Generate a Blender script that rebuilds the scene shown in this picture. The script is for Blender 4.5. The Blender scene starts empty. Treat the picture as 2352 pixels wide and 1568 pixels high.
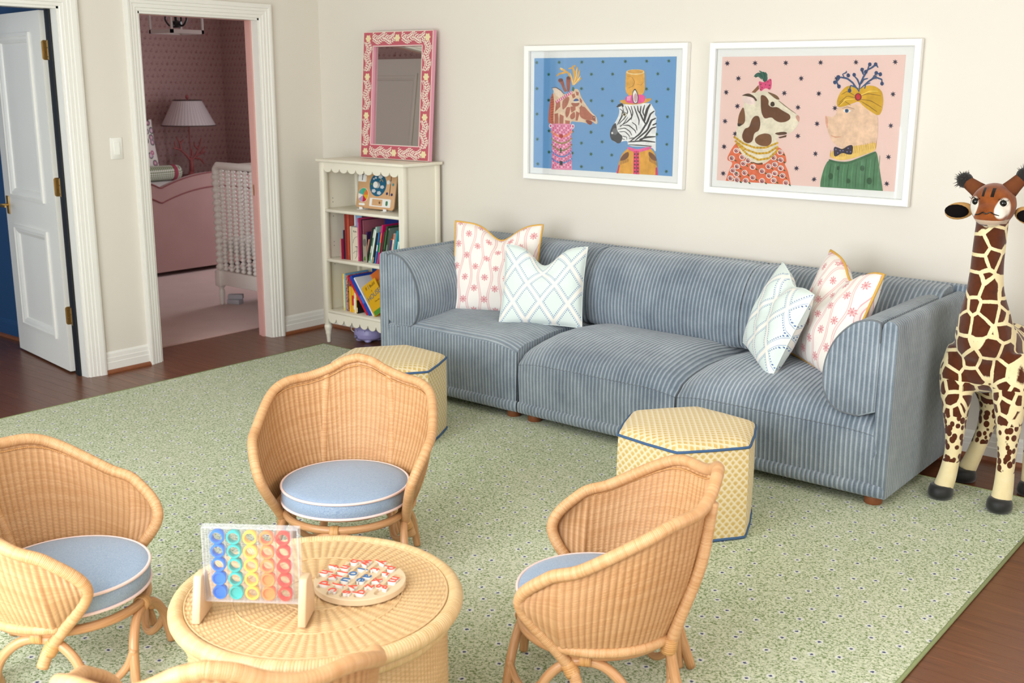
import bpy, bmesh, math, random
from mathutils import Vector, Matrix
random.seed(7)
sc = bpy.context.scene
COL = sc.collection
PI = math.pi
sin, cos, rad = math.sin, math.cos, math.radians

# ------------------------------------------------------------------ camera
def make_camera():
    yaw, pit, rol, f = .6768, .2312, .0051, 2519.25
    F = Vector((-sin(yaw)*cos(pit), cos(yaw)*cos(pit), -sin(pit)))
    R = Vector((cos(yaw), sin(yaw), 0)); U = R.cross(F)
    R2 = R*cos(rol)+U*sin(rol); U2 = U*cos(rol)-R*sin(rol)
    cam = bpy.data.cameras.new('camera'); o = bpy.data.objects.new('camera', cam); COL.objects.link(o)
    m = Matrix((R2, U2, -F)).transposed().to_4x4(); m.translation = (5.6844, -5.0331, 1.6499)
    o.matrix_world = m
    cam.sensor_width = 36; cam.lens = f/2352*36; cam.clip_start = .05
    cam.dof.use_dof = True; cam.dof.focus_distance = 4.3; cam.dof.aperture_fstop = 5.0
    sc.camera = o
make_camera()

# ------------------------------------------------------------------ light
world = bpy.data.worlds.new('sky'); sc.world = world; world.use_nodes = True
bg = world.node_tree.nodes['Background']; bg.inputs[0].default_value = (.80, .90, 1.0, 1); bg.inputs[1].default_value = 1.0
def area(name, loc, rot, sx, sy, power, col):
    l = bpy.data.lights.new(name, 'AREA'); l.shape = 'RECTANGLE'; l.size = sx; l.size_y = sy; l.energy = power; l.color = col
    o = bpy.data.objects.new(name, l); COL.objects.link(o); o.location = loc; o.rotation_euler = rot; return o
# daylight standing in the openings of the windows behind the camera, and in the bedroom's own window
area('daylight_window', (2.75, -5.58, 1.45), (rad(90), 0, 0), 1.4, 2.0, 58, (.90, .95, 1.0))
area('daylight_window', (4.35, -5.58, 1.45), (rad(90), 0, 0), 1.4, 2.0, 58, (.90, .95, 1.0))
area('daylight_window', (6.56, -2.5, 1.5), (0, rad(90), 0), 1.8, 2.0, 18, (1.0, .93, .85))
area('daylight_window', (-1.6, 2.47, 1.5), (rad(-90), 0, 0), 1.0, 1.3, 24, (.92, .95, 1.0))
sc.view_settings.view_transform = 'Standard'; sc.view_settings.look = 'None'
sc.view_settings.gamma = 1.0; sc.view_settings.use_curve_mapping = False
sc.view_settings.exposure = 0.68

# ------------------------------------------------------------------ node expressions
def lin(c):
    if isinstance(c, str):
        c = c.lstrip('#'); c = [int(c[i:i+2], 16)/255 for i in (0, 2, 4)]
    return tuple(x/12.92 if x <= .04045 else ((x+.055)/1.055)**2.4 for x in c[:3])
class X:
    def __init__(s, nt, v): s.nt = nt; s.v = v
    def m(s, op, *a):
        n = s.nt.nodes.new('ShaderNodeMath'); n.operation = op
        for i, q in enumerate((s,)+a):
            q = q.v if isinstance(q, X) else q
            if isinstance(q, (int, float)): n.inputs[i].default_value = q
            else: s.nt.links.new(q, n.inputs[i])
        return X(s.nt, n.outputs[0])
    def __add__(s, o): return s.m('ADD', o)
    __radd__ = __add__
    def __sub__(s, o): return s.m('SUBTRACT', o)
    def __rsub__(s, o): return X(s.nt, o).m('SUBTRACT', s)
    def __mul__(s, o): return s.m('MULTIPLY', o)
    __rmul__ = __mul__
    def __truediv__(s, o): return s.m('DIVIDE', o)
    def __gt__(s, o): return s.m('GREATER_THAN', o)
    def __lt__(s, o): return s.m('LESS_THAN', o)
    def sin(s): return s.m('SINE')
    def cos(s): return s.m('COSINE')
    def abs(s): return s.m('ABSOLUTE')
    def frac(s): return s.m('FRACT')
    def floor(s): return s.m('FLOOR')
    def sqrt(s): return s.m('SQRT')
    def min(s, o): return s.m('MINIMUM', o)
    def max(s, o): return s.m('MAXIMUM', o)
    def atan2(s, o): return s.m('ARCTAN2', o)
    def clamp(s): return s.m('MAXIMUM', 0.0).m('MINIMUM', 1.0)
    def ss(s, a, b): return ((s-a)/(b-a)).clamp()          # soft step
class NT:
    def __init__(s, name):
        s.mat = bpy.data.materials.new(name); s.mat.use_nodes = True
        s.nt = s.mat.node_tree; s.p = s.nt.nodes['Principled BSDF']
        s.tc = None
    def co(s, kind):
        if s.tc is None: s.tc = s.nt.nodes.new('ShaderNodeTexCoord')
        return s.tc.outputs[kind]
    def xyz(s, kind):
        n = s.nt.nodes.new('ShaderNodeSeparateXYZ'); s.nt.links.new(s.co(kind), n.inputs[0])
        return [X(s.nt, o) for o in n.outputs]
    def vec(s, x, y, z=0.0):
        n = s.nt.nodes.new('ShaderNodeCombineXYZ')
        for i, q in enumerate((x, y, z)):
            if isinstance(q, X): s.nt.links.new(q.v, n.inputs[i])
            else: n.inputs[i].default_value = q
        return n.outputs[0]
    def noise(s, vec, scale, detail=2.0, rough=.5, dist=0.0):
        n = s.nt.nodes.new('ShaderNodeTexNoise'); s.nt.links.new(vec, n.inputs['Vector'])
        n.inputs['Scale'].default_value = scale; n.inputs['Detail'].default_value = detail
        n.inputs['Roughness'].default_value = rough; n.inputs['Distortion'].default_value = dist
        return X(s.nt, n.outputs['Fac'])
    def voro(s, vec, scale, feature='F1', out='Distance', rnd=1.0, dims='3D'):
        n = s.nt.nodes.new('ShaderNodeTexVoronoi'); n.feature = feature; n.voronoi_dimensions = dims
        s.nt.links.new(vec, n.inputs['Vector']); n.inputs['Scale'].default_value = scale
        n.inputs['Randomness'].default_value = rnd
        if out == 'Color':
            q = s.nt.nodes.new('ShaderNodeSeparateColor'); s.nt.links.new(n.outputs['Color'], q.inputs[0]); return X(s.nt, q.outputs[0])
        return X(s.nt, n.outputs[out])
    def rand_obj(s):
        n = s.nt.nodes.new('ShaderNodeObjectInfo'); return X(s.nt, n.outputs['Random'])
    def white(s, vec):
        n = s.nt.nodes.new('ShaderNodeTexWhiteNoise'); n.noise_dimensions = '2D'; s.nt.links.new(vec, n.inputs['Vector']); return X(s.nt, n.outputs['Value'])
    def mix(s, fac, a, b):
        n = s.nt.nodes.new('ShaderNodeMix'); n.data_type = 'RGBA'
        for k, q in ((0, fac), (6, a), (7, b)):
            if isinstance(q, X): q = q.v
            if isinstance(q, str): q = (*lin(q), 1)
            if isinstance(q, (int, float)): n.inputs[k].default_value = q
            elif isinstance(q, tuple): n.inputs[k].default_value = q if len(q) == 4 else (*q, 1)
            else: s.nt.links.new(q, n.inputs[k])
        return n.outputs[2]
    def color(s, c):
        i = s.p.inputs['Base Color']
        if isinstance(c, str): i.default_value = (*lin(c), 1)
        elif isinstance(c, tuple): i.default_value = (*c[:3], 1)
        else: s.nt.links.new(c, i)
    def bump(s, h, strength=.5, dist=.002):
        n = s.nt.nodes.new('ShaderNodeBump'); n.inputs['Strength'].default_value = strength; n.inputs['Distance'].default_value = dist
        s.nt.links.new(h.v, n.inputs['Height']); s.nt.links.new(n.outputs[0], s.p.inputs['Normal'])
    def set(s, **k):
        names = dict(rough='Roughness', metal='Metallic', spec='Specular IOR Level', trans='Transmission Weight', ior='IOR', sheen='Sheen Weight', coat='Coat Weight', alpha='Alpha', sss='Subsurface Weight')
        for a, b in k.items():
            i = s.p.inputs[names[a]]
            if isinstance(b, X): s.nt.links.new(b.v, i)
            else: i.default_value = b
        return s
M = {}
def flat(name, c, rough=.55, **k):
    if name in M: return M[name]
    n = NT(name); n.color(c); n.set(rough=rough, **k); M[name] = n.mat; return n.mat
def painted(name, c, rough=.5, amount=.03, scale=9, bump=.08):
    if name in M: return M[name]
    n = NT(name); co = n.co('Object'); q = n.noise(co, scale, 3)
    c1 = lin(c); dk = tuple(v*(1-amount*2) for v in c1); lt = tuple(min(1, v*(1+amount)) for v in c1)
    n.color(n.mix(q, dk, lt)); n.set(rough=rough); n.bump(n.noise(co, scale*22, 2), bump, .001); M[name] = n.mat; return n.mat

# ------------------------------------------------------------------ mesh helpers
class MB:
    def __init__(s): s.v = []; s.f = []; s.uv = []
    def add(s, vs, fs, uvs=None):
        b = len(s.v); s.v += [tuple(p) for p in vs]
        for i, f in enumerate(fs):
            s.f.append([b+k for k in f]); s.uv.append(uvs[i] if uvs else None)
        return s
    def box(s, x0, x1, y0, y1, z0, z1, mat=None):
        p = [Vector((x, y, z)) for z in (z0, z1) for y in (y0, y1) for x in (x0, x1)]
        if mat: p = [mat @ q for q in p]
        return s.add(p, [(0, 2, 3, 1), (4, 5, 7, 6), (0, 1, 5, 4), (2, 6, 7, 3), (0, 4, 6, 2), (1, 3, 7, 5)])
    def prism(s, poly, fn, a, b):
        """polygon (list of 2-D points) between depths a and b; fn(u,v,w)->xyz"""
        n = len(poly); P = [fn(u, v, a) for u, v in poly]+[fn(u, v, b) for u, v in poly]
        return s.add(P, [tuple(range(n))[::-1], tuple(range(n, 2*n))]+[(i, (i+1) % n, n+(i+1) % n, n+i) for i in range(n)])
    def tube(s, pts, r, n=10, closed=False, caps=True, flat=1.0):
        pts = [Vector(p) for p in pts]; N = len(pts)
        R = [r]*N if isinstance(r, (int, float)) else r
        T = []
        for i in range(N):
            a = pts[(i-1) % N] if (closed or i > 0) else pts[i]; b = pts[(i+1) % N] if (closed or i < N-1) else pts[i]
            T.append((b-a).normalized())
        up = Vector((0, 0, 1)) if abs(T[0].z) < .9 else Vector((1, 0, 0))
        nv = (up-T[0]*up.dot(T[0])).normalized(); V = []; L = [0.0]; fr = []
        for i in range(N):
            nv = (nv-T[i]*nv.dot(T[i])).normalized(); bv = T[i].cross(nv); fr.append((nv.copy(), bv))
            for k in range(n):
                a = 2*PI*k/n; V.append(pts[i]+(nv*cos(a)+bv*sin(a)*flat)*R[i])
            if i: L.append(L[-1]+(pts[i]-pts[i-1]).length)
        F = []; UV = []
        L.append(L[-1]+(pts[0]-pts[-1]).length)
        for i in range(N if closed else N-1):
            j = (i+1) % N
            for k in range(n):
                q = (k+1) % n
                F.append((i*n+k, i*n+q, j*n+q, j*n+k))
                UV.append(((k/n, L[i]), ((k+1)/n, L[i]), ((k+1)/n, L[i+1]), (k/n, L[i+1])))
        if caps and not closed:
            F.append(tuple(range(n))[::-1]); UV.append(None); F.append(tuple((N-1)*n+k for k in range(n))); UV.append(None)
        return s.add(V, F, UV)
    def lathe(s, prof, n=24, c=(0, 0, 0), fn=None, cap=True):
        V = []; m = len(prof)
        for r, z in prof:
            for k in range(n):
                a = 2*PI*k/n; p = Vector((c[0]+r*cos(a), c[1]+r*sin(a), c[2]+z)); V.append(fn(p) if fn else p)
        F = []; UV = []; L = 0
        for i in range(m-1):
            d = math.hypot(prof[i+1][0]-prof[i][0], prof[i+1][1]-prof[i][1])
            for k in range(n):
                q = (k+1) % n; F.append((i*n+k, i*n+q, (i+1)*n+q, (i+1)*n+k)); UV.append(((k/n, L), ((k+1)/n, L), ((k+1)/n, L+d), (k/n, L+d)))
            L += d
        if cap:
            F.append(tuple(range(n))[::-1]); UV.append(None); F.append(tuple((m-1)*n+k for k in range(n))); UV.append(None)
        return s.add(V, F, UV)
    def grid(s, fn, ns, nt, uvfn=None, wrap=False, flip=False):
        """fn(s,t) over ns x nt cells"""
        cols = ns if wrap else ns+1
        V = [fn(i/ns, j/nt) for j in range(nt+1) for i in range(cols)]
        F = []; UV = []
        for j in range(nt):
            for i in range(ns):
                i2 = (i+1) % cols
                q = (j*cols+i, j*cols+i2, (j+1)*cols+i2, (j+1)*cols+i)
                c = ((i/ns, j/nt), ((i+1)/ns, j/nt), ((i+1)/ns, (j+1)/nt), (i/ns, (j+1)/nt))
                if uvfn: c = tuple(uvfn(*p) for p in c)
                if flip: q = q[::-1]; c = c[::-1]
                F.append(q); UV.append(c)
        return s.add(V, F, UV)
    def ball(s, c, r, n=14, m=8, fn=None):
        rx, ry, rz = (r, r, r) if isinstance(r, (int, float)) else r
        prof = [(sin(PI*(i+.02)/(m+.04)) if 0 < i < m else .02, -cos(PI*i/m)) for i in range(m+1)]
        V = []
        for q, z in prof:
            for k in range(n):
                a = 2*PI*k/n; p = Vector((c[0]+rx*q*cos(a), c[1]+ry*q*sin(a), c[2]+rz*z)); V.append(fn(p) if fn else p)
        F = [(i*n+k, i*n+(k+1) % n, (i+1)*n+(k+1) % n, (i+1)*n+k) for i in range(m) for k in range(n)]
        F += [tuple(range(n))[::-1], tuple(m*n+k for k in range(n))]
        return s.add(V, F)
    def mesh(s, name, mat, smooth=False, bevel=0, seg=2, angle=40):
        me = bpy.data.meshes.new(name); me.from_pydata(s.v, [], s.f)
        if any(u for u in s.uv):
            l = me.uv_layers.new(name='UVMap'); k = 0
            for f, u in zip(s.f, s.uv):
                for j in range(len(f)):
                    if u: l.data[k].uv = u[j]
                    k += 1
        if bevel:
            bm = bmesh.new(); bm.from_mesh(me); bmesh.ops.remove_doubles(bm, verts=bm.verts, dist=1e-5)
            es = [e for e in bm.edges if len(e.link_faces) == 2 and e.calc_face_angle(0) > rad(angle)]
            bmesh.ops.bevel(bm, geom=es, offset=bevel, segments=seg, profile=.5, affect='EDGES', clamp_overlap=True); bm.to_mesh(me); bm.free()
        if smooth or bevel:
            me.polygons.foreach_set('use_smooth', [True]*len(me.polygons))
            if bevel or smooth == 'auto':
                me.set_sharp_from_angle(angle=rad(45))
        if mat: me.materials.append(mat)
        me.update(); return me
    def build(s, name, mat, parent=None, smooth=False, bevel=0, seg=2, loc=None, **props):
        return link(name, s.mesh(name, mat, smooth, bevel, seg), parent, loc, **props)
def link(name, me, parent=None, loc=None, rot=None, **props):
    o = bpy.data.objects.new(name, me); COL.objects.link(o)
    if parent: o.parent = parent
    if loc: o.location = loc
    if rot: o.rotation_euler = rot
    for k, v in props.items(): o[k] = v
    return o
def thing(name, label, cat, loc=(0, 0, 0), rz=0, group=None):
    o = bpy.data.objects.new(name, None); COL.objects.link(o); o.empty_display_size = .05
    o.location = loc; o.rotation_euler = (0, 0, rz); o['label'] = label; o['category'] = cat
    if group: o['group'] = group
    return o
def tag(o, label, cat, group=None):
    o['label'] = label; o['category'] = cat
    if group: o['group'] = group
    return o
def copy_tree(o, parent=None):
    c = o.copy(); COL.objects.link(c)
    if parent: c.parent = parent
    for ch in o.children: copy_tree(ch, c)
    return c
def cr(K, n=10, closed=False):
    """Catmull-Rom spline"""
    K = [Vector(k) for k in K]
    P = [K[-1]]+K+[K[0], K[1]] if closed else [2*K[0]-K[1]]+K+[2*K[-1]-K[-2]]
    out = []
    for i in range(1, len(P)-2):
        a, b, c, d = P[i-1:i+3]
        for k in range(n):
            t = k/n; out.append(.5*((2*b)+(c-a)*t+(2*a-5*b+4*c-d)*t*t+(3*b-a-3*c+d)*t**3))
    if not closed: out.append(K[-1])
    return out
def fuse(name, mb, mat, parent, voxel, smooth_it=6, factor=.5, loc=None):
    """overlapping closed shells -> one continuous skin"""
    me = mb.mesh(name, mat); o = bpy.data.objects.new(name, me); COL.objects.link(o)
    r = o.modifiers.new('r', 'REMESH'); r.mode = 'VOXEL'; r.voxel_size = voxel; r.use_smooth_shade = True
    q = o.modifiers.new('s', 'SMOOTH'); q.iterations = smooth_it; q.factor = factor
    dg = bpy.context.evaluated_depsgraph_get(); new = bpy.data.meshes.new_from_object(o.evaluated_get(dg))
    bpy.data.objects.remove(o); new.name = name
    new.polygons.foreach_set('use_smooth', [True]*len(new.polygons))
    if not new.materials: new.materials.append(mat)
    return link(name, new, parent, loc)
def rrect(x0, x1, y0, y1, r, n=5):
    out = []
    for cx, cy, a in ((x1-r, y0+r, -90), (x1-r, y1-r, 0), (x0+r, y1-r, 90), (x0+r, y0+r, 180)):
        out += [(cx+r*cos(rad(a+90*k/n)), cy+r*sin(rad(a+90*k/n))) for k in range(n+1)]
    return out
# ================================================================== the setting
WALLC = '#e1dace'
m_wall = painted('wall_paint', WALLC, .6, .012, 2.5, .05)
m_trim = painted('trim_paint', '#ebe8e0', .32, .01, 4, .03)
m_ceil = painted('ceiling_paint', '#f2efe8', .7, .01, 3, .03)
m_blue = painted('blue_wall_paint', '#1d4a76', .5, .02, 3, .05)
m_navy = painted('dark_navy_paint', '#0b1016', .5, .02, 6, .03)
m_pinkpaint = painted('pink_paint', '#d8a49c', .45, .02, 6, .03)
m_shoe = painted('shoe_moulding_wood', '#8a5030', .35, .12, 30, .1)
m_brass = flat('aged_brass', (.72, .46, .16), .38, metal=1.0)
m_brass_dark = flat('brass_screw', (.28, .17, .06), .4, metal=1.0)

def wood_floor():
    n = NT('oak_floor_stained'); x, y, z = n.xyz('Object'); r = n.rand_obj()
    v = n.vec(x*1.2+r*37.0, y*16.0+r*11.0, r*5.0)
    g = n.noise(v, 3.0, 5, .6, .6); v2 = n.vec(x*5.0+r*91.0, y*130.0, r*9.0); g2 = n.noise(v2, 2.0, 3, .6)
    w = (g*26.0).sin()*.5+.5
    c = n.mix(g.ss(.3, .72), '#603825', '#8d5839'); c = n.mix(w*.35, c, '#4a271b'); c = n.mix(g2.ss(.52, .72)*.55, c, '#3a1e15')
    c = n.mix((r*.9).clamp()*.4, c, '#6d4430'); n.color(c); n.set(rough=g2*.12+.24); n.bump(g2, .12, .001); return n.mat
m_floor = wood_floor()

def S(o): o['kind'] = 'structure'; return o
# floor: slab, single boards where the floor shows, the boards under the rug as one part
floor = S(MB().box(-4.4, 6.6, -5.6, 2.5, -.06, -.012).build('floor', m_floor))
PW = .0715
plank_mesh = {}
def plank(x0, x1, row, mb=None):
    L = round((x1-x0)/.1)*.1; y0 = row*PW-5.6
    if mb is not None: mb.box(x0+.0006, x1-.0006, y0+.0005, y0+PW-.0005, -.014, 0); return
    k = round(x1-x0, 2)
    if k not in plank_mesh:
        h = (x1-x0)/2-.0006; plank_mesh[k] = MB().box(-h, h, -PW/2+.0007, PW/2-.0007, -.014, 0).mesh('floor_board', m_floor)
    link('floor_board', plank_mesh[k], floor, ((x0+x1)/2, y0+PW/2, 0))
hid = MB(); rr = random.Random(3)
for row in range(int(5.6/PW)+1):
    y = row*PW-5.6
    if y > -.02: break
    off = rr.choice((.1, .3, .5, .7, .9))
    if y > -3.9:                                     # left strip: hall boards running under the doors
        a = -.7-off*.9
        if -2.9 < y < -1.7: plank(-2.2, round(a, 1), row)
        else: plank(-2.2, round(a, 1), row, hid)
        if y > -1.45: plank(round(a, 1), -.3, row, hid); plank(-.3, .5, row)
        else: plank(round(a, 1), .5, row)
    else: plank(-2.2, .5, row, hid)
    b = round(4.72+off*.8, 1)
    if y > -.55:
        plank(.5, round(1.4+off, 1), row); plank(round(1.4+off, 1), 3.9, row); plank(3.9, b, row)
    else: plank(.5, b if b > 4.9 else 4.7, row, hid)
    s = b if (y > -.55 or b > 4.9) else 4.7
    if y > -3.2: plank(s, 6.6, row)
    else: plank(s, 6.6, row, hid)
hid.build('floor_boards_under_rug', m_floor, floor, kind='stuff')

# ---- walls
H = 2.75
D1 = (-2.66, -1.82); D2 = (-1.348, -.495); DH = 2.035
w = MB()
for a, b in ((-5.6, D1[0]), (D1[1], D2[0]), (D2[1], 2.62)): w.box(-.12, 0, a, b, 0, H)
for a, b in (D1, D2): w.box(-.12, 0, a, b, DH, H)
wall_left = S(w.build('wall_left', m_wall))
wall_back = S(MB().box(0, 6.72, 0, .12, 0, H).build('wall_back', m_wall))
def wall_with_holes(name, holes, make, lo, hi, mat):
    mb = MB(); p = lo
    for a, b, z0, z1 in sorted(holes):
        make(mb, p, a, 0, H); make(mb, a, b, 0, z0); make(mb, a, b, z1, H); p = b
    make(mb, p, hi, 0, H); return S(mb.build(name, mat))
FW = [(2.05, 3.45, .45, 2.45), (3.65, 5.05, .45, 2.45)]
wall_front = wall_with_holes('wall_front', FW, lambda m, a, b, c, d: m.box(a, b, -5.72, -5.6, c, d), -.12, 6.72, m_wall)
RW = [(-3.5, -1.5, .6, 2.4)]
wall_right = wall_with_holes('wall_right', RW, lambda m, a, b, c, d: m.box(6.6, 6.72, a, b, c, d), -5.6, 0, m_wall)
ceiling = S(MB().box(-4.52, 6.72, -5.72, 2.62, H, H+.1).build('ceiling', m_ceil))
m_glass = NT('window_glass'); m_glass.set(trans=1.0, rough=.0, ior=1.0); m_glass.color((1, 1, 1)); m_glass = m_glass.mat
def window(n, fn, a, b, z0, z1):
    mb = MB(); t = .05
    for p, q, r, s in ((a, a+t, z0, z1), (b-t, b, z0, z1), (a, b, z0, z0+t), (a, b, z1-t, z1), ((a+b)/2-.02, (a+b)/2+.02, z0, z1), (a, b, (z0+z1)/2-.02, (z0+z1)/2+.02)):
        fn(mb, p, q, r, s, .0)
    o = S(mb.build('window_%d' % n, m_trim)); return o
for i, (a, b, z0, z1) in enumerate(FW): window(i+1, lambda m, p, q, r, s, d: m.box(p, q, -5.69, -5.64, r, s), a, b, z0, z1)
for i, (a, b, z0, z1) in enumerate(RW): window(3, lambda m, p, q, r, s, d: m.box(6.64, 6.69, p, q, r, s), a, b, z0, z1)

# ---- mouldings
def casing(n, y0, y1, h, wd):
    prof = [(0, 0), (0, .011), (.004, .014), (.018, .014), (.021, .019), (.040, .019), (.043, .024), (.058, .024), (.061, .029), (wd-.012, .031), (wd, .028), (wd, 0)]
    k = len(prof); V = []
    for (y, z, sy, sz) in ((y0, 0, -1, 0), (y0, h, -1, 1), (y1, h, 1, 1), (y1, 0, 1, 0)):
        for u, t in prof: V.append((t, y+sy*u, z+sz*u))
    F = [(i*k+j, i*k+j+1, (i+1)*k+j+1, (i+1)*k+j) for i in range(3) for j in range(k-1)]
    F += [tuple(range(k)), tuple(3*k+j for j in range(k))[::-1]]
    return S(MB().add(V, F).build('trim_%d' % n, m_trim))
t1 = casing(1, D1[0], D1[1], DH, .098); t2 = casing(2, D2[0], D2[1], DH, .085)
def jamb(tr, y0, y1, paint, split=-.058):
    for a, b, mt in ((split, .004, m_trim), (-.124, split, paint)):
        mb = MB(); mb.box(a, b, y0-.001, y0+.012, 0, DH+.001); mb.box(a, b, y1-.012, y1+.001, 0, DH+.001); mb.box(a, b, y0, y1, DH-.012, DH+.001)
        mb.build('jamb', mt, tr)
    mb = MB()
    for a, b in ((y0+.012, y0+.024), (y1-.024, y1-.012)): mb.box(split-.03, split, a, b, 0, DH-.012)
    mb.build('door_stop', paint, tr)
jamb(t1, D1[0], D1[1], m_navy); jamb(t2, D2[0], D2[1], m_pinkpaint)
st = MB().box(-.112, -.075, D2[1]-.014, D2[1]-.0118, .93, 1.0).build('strike_plate', m_brass, t2)
def baseboard(name, fn, a, b):
    prof = [(0, 0), (.016, 0), (.016, .062), (.013, .066), (.013, .088), (.010, .092), (.008, .112), (.003, .122), (0, .124)]
    mb = MB(); V = [fn(a, t, z+.0) for t, z in prof]+[fn(b, t, z) for t, z in prof]; k = len(prof)
    mb.add(V, [(j, j+1, k+j+1, k+j) for j in range(k-1)]+[tuple(range(k)), tuple(k+j for j in range(k))[::-1]])
    o = S(mb.build(name, m_trim))
    q = [(.016, 0), (.031, 0), (.031, .006), (.026, .016), (.019, .021), (.016, .021)]
    V = [fn(a, t, z) for t, z in q]+[fn(b, t, z) for t, z in q]; k = len(q)
    MB().add(V, [(j, (j+1) % k, k+(j+1) % k, k+j) for j in range(k)]+[tuple(range(k)), tuple(k+j for j in range(k))[::-1]]).build('shoe_moulding', m_shoe, o)
    return o
fl = lambda y, t, z: (t, y, z)
baseboard('baseboard_left', fl, D1[1]+.098, D2[0]-.085)
baseboard('baseboard_left', fl, D2[1]+.085, 0)
baseboard('baseboard_left', fl, -5.6, D1[0]-.098)
baseboard('baseboard_back', lambda x, t, z: (x, -t, z), 0, 6.6)
baseboard('baseboard_right', lambda y, t, z: (6.6-t, y, z), -5.6, 0)

# ---- light switch
sw = thing('light_switch', 'white rocker light switch plate between the two doorways', 'switch', (0, -1.54, 1.28))
MB().prism(rrect(-.037, .037, -.06, .06, .004), lambda u, v, d: (d, u, v), 0, .006).build('plate', m_trim, sw, bevel=.001, seg=1)
MB().prism(rrect(-.017, .017, -.034, .034, .002), lambda u, v, d: (d+(.002 if v > 0 else 0)*(d > .006), u, v), .005, .009).build('rocker', flat('switch_white', '#f4f2ea', .3), sw)

# ---- hall door, standing open into the blue room
def door_leaf(name, B, d, W, handed, mat, face_sign=-1, label='', hinges=True):
    d = Vector((d[0], d[1], 0)).normalized(); n = Vector((-d.y, d.x, 0))*handed
    root = bpy.data.objects.new(name, None); COL.objects.link(root); S(root)
    m = Matrix((d, n, Vector((0, 0, 1)))).transposed().to_4x4(); m.translation = B; 
    if m.to_3x3().determinant() < 0:
        pass
    T = 0.042
    P = lambda u, t, z: Vector(B)+d*u+n*t+Vector((0, 0, z))
    def bx(mb, u0, u1, t0, t1, z0, z1):
        p = [P(u, t, z) for z in (z0, z1) for t in (t0, t1) for u in (u0, u1)]
        f = [(0, 2, 3, 1), (4, 5, 7, 6), (0, 1, 5, 4), (2, 6, 7, 3), (0, 4, 6, 2), (1, 3, 7, 5)]
        if handed < 0: f = [q[::-1] for q in f]
        mb.add(p, f); return mb
    slab = MB(); pan = [(.165, .68, .185, .80), (.165, .68, .975, 1.905)]
    st = .165
    bx(slab, 0, st, 0, T, .012, 2.02); bx(slab, .68, W, 0, T, .012, 2.02)
    for z0, z1 in ((.012, .185), (.80, .975), (1.905, 2.02)): bx(slab, st, .68, 0, T, z0, z1)
    slab.build('stile_and_rail_frame', mat, root)
    for u0, u1, z0, z1 in pan:
        q = bx(MB(), u0, u1, .012, T-.012, z0, z1).build('panel', mat, root)
        for sgn, base in ((-1, 0.0), (1, T)):
            prof = [(-.006, 0), (-.006, .010), (.012, .012), (.016, .006), (.030, .004), (.046, -.004), (.05, -.012)]; k = len(prof); V = []
            for (u, z, su, sz) in ((u0, z0, 1, 1), (u1, z0, -1, 1), (u1, z1, -1, -1), (u0, z1, 1, -1)):
                for w_, h_ in prof: V.append(P(u+su*w_, base+sgn*h_, z+sz*w_))
            F = [(i*k+j, i*k+j+1, ((i+1) % 4)*k+j+1, ((i+1) % 4)*k+j) for i in range(4) for j in range(k-1)]
            MB().add(V, F).build('panel_moulding', mat, q)
    return root, P, bx
d1, P1, bx1 = door_leaf('door_1', (-.155, -1.846, 0), (-.786, .111), .80, -1, m_trim)
for zc in (1.812, 1.073, .341):
    hg = MB(); pl = rrect(-.004, .036, -.052, .052, .012)
    hg.prism(pl, lambda u, v, w_: P1(-.001-w_, .004+u, zc+v), 0, .003)
    o = hg.build('hinge', m_brass, d1)
    k = P1(-.006, .048, zc); kb = MB()
    for j in range(5): kb.lathe([(.0075, -.05+j*.02+.0006), (.0075, -.05+j*.02+.0194)], 10, k)
    kb.ball((k.x, k.y, k.z+.056), .007, 8, 6); kb.build('knuckle', m_brass, o, smooth='auto')
    jl = MB().prism(rrect(-.055, -.012, -.052, .052, .012), lambda u, v, w_: (-.075+u+.012, -1.8325-w_, zc+v), 0, .003); jl.build('jamb_leaf', m_brass, o)
    sc_ = MB()
    for uu, vv in ((.010, .035), (.022, .012), (.010, -.012), (.022, -.036)):
        c = P1(-.004, .006+uu, zc+vv); sc_.ball((c.x, c.y, c.z), .0035, 8, 4)
    for uu, vv in ((-.035, .035), (-.05, .012), (-.035, -.012), (-.05, -.036)): sc_.ball((-.063+uu, -1.8355, zc+vv), .0035, 8, 4)
    sc_.build('screws', m_brass_dark, o)
hd = bx1(MB(), .728, .772, -.006, 0, .86, .97).build('handle_plate', m_brass, d1, bevel=.002)
lv = MB(); lv.tube([P1(.75, 0, .915), P1(.75, -.05, .915)], .009, 10); lv.tube([P1(.755, -.05, .915), P1(.70, -.056, .915), P1(.645, -.054, .915)], [.009, .008, .006], 10)
lv.build('lever', m_brass, hd, smooth='auto')

# bedroom door, swung open against the partition (seen in the mirror)
d2, P2, bx2 = door_leaf('door_2', (-.13, -1.355, 0), (-1, -.02), .80, 1, m_trim)

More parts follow.
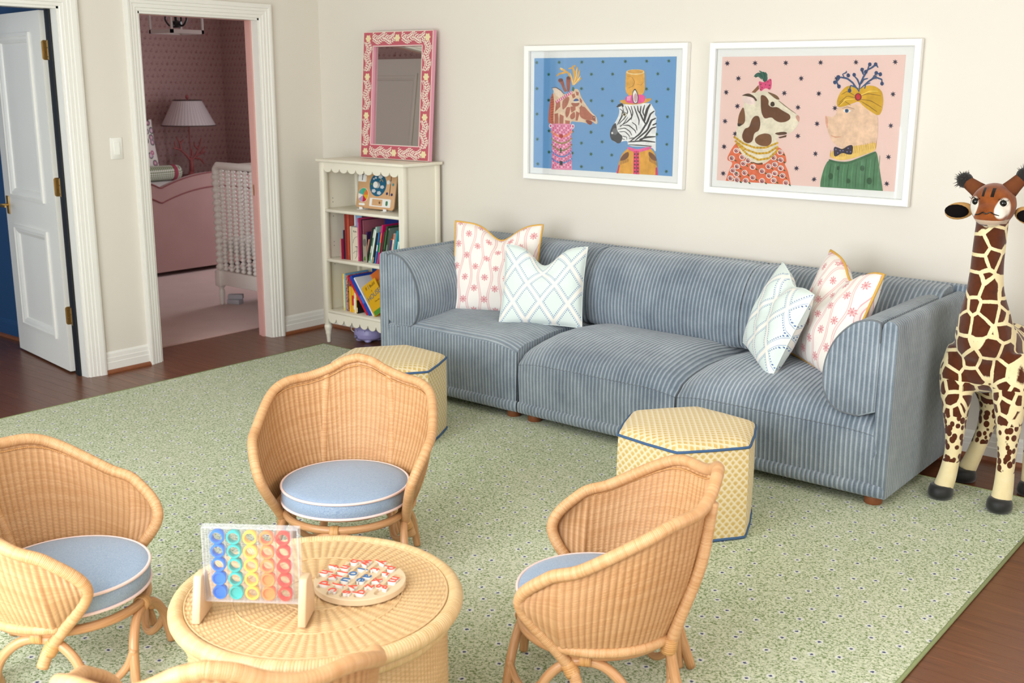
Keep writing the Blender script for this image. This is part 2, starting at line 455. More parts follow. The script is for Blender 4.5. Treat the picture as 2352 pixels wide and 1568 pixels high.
# ---- hall/blue room and bedroom shells
S(MB().box(-4.4, -.12, -1.6, -1.54, 0, H).build('wall_blue_room', m_blue))
S(MB().box(-4.5, -4.4, -5.6, -1.6, 0, H).build('wall_blue_far', m_blue))
baseboard('baseboard_blue_room', lambda x, t, z: (x, -1.6-t, z), -4.4, -.12).data.materials[0] = m_blue
def wallpaper():
    n = NT('motif_wallpaper'); x, y, z = n.xyz('Object'); u = (x+y)*1.0
    row = (z/.062).floor(); fz = (z/.062).frac()-.5; uu = u/.060+(row*.5).frac()
    col = uu.floor(); fx = uu.frac()-.5; rnd = n.white(n.vec(col, row))
    body = (fx*fx*9.0+(fz+.08)*(fz+.08)*16.0).sqrt(); a = (1.0-body.ss(.65, .95))
    head = ((fx-.16)*(fx-.16)*60.0+(fz-.22)*(fz-.22)*70.0).sqrt(); b = 1.0-head.ss(.6, 1.0)
    fine = n.noise(n.co('Object'), 110, 3, .7).ss(.46, .56)
    leaf = n.voro(n.co('Object'), 58, 'F1').ss(.34, .22)*.5
    f = (a.max(b)*fine*(rnd*.5+.5)).max(leaf*fine)
    n.color(n.mix(f, '#bb9a96', '#7d4548')); n.set(rough=.8); return n.mat
m_paper = wallpaper()
S(MB().box(-4.5, -4.4, -1.54, 2.62, 0, H).build('wall_bedroom_far', m_paper))
S(MB().box(-4.4, -.12, -1.54, -1.48, 0, H).build('wall_bedroom_near', m_paper))
wall_with_holes('wall_bedroom_right', [(-2.2, -1.0, .75, 2.2)], lambda m, a, b, c, d: m.box(a, b, 2.5, 2.6, c, d), -4.4, -.12, m_paper)
S(MB().box(-.132, -.12, D2[1]+.05, 2.5, 0, H).build('wall_bedroom_door_side', m_paper))
def carpet(name, c1, c2):
    n = NT(name); co = n.co('Object'); q = n.noise(co, 350, 2); w_ = n.noise(co, 4, 2)
    n.color(n.mix((q*.7+w_*.4).ss(.3, .8), c1, c2)); n.set(rough=.95, sheen=.3); n.bump(q, .5, .004); return n.mat
m_pinkcarpet = carpet('pink_carpet', '#b08a83', '#c4a49c')
S(MB().box(-4.4, -.30, -1.48, 2.5, -.012, .010).build('floor_bedroom_carpet', m_pinkcarpet, bevel=.006))
# ================================================================== rug
def rug_mat():
    n = NT('green_floral_rug'); co = n.co('Object'); x, y, z = n.xyz('Object')
    wob = n.noise(co, 30, 2); v = n.vec(x+wob*.02, y+wob*.02)
    a = n.noise(co, 120, 3, .6, 1.0).ss(.455, .525); b = n.voro(v, 100, 'F1', dims='2D').ss(.50, .36)
    vine = (n.noise(co, 9, 1)-.5).abs().ss(.012, .004)
    f = (a*.8+b*.5).clamp().max(vine*.8)
    tone = n.noise(co, 1.6, 2)
    g = n.mix(tone.ss(.35, .65), '#6e8347', '#80925a')
    c = n.mix(f, g, n.mix(tone.ss(.3, .7), '#d2d9b9', '#d8d9bf'))
    dd = n.voro(co, 10.5, 'F1', dims='2D', rnd=.75)*(1/10.5)
    ang = n.noise(co, 160, 2)
    c = n.mix((dd+ang*.010).ss(.0190, .0150)*.8, c, '#e6e7df')
    blob = (dd+(n.noise(co, 260, 2)-.5)*.011)
    c = n.mix(blob.ss(.0062, .0044), c, '#363d68')
    n.color(c); n.set(rough=.95, sheen=.15); n.bump(a*.6+n.noise(co, 420, 1)*.6, .6, .003); return n.mat
RX0, RX1, RY0, RY1 = .427, 4.786, -5.15, -.4306
rug = thing('area_rug', 'large green floral area rug with tiny navy dots under the seating', 'rug', (0, 0, 0))
MB().box(RX0, RX1, RY0, RY1, .0004, .0105).build('pile', rug_mat(), rug)
n = NT('green_binding'); u, v, _ = n.xyz('UV'); n.color(n.mix((v*900.0).sin()*.5+.5, '#8f9c68', '#a3ad7c')); n.set(rough=.9); n.bump((v*900.0).sin(), .4, .002); m_binding = n.mat
bd = MB(); bd.tube([(RX0, RY0, .0065), (RX0, RY1, .0065)], .0066, 8); bd.tube([(RX0, RY1, .0065), (RX1, RY1, .0065)], .0066, 8); bd.tube([(RX1, RY1, .0065), (RX1, RY0, .0065)], .0066, 8)
bd.build('binding', m_binding, rug, smooth=True)
RZ = .0108

# ================================================================== sofa
def cord_mat():
    n = NT('blue_corduroy'); u, v, _ = n.xyz('UV'); co = n.co('Object')
    wob = (n.noise(co, 14, 2)-.5)*.004
    f = ((u+wob)/.0205).frac(); d = (f-.5).abs()*2.0                 # 0 on the ridge, 1 in the groove
    nap = n.noise(co, 4.2, 5, .7); fine = n.noise(n.vec(u*60.0, v*25.0), 6.0, 3, .7)
    ridge = (1.0-d.ss(.12, .62))
    deep = n.mix(nap.ss(.35, .7), '#5b6977', '#7d8b97'); lite = n.mix(nap.ss(.3, .7), '#8f9ca9', '#bcc5cd')
    c = n.mix((ridge*.72+.06+(fine-.5)*.8).clamp(), deep, lite)  # two-tone cord: ridges coloured as if catching light, grooves as if shaded
    n.color(c); n.set(rough=.85, sheen=.45); n.p.inputs['Sheen Roughness'].default_value = .45
    n.bump((1.0-d.ss(.2, 1.0))+fine*.25, .8, .006); return n.mat
m_cord = cord_mat()
m_foot = painted('sofa_foot_wood', '#8d5230', .4, .1, 40, .1)
SX = (1.47, 2.42, 3.318, 4.278); SF = -.93; SB = -.035
sofa = thing('sofa', 'long blue corduroy modular sofa with three deep seats against the back wall', 'sofa', (0, 0, 0))
def seat(x0, x1, side_ribs, seam):
    path = [(SF, .10), (SF-.004, .17), (SF-.008, .24), (SF-.006, seam-.004), (SF-.0005, seam), (SF-.006, seam+.006)]
    if seam > .37: path += [(SF+.006, .402), (SF+.03, .414), (SF+.08, .425)]
    else: path += [(SF+.002, .345), (SF+.022, .376), (SF+.058, .401), (SF+.11, .419)]
    path += [(SF+.18, .433), (SF+.28, .446), (SF+.40, .448), (SF+.52, .44), (SF+.62, .428), (SB-.06, .42)]
    L = [0]
    for i in range(1, len(path)): L.append(L[-1]+math.hypot(path[i][0]-path[i-1][0], path[i][1]-path[i-1][1]))
    N = 44; V = []; U = []
    k0 = next(i for i, p in enumerate(path) if p[1] > seam+.003)
    for j, (y, z) in enumerate(path):
        row = []; ur = []
        for i in range(-1, N+2):
            s = min(max(i/N, 0), 1); x = x0+(x1-x0)*s; e = abs(2*s-1)
            drop = (.058 if seam < .37 else .035)*max(0, (e-.55)/.45)**2.4*min(1, max(0, (z-.28)/.1)); yy = y+.012*e**8*(1 if y < SF+.05 else 0)
            zz = z-drop
            if i < 0 or i > N: zz = .10; x = x0+(x1-x0)*s
            row.append((x, yy, zz)); ur.append((x, L[j]) if not (side_ribs and j >= k0) else (yy+.9, x))
        V.append(row); U.append(ur)
    C = N+3; mb = MB(); F = []; UV = []
    for j in range(len(path)-1):
        for i in range(C-1):
            F.append((j*C+i, j*C+i+1, (j+1)*C+i+1, (j+1)*C+i))
            q = (U[j][i], U[j][i+1], U[j+1][i+1], U[j+1][i])
            if side_ribs and j == k0-1: q = ((path[j][0]+.9, U[j][i][0]), (path[j][0]+.9, U[j][i+1][0]), U[j+1][i+1], U[j+1][i])
            UV.append(q)
    mb.add([p for r in V for p in r], F, UV); return mb
for i in range(3):
    a, b = SX[i]+(.006 if i else .012), SX[i+1]-(.006 if i < 2 else .012)
    o = seat(a, b, i == 0, .388 if i == 0 else .314).build('seat', m_cord, sofa, smooth='auto')
    # puffy welt band along the floor
    a2 = SX[i]+(.004 if i else .004); b2 = SX[i+1]-.004
    pb = MB(); ring = [(.0, .052), (-.012, .06), (-.016, .08), (-.012, .10), (0, .108), (.05, .108), (.05, .052)]
    k = len(ring); F = []; UV = []; V = []; Nn = 24
    for q in range(Nn+1):
        s = q/Nn; x = a2+(b2-a2)*s; e = 1-abs(2*s-1)**14*.5
        for t, z in ring: V.append((x, SF+t*e+(1-e)*.012, z))
    for q in range(Nn):
        for j in range(k):
            F.append((q*k+j, q*k+(j+1) % k, (q+1)*k+(j+1) % k, (q+1)*k+j)); xa, xb = a2+(b2-a2)*q/Nn, a2+(b2-a2)*(q+1)/Nn
            UV.append(((xa, j*.02), (xa, j*.02+.02), (xb, j*.02+.02), (xb, j*.02)))
    F += [tuple(range(k))[::-1], tuple(Nn*k+j for j in range(k))]; UV += [None, None]
    pb.add(V, F, UV).build('base_welt', m_cord, sofa, smooth='auto')
    ub = MB().box(a2+.02, b2-.02, SF+.04, SB, .052, .11).build('underframe', m_cord, sofa)
def extrude_profile(prof, fn, a, b, ribax=True, cap_a=True, cap_b=True, nseg=1, inset=.965, soft=.02):
    """closed profile (p,q) swept from a to b; fn(p,q,w)->xyz ; caps slightly pillowed"""
    n_ = len(prof); cx = sum(p for p, _ in prof)/n_; cy = sum(q for _, q in prof)/n_
    rings = [(a, inset), (a+soft*.25*(1 if b > a else -1), inset+(1-inset)*.75), (a+soft*(1 if b > a else -1), 1)]
    rings += [(b-soft*(1 if b > a else -1), 1), (b-soft*.25*(1 if b > a else -1), inset+(1-inset)*.75), (b, inset)]
    V = []; L = [0]
    for i in range(n_): L.append(L[-1]+math.hypot(prof[(i+1) % n_][0]-prof[i][0], prof[(i+1) % n_][1]-prof[i][1]))
    for w_, s in rings:
        for p, q in prof: V.append(fn(cx+(p-cx)*s, cy+(q-cy)*s, w_))
    F = []; UV = []
    for r in range(len(rings)-1):
        for i in range(n_):
            j = (i+1) % n_; F.append((r*n_+i, r*n_+j, (r+1)*n_+j, (r+1)*n_+i))
            UV.append(((rings[r][0], L[i]), (rings[r][0], L[i+1]), (rings[r+1][0], L[i+1]), (rings[r+1][0], L[i])))
    e = len(rings)-1
    F += [tuple(range(n_))[::-1], tuple(e*n_+i for i in range(n_))]
    UV += [tuple(prof[::-1]), tuple(prof)]
    return MB().add(V, F, UV)
Dk = cr([(.064, .40, 0), (.064, .60, 0), (.066, .742, 0), (.080, .765, 0), (.12, .766, 0), (.18, .742, 0), (.244, .672, 0), (.281, .578, 0), (.285, .482, 0), (.258, .412, 0), (.208, .380, 0), (.13, .372, 0)], 4)
Dp = [(p.x, p.y) for p in Dk]
Sp = [(.0, .052), (.0, .735), (.006, .756), (.020, .768), (.044, .769), (.057, .757), (.0625, .735), (.0625, .052)]
for xo, sg in ((SX[0], 1), (SX[3], -1)):
    arm = extrude_profile(Dp, lambda p, q, w_: (xo+sg*p, w_, q), SF-.004, SB-.10).build('arm_cushion', m_cord, sofa, smooth='auto')
    sl = extrude_profile(Sp, lambda p, q, w_: (xo+sg*p, w_, q), SF-.001, SB, inset=.99, soft=.012).build('arm_panel', m_cord, sofa, smooth='auto')
    # welt cords that outline the arm front
    pts = [(xo+sg*(p.x*.985+.003), SF-.002, p.y*.985+.009) for p in Dk[6:]]
    wb = MB(); wb.tube(pts, .004, 6); wb.build('welt', m_cord, arm, smooth=True)
Bk = cr([(.062, .40, 0), (.062, .62, 0), (.066, .775, 0), (.085, .797, 0), (.13, .800, 0), (.20, .782, 0), (.268, .722, 0), (.312, .635, 0), (.328, .54, 0), (.318, .455, 0), (.29, .41, 0), (.2, .39, 0)], 4)
Bp = [(p.x, p.y) for p in Bk]
for a, b in ((SX[0]+.06, SX[1]), (SX[1]+.004, SX[2]-.002), (SX[2]+.002, SX[3]-.06)):
    extrude_profile(Bp, lambda p, q, w_: (w_, SB-p, q), a, b, soft=.045, inset=.955).build('back_cushion', m_cord, sofa, smooth='auto')
for i in range(3):
    extrude_profile([(0, .052), (0, .775), (.012, .792), (.03, .797), (.05, .79), (.058, .77), (.058, .052)], lambda p, q, w_: (w_, SB-p, q), SX[i]+.006, SX[i+1]-.006, soft=.02, inset=.985).build('back_panel', m_cord, sofa, smooth='auto')
for x, y in ((1.55, -.87), (2.352, -.865), (2.488, -.868), (3.25, -.868), (3.39, -.868), (4.215, -.872), (1.55, -.12), (2.352, -.12), (2.488, -.12), (3.25, -.12), (3.39, -.12), (4.215, -.12)):
    z0 = RZ if y < -.44 else .0
    MB().lathe([(.034, 0), (.036, .003), (.036, .05-z0), (.033, .054-z0)], 20, (x, y, z0)).build('foot', m_foot, sofa, smooth='auto')

# ================================================================== throw pillows
def pillow_mesh(name, W, Hh, T, mat, chop=0.0, ear=.05, N=36, seed=1, chop_x=0.0):
    rn = random.Random(seed); ph = [rn.uniform(0, 6) for _ in range(6)]
    def f(side):
        def g(s, t):
            a, b = 2*s-1, 2*t-1
            k = (max(0, 1-a*a)*max(0, 1-b*b))
            th = T*(k**.42)*(.92+.08*sin(3*a+ph[0])*cos(2*b+ph[1]))
            x = a*W/2*(1-ear*(1-b*b)); z = b*Hh/2*(1-ear*(1-a*a))
            c = chop*math.exp(-((a-chop_x)/.38)**2)*max(0, (b+.35)/1.35)**1.6
            z -= c; th *= 1-.42*math.exp(-((a-chop_x)/.2)**2)*max(0, b)**1.0*(1 if chop else 0)
            wr = .004*sin(9*a+5*b+ph[2])*k+.003*sin(-7*a+11*b+ph[3])*k
            return (x, side*(th/2+wr*(k > .01)), z)
        return g
    mb = MB(); uvf = lambda s, t: ((s-.5)*W, (t-.5)*Hh)
    mb.grid(f(-1), N, N, uvf); mb.grid(f(1), N, N, uvf, flip=True)
    return mb
def pillow_edge(W, Hh, T, chop, ear, chop_x, r, N=24):
    pts = []
    def e(a, b):
        x = a*W/2*(1-ear*(1-b*b)); z = b*Hh/2*(1-ear*(1-a*a)); z -= chop*math.exp(-((a-chop_x)/.38)**2)*max(0, (b+.35)/1.35)**1.6; return (x, 0, z)
    for k in range(N): pts.append(e(-1+2*k/N, -1))
    for k in range(N): pts.append(e(1, -1+2*k/N))
    for k in range(N): pts.append(e(1-2*k/N, 1))
    for k in range(N): pts.append(e(-1, 1-2*k/N))
    mb = MB(); mb.tube(pts, r, 6, closed=True); return mb
def linen(n): return n.noise(n.co('Object'), 420, 2)
def pink_vine():
    n = NT('pink_vine_linen'); u, v, _ = n.xyz('UV')
    P = .062; V = .124
    col = (u/P).floor(); w_ = (v*(2*PI/(2*V))+col*PI).sin()
    # wavy double band between the flower columns
    fx = ((u/P).frac()-.5)
    cen = (v*(PI/V)).sin()*.17
    par = ((u/P).floor()*.5).frac()*4.0-1.0                    # -1 / +1 by column
    d = (((u/P+.5).frac()-.5)-(((u/P+.5).floor()*.5).frac()*4.0-1.0)*(v*(PI/V)).sin()*.16).abs()*P
    band = d.ss(.0078, .0066)*.30; edge = d.ss(.0074, .0062)*d.ss(.0036, .0048)
    # flowers
    vv = v/V+((u/P).floor()*.5).frac()*1.0+.5
    fy = (vv.frac()-.5)*V; fxx = fx*P
    r = (fxx*fxx+fy*fy).sqrt(); th = fy.atan2(fxx)
    pet = (th*8.0).cos()*.0045+.0168
    fl = (r-pet).ss(.0012, -.0012); hole = (r-(th*8.0+PI).cos()*.001-.0098).abs().ss(.0012, .0004); dot = r.ss(.0038, .0028)
    c = n.mix(linen(n), '#efe6dc', '#f7f1ea')
    c = n.mix(band, c, '#e3aeb0'); c = n.mix(edge*.75, c, '#d98f95'); c = n.mix(fl*.9, c, '#d88a90'); c = n.mix(hole, c, '#f3e8e0'); c = n.mix(dot*.6, c, '#b9666f')
    n.color(c); n.set(rough=.9, sheen=.2); n.bump(linen(n), .25, .001); return n.mat
def blue_lattice():
    n = NT('blue_lattice_linen'); u, v, _ = n.xyz('UV')
    A, B = .150, .205
    p = u/A+v/B+.5; q = u/A-v/B+.5
    dp = ((p.frac()-.5).abs()); dq = ((q.frac()-.5).abs())       # .5 on the band centre line
    e = .5-dp.max(dq)                                              # 0 on band centre, grows inward
    c = n.mix(linen(n), '#d9e5e0', '#e4ede8')
    c = n.mix(e.ss(.098, .088), c, '#8ea3c9'); c = n.mix(e.ss(.083, .075), c, '#f3efe6')
    wh = dp > dq
    par_p = (q*12.0).frac()-.5; par_q = (p*12.0).frac()-.5
    e_p = .5-dp; e_q = .5-dq
    def dots(ee, par, oth):
        a = (ee-.142)*.082; b = par*.0084
        return ((a*a+b*b).sqrt().ss(.0022, .0015))*(oth > .12)
    dt = dots(e_p, par_p, e_q).max(dots(e_q, par_q, e_p))
    c = n.mix(dt, c, '#4a66a0'); n.color(c); n.set(rough=.9, sheen=.2); n.bump(linen(n), .25, .001); return n.mat
m_vine, m_lat = pink_vine(), blue_lattice()
m_yel = painted('mustard_trim', '#d9a94f', .85, .06, 60, .2); m_latedge = painted('pale_linen_edge', '#dfe8e3', .9, .03, 60, .2)
def put_pillow(label, loc, rot, W, Hh, T, mat, edge, chop, chop_x=0, seed=1, er=.0045, ear=.05):
    t = thing('throw_pillow', label, 'pillow', loc); t.rotation_euler = rot; t['group'] = 'throw pillows on the sofa'
    pillow_mesh('cover', W, Hh, T, mat, chop, ear, seed=seed, chop_x=chop_x).build('cover', mat, t, smooth=True)
    pillow_edge(W, Hh, T, chop, ear, chop_x, er).build('edge_trim', edge, t, smooth=True)
    return t
# rot: lean back (x), then turn (z)
put_pillow('pink floral vine pillow with mustard trim, in the corner nearest the bookcase', (1.90, -.475, .665), (rad(-16), rad(0), rad(22)), .50, .50, .17, m_vine, m_yel, .085, .1, 1, .006)
put_pillow('pale blue lattice pillow slumped in front of the left pink pillow', (2.285, -.545, .625), (rad(-22), rad(0), rad(27)), .44, .43, .16, m_lat, m_latedge, .10, .0, 2, .002)
put_pillow('pale blue lattice pillow set edgewise near the right end of the sofa', (3.615, -.58, .632), (rad(-20), rad(10), rad(-46)), .42, .42, .17, m_lat, m_latedge, .03, .0, 3, .003)
put_pillow('pink floral vine pillow with mustard trim, propped against the right arm', (3.85, -.515, .672), (rad(-18), rad(3), rad(-42)), .50, .50, .19, m_vine, m_yel, .07, .1, 4, .006)

# ================================================================== ottomans
def scallop():
    n = NT('mustard_scallop_fabric'); u, v, _ = n.xyz('UV')
    Wd, h = .0300, .0158; R = .0160
    row = (v/h).floor(); par = (row*.5).frac()
    def d_of(rw, vv):
        pr = (rw*.5).frac(); a = ((u/Wd+pr).frac()-.5)*Wd; b = v-rw*h; return a, b
    a0, b0 = d_of(row, v); d0 = (a0*a0+b0*b0).sqrt()
    r1 = row-1.0; a1, b1 = d_of(r1, v); d1_ = (a1*a1+b1*b1).sqrt()
    r2 = row-1.0; ins1 = d1_ < R
    ins0 = d0 < R
    # lower rows lie on top: r1 first, then r0, then the row above
    aU, bU = d_of(row+1.0, v); dU = (aU*aU+bU*bU).sqrt()
    d = dU*(1.0-ins0)+d0*ins0; a = aU*(1.0-ins0)+a0*ins0; b = bU*(1.0-ins0)+b0*ins0
    d = d*(1.0-ins1)+d1_*ins1; a = a*(1.0-ins1)+a1*ins1; b = b*(1.0-ins1)+b1*ins1
    t = d/R; ang = b.atan2(a)
    ring1 = (t-.93).abs().ss(.06, .035); ring2 = (t-.77).abs().ss(.05, .03)
    ray = (t-(.60+(ang*18.0).cos()*.14)).abs().ss(.10, .04)*.85*(t > .45)
    f = ring1.max(ring2).max(ray)
    lo = n.noise(n.co('Object'), 300, 2)
    n.color(n.mix(f, n.mix(lo, '#c9a75e', '#d6b873'), '#eee5cd')); n.set(rough=.85, sheen=.15); n.bump(lo, .2, .001); return n.mat
m_scal = scallop(); m_bluecord = painted('blue_piping', '#3f5f86', .8, .05, 80, .2)
def ottoman(label, cx, cy, rot, R=.283, Hz=.355):
    t = thing('ottoman', label, 'ottoman', (cx, cy, RZ), rot, 'yellow hexagonal ottomans')
    side = 2*R*sin(PI/6); rv = .035; pts = []
    for k in range(6):                                         # hexagon with softened corners
        a = PI/3*k
        for q in range(-2, 3):
            b = a+q*rad(6.5); rr_ = R*(.985-.0*abs(q)) if q == 0 else R*cos(PI/6)/max(cos(PI/6-abs(b-a)), .1)
            if abs(q) == 2: pass
            pts.append((rr_*cos(b), rr_*sin(b)))
        b = a+PI/6; pts.append((R*cos(PI/6)*cos(b)*1.012, R*cos(PI/6)*sin(b)*1.012))
    n_ = len(pts); L = [0]
    for i in range(n_): L.append(L[-1]+math.dist(pts[i], pts[(i+1) % n_]))
    zs = [.004, .05, .12, .2, .28, Hz]; V = []; F = []; UV = []
    for z in zs:
        bul = 1+.012*sin(PI*z/Hz)
        for x, y in pts: V.append((x*bul, y*bul, z))
    for j in range(len(zs)-1):
        for i in range(n_):
            k = (i+1) % n_; F.append((j*n_+i, j*n_+k, (j+1)*n_+k, (j+1)*n_+i)); UV.append(((L[i], zs[j]), (L[i+1], zs[j]), (L[i+1], zs[j+1]), (L[i], zs[j+1])))
    F.append(tuple(range(n_))[::-1]); UV.append(None)
    MB().add(V, F, UV).build('skirt', m_scal, t, smooth='auto')
    V = []; F = []; UV = []; fr = [1, .97, .9, .8, .65, .45, .2]; hz = [0, .012, .022, .028, .032, .034, .035]
    for f_, z in zip(fr, hz):
        for x, y in pts: V.append((x*f_, y*f_, Hz+z))
    V.append((0, 0, Hz+.035)); c = len(V)-1
    for j in range(len(fr)-1):
        for i in range(n_):
            k = (i+1) % n_; q = (j*n_+i, j*n_+k, (j+1)*n_+k, (j+1)*n_+i); F.append(q); UV.append(tuple((V[m_][0], V[m_][1]) for m_ in q))
    j = len(fr)-1
    for i in range(n_):
        q = (j*n_+i, j*n_+(i+1) % n_, c); F.append(q); UV.append(tuple((V[m_][0], V[m_][1]) for m_ in q))
    MB().add(V, F, UV).build('padded_top', m_scal, t, smooth=True)
    for z in (.006, Hz): MB().tube([(x*1.004, y*1.004, z) for x, y in pts], .0055, 6, closed=True).build('piping', m_bluecord, t, smooth=True)
    return t
ottoman('yellow scallop ottoman with blue piping between the bookcase end and the far chair', 2.075, -1.474, rad(-5))
ottoman('yellow scallop ottoman with blue piping before the middle of the sofa', 3.705, -1.495, rad(-8))
# ================================================================== rattan chairs and table
def rattan_wrap(name, c1, c2, pitch=.0042):
    n = NT(name); u, v, _ = n.xyz('UV'); co = n.co('Object')
    w_ = (v/pitch+u*1.0); s = (w_.frac()-.5).abs()*2.0; rn = n.white(n.vec(w_.floor(), 0.0))
    big = n.noise(n.vec(v*14.0, u*2.0), 1.5, 2)
    c = n.mix((rn*.55+big*.6).clamp(), c1, c2); n.color(c); n.set(rough=.42, spec=.45)
    n.bump((1.0-s*s), .4, .002); return n.mat
def rattan_pole(name, c1, c2):
    n = NT(name); u, v, _ = n.xyz('UV'); g = n.noise(n.vec(u*10.0, v*6.0), 2.0, 4, .6); n.color(n.mix(g.ss(.3, .7), c1, c2)); n.set(rough=.35); n.bump(g, .1, .001); return n.mat
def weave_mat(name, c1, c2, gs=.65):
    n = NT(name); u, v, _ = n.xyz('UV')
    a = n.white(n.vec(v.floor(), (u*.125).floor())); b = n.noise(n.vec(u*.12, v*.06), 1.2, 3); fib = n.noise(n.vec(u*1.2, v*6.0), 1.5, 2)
    gap = ((u.frac()-.5).abs().ss(.24, .10))*((v.frac()-.5).abs().ss(.22, .42)*.8+.2)  # darker brown in the recessed gaps: stake colour with shade painted in
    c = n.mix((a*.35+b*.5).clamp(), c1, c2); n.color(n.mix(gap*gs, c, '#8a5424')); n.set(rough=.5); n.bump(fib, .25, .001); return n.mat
m_wrap = rattan_wrap('honey_rattan_wrap', '#c18a56', '#d9ab7c'); m_pole = rattan_pole('honey_rattan_pole', '#b57f50', '#cf9f72')
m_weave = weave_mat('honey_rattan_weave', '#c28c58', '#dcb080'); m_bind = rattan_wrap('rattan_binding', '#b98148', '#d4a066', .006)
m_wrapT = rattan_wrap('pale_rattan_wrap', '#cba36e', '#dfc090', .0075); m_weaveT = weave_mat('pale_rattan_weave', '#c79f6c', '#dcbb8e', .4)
def denim():
    n = NT('blue_denim_weave'); co = n.co('Object'); x, y, z = n.xyz('Object')
    a = n.noise(n.vec(x*40.0, y*400.0, z*60.0), 3.0, 2); b = n.noise(n.vec(x*400.0, y*60.0, z*500.0), 2.5, 2)
    n.color(n.mix((a*.6+b*.5).ss(.3, .8), '#6c84a6', '#aebdcc')); n.set(rough=.9, sheen=.2); n.bump(a+b, .3, .001); return n.mat
m_denim = denim(); m_pinkpipe = painted('pale_pink_piping', '#efd2cb', .8, .03, 60, .1)

CK = [(0, -.312, .672), (.05, -.307, .660), (.105, -.294, .632), (.17, -.268, .612), (.245, -.208, .604), (.286, -.140, .572), (.303, 0, .494), (.293, .09, .458), (.250, .166, .36), (.216, .06, .208)]
RS = .230; RR = .205                                                       # seat ring radius
def chair_parts(CK):
    P = {}
    half = cr(CK, 12)                                           # peak -> join, right side
    mir = lambda p: Vector((-p.x, p.y, p.z))
    full = [mir(p) for p in half[::-1]]+half[1:]
    ext = cr([CK[-2], CK[-1], (.220, .03, .165), (.228, .015, .125)], 6)[6:]
    full = [mir(p) for p in ext[::-1]][:-1]+full+ext[1:]
    P['rim'] = MB(); P['rim'].tube(full, .0165, 12)
    # stakes: pairs (bottom, top)
    front = 8*12                                                # index of the foremost arm point
    sh = 4*12; up = half[:front+1]; low = half[front:]
    Ls = [0]
    for i in range(1, len(up)): Ls.append(Ls[-1]+(up[i]-up[i-1]).length)
    def top_at(l):
        for i in range(1, len(up)):
            if Ls[i] >= l: return i-1+(l-Ls[i-1])/(Ls[i]-Ls[i-1])
        return len(up)-1
    def pt(f): i = min(int(f), len(up)-2); return up[i].lerp(up[i+1], f-i)
    a3 = rad(-42); y3 = RS*sin(a3); yj = .06
    def bottom(f):
        p = pt(f)
        if f <= sh:
            a = rad(-90)+(a3-rad(-90))*Ls[min(int(f), len(Ls)-1)]/Ls[sh]
            k = int(f); l = Ls[k]+((Ls[k+1]-Ls[k])*(f-k) if k+1 < len(Ls) else 0); a = rad(-90)+(a3-rad(-90))*l/Ls[sh]
            return Vector((RS*cos(a), RS*sin(a), .242))
        y_s = up[sh].y
        yy = y3+(p.y-y_s)/(yj-y_s)*(yj-y3)
        zb = .242-.030*min(1, max(0, (p.y+.10)/(yj+.10)))**2
        if p.y <= yj: return Vector((math.sqrt(max(RS*RS-yy*yy, 0)), yy, zb))
        for a_, b_ in zip(low, low[1:]):
            if b_.y <= p.y <= a_.y: return a_.lerp(b_, (a_.y-p.y)/max(a_.y-b_.y, 1e-6))
        return (low[0] if p.y > low[0].y else low[-1]).copy()
    tot = Ls[-1]; NS = 36; per = 4                              # stakes per half
    cols = []
    for k in range(-NS*per, NS*per+1):
        l = abs(k)/(NS*per)*tot*.985; f = top_at(l); T = pt(f); B = bottom(f)
        if k < 0: T = mir(T); B = mir(B)
        cols.append((B, T))
    NR = 74; pr = 2; C = len(cols); V = []; U = []
    for j in range(NR*pr+1):
        t = j/(NR*pr)
        for i, (B, T) in enumerate(cols):
            p = B.lerp(T, t); rdl = Vector((p.x, p.y+.05, 0)).normalized()
            bulge = .016*sin(PI*t); st_ = i/per; row = t*NR
            ph = 1 if int(math.floor(row+1e-6)) % 2 == 0 else -1
            d = .0015*cos(2*PI*st_)+(.0013+.0006*cos(PI*st_)*ph if j % pr else -.0013)
            V.append(p+rdl*(bulge+d)); U.append((st_, row))
    F = []; UV = []
    for j in range(NR*pr):
        for i in range(C-1):
            q = (j*C+i, j*C+i+1, (j+1)*C+i+1, (j+1)*C+i); F.append(q); UV.append(tuple(U[m_] for m_ in q))
    P['woven_shell'] = MB().add(V, F, UV)
    # lashing cord just inside the rim, rolled bottom edge, rings
    P['inner_cord'] = MB(); P['inner_cord'].tube([cols[i][1]*.965+cols[i][0]*.035+Vector((0, .006, -.012)) for i in range(6, C-6, 2)], .0024, 6)
    arc = [Vector((RS*cos(a), RS*sin(a), .236)) for a in [rad(18)-rad(216)*k/48 for k in range(49)]]
    P['bottom_roll'] = MB(); P['bottom_roll'].tube(arc, .0145, 10)
    ring = [Vector((RR*cos(2*PI*k/48), RR*sin(2*PI*k/48), .213)) for k in range(48)]
    P['seat_ring'] = MB(); P['seat_ring'].tube(ring, .0135, 10, closed=True)
    P['seat_panel'] = MB().lathe([(.001, .236), (.19, .236), (.19, .246), (.001, .246)], 32)
    legs = []
    for phi in (90, 0, 180, 270):
        pts = []
        for dphi, r_, z in ((-31, .266, RZ+.008), (-30, .258, .06), (-26, .240, .135), (-15, .215, .183), (0, .205, .196), (15, .215, .183), (26, .240, .135), (30, .258, .06), (31, .266, RZ+.008)):
            a = rad(phi+dphi); pts.append((r_*cos(a), r_*sin(a), z))
        mb = MB(); mb.tube(cr(pts, 6), .0135, 10); legs.append(mb)
    P['arch_leg'] = legs
    sb_ = []
    for phi in (45, 135, 225, 315):
        mb = MB(); mb.tube(cr([(r_*cos(rad(phi+d_)), r_*sin(rad(phi+d_)), z) for d_, r_, z in ((17, .250, .125), (13, .236, .075), (5, .216, .040), (-5, .216, .040), (-13, .236, .075), (-17, .250, .125))], 6), .0115, 10); sb_.append(mb)
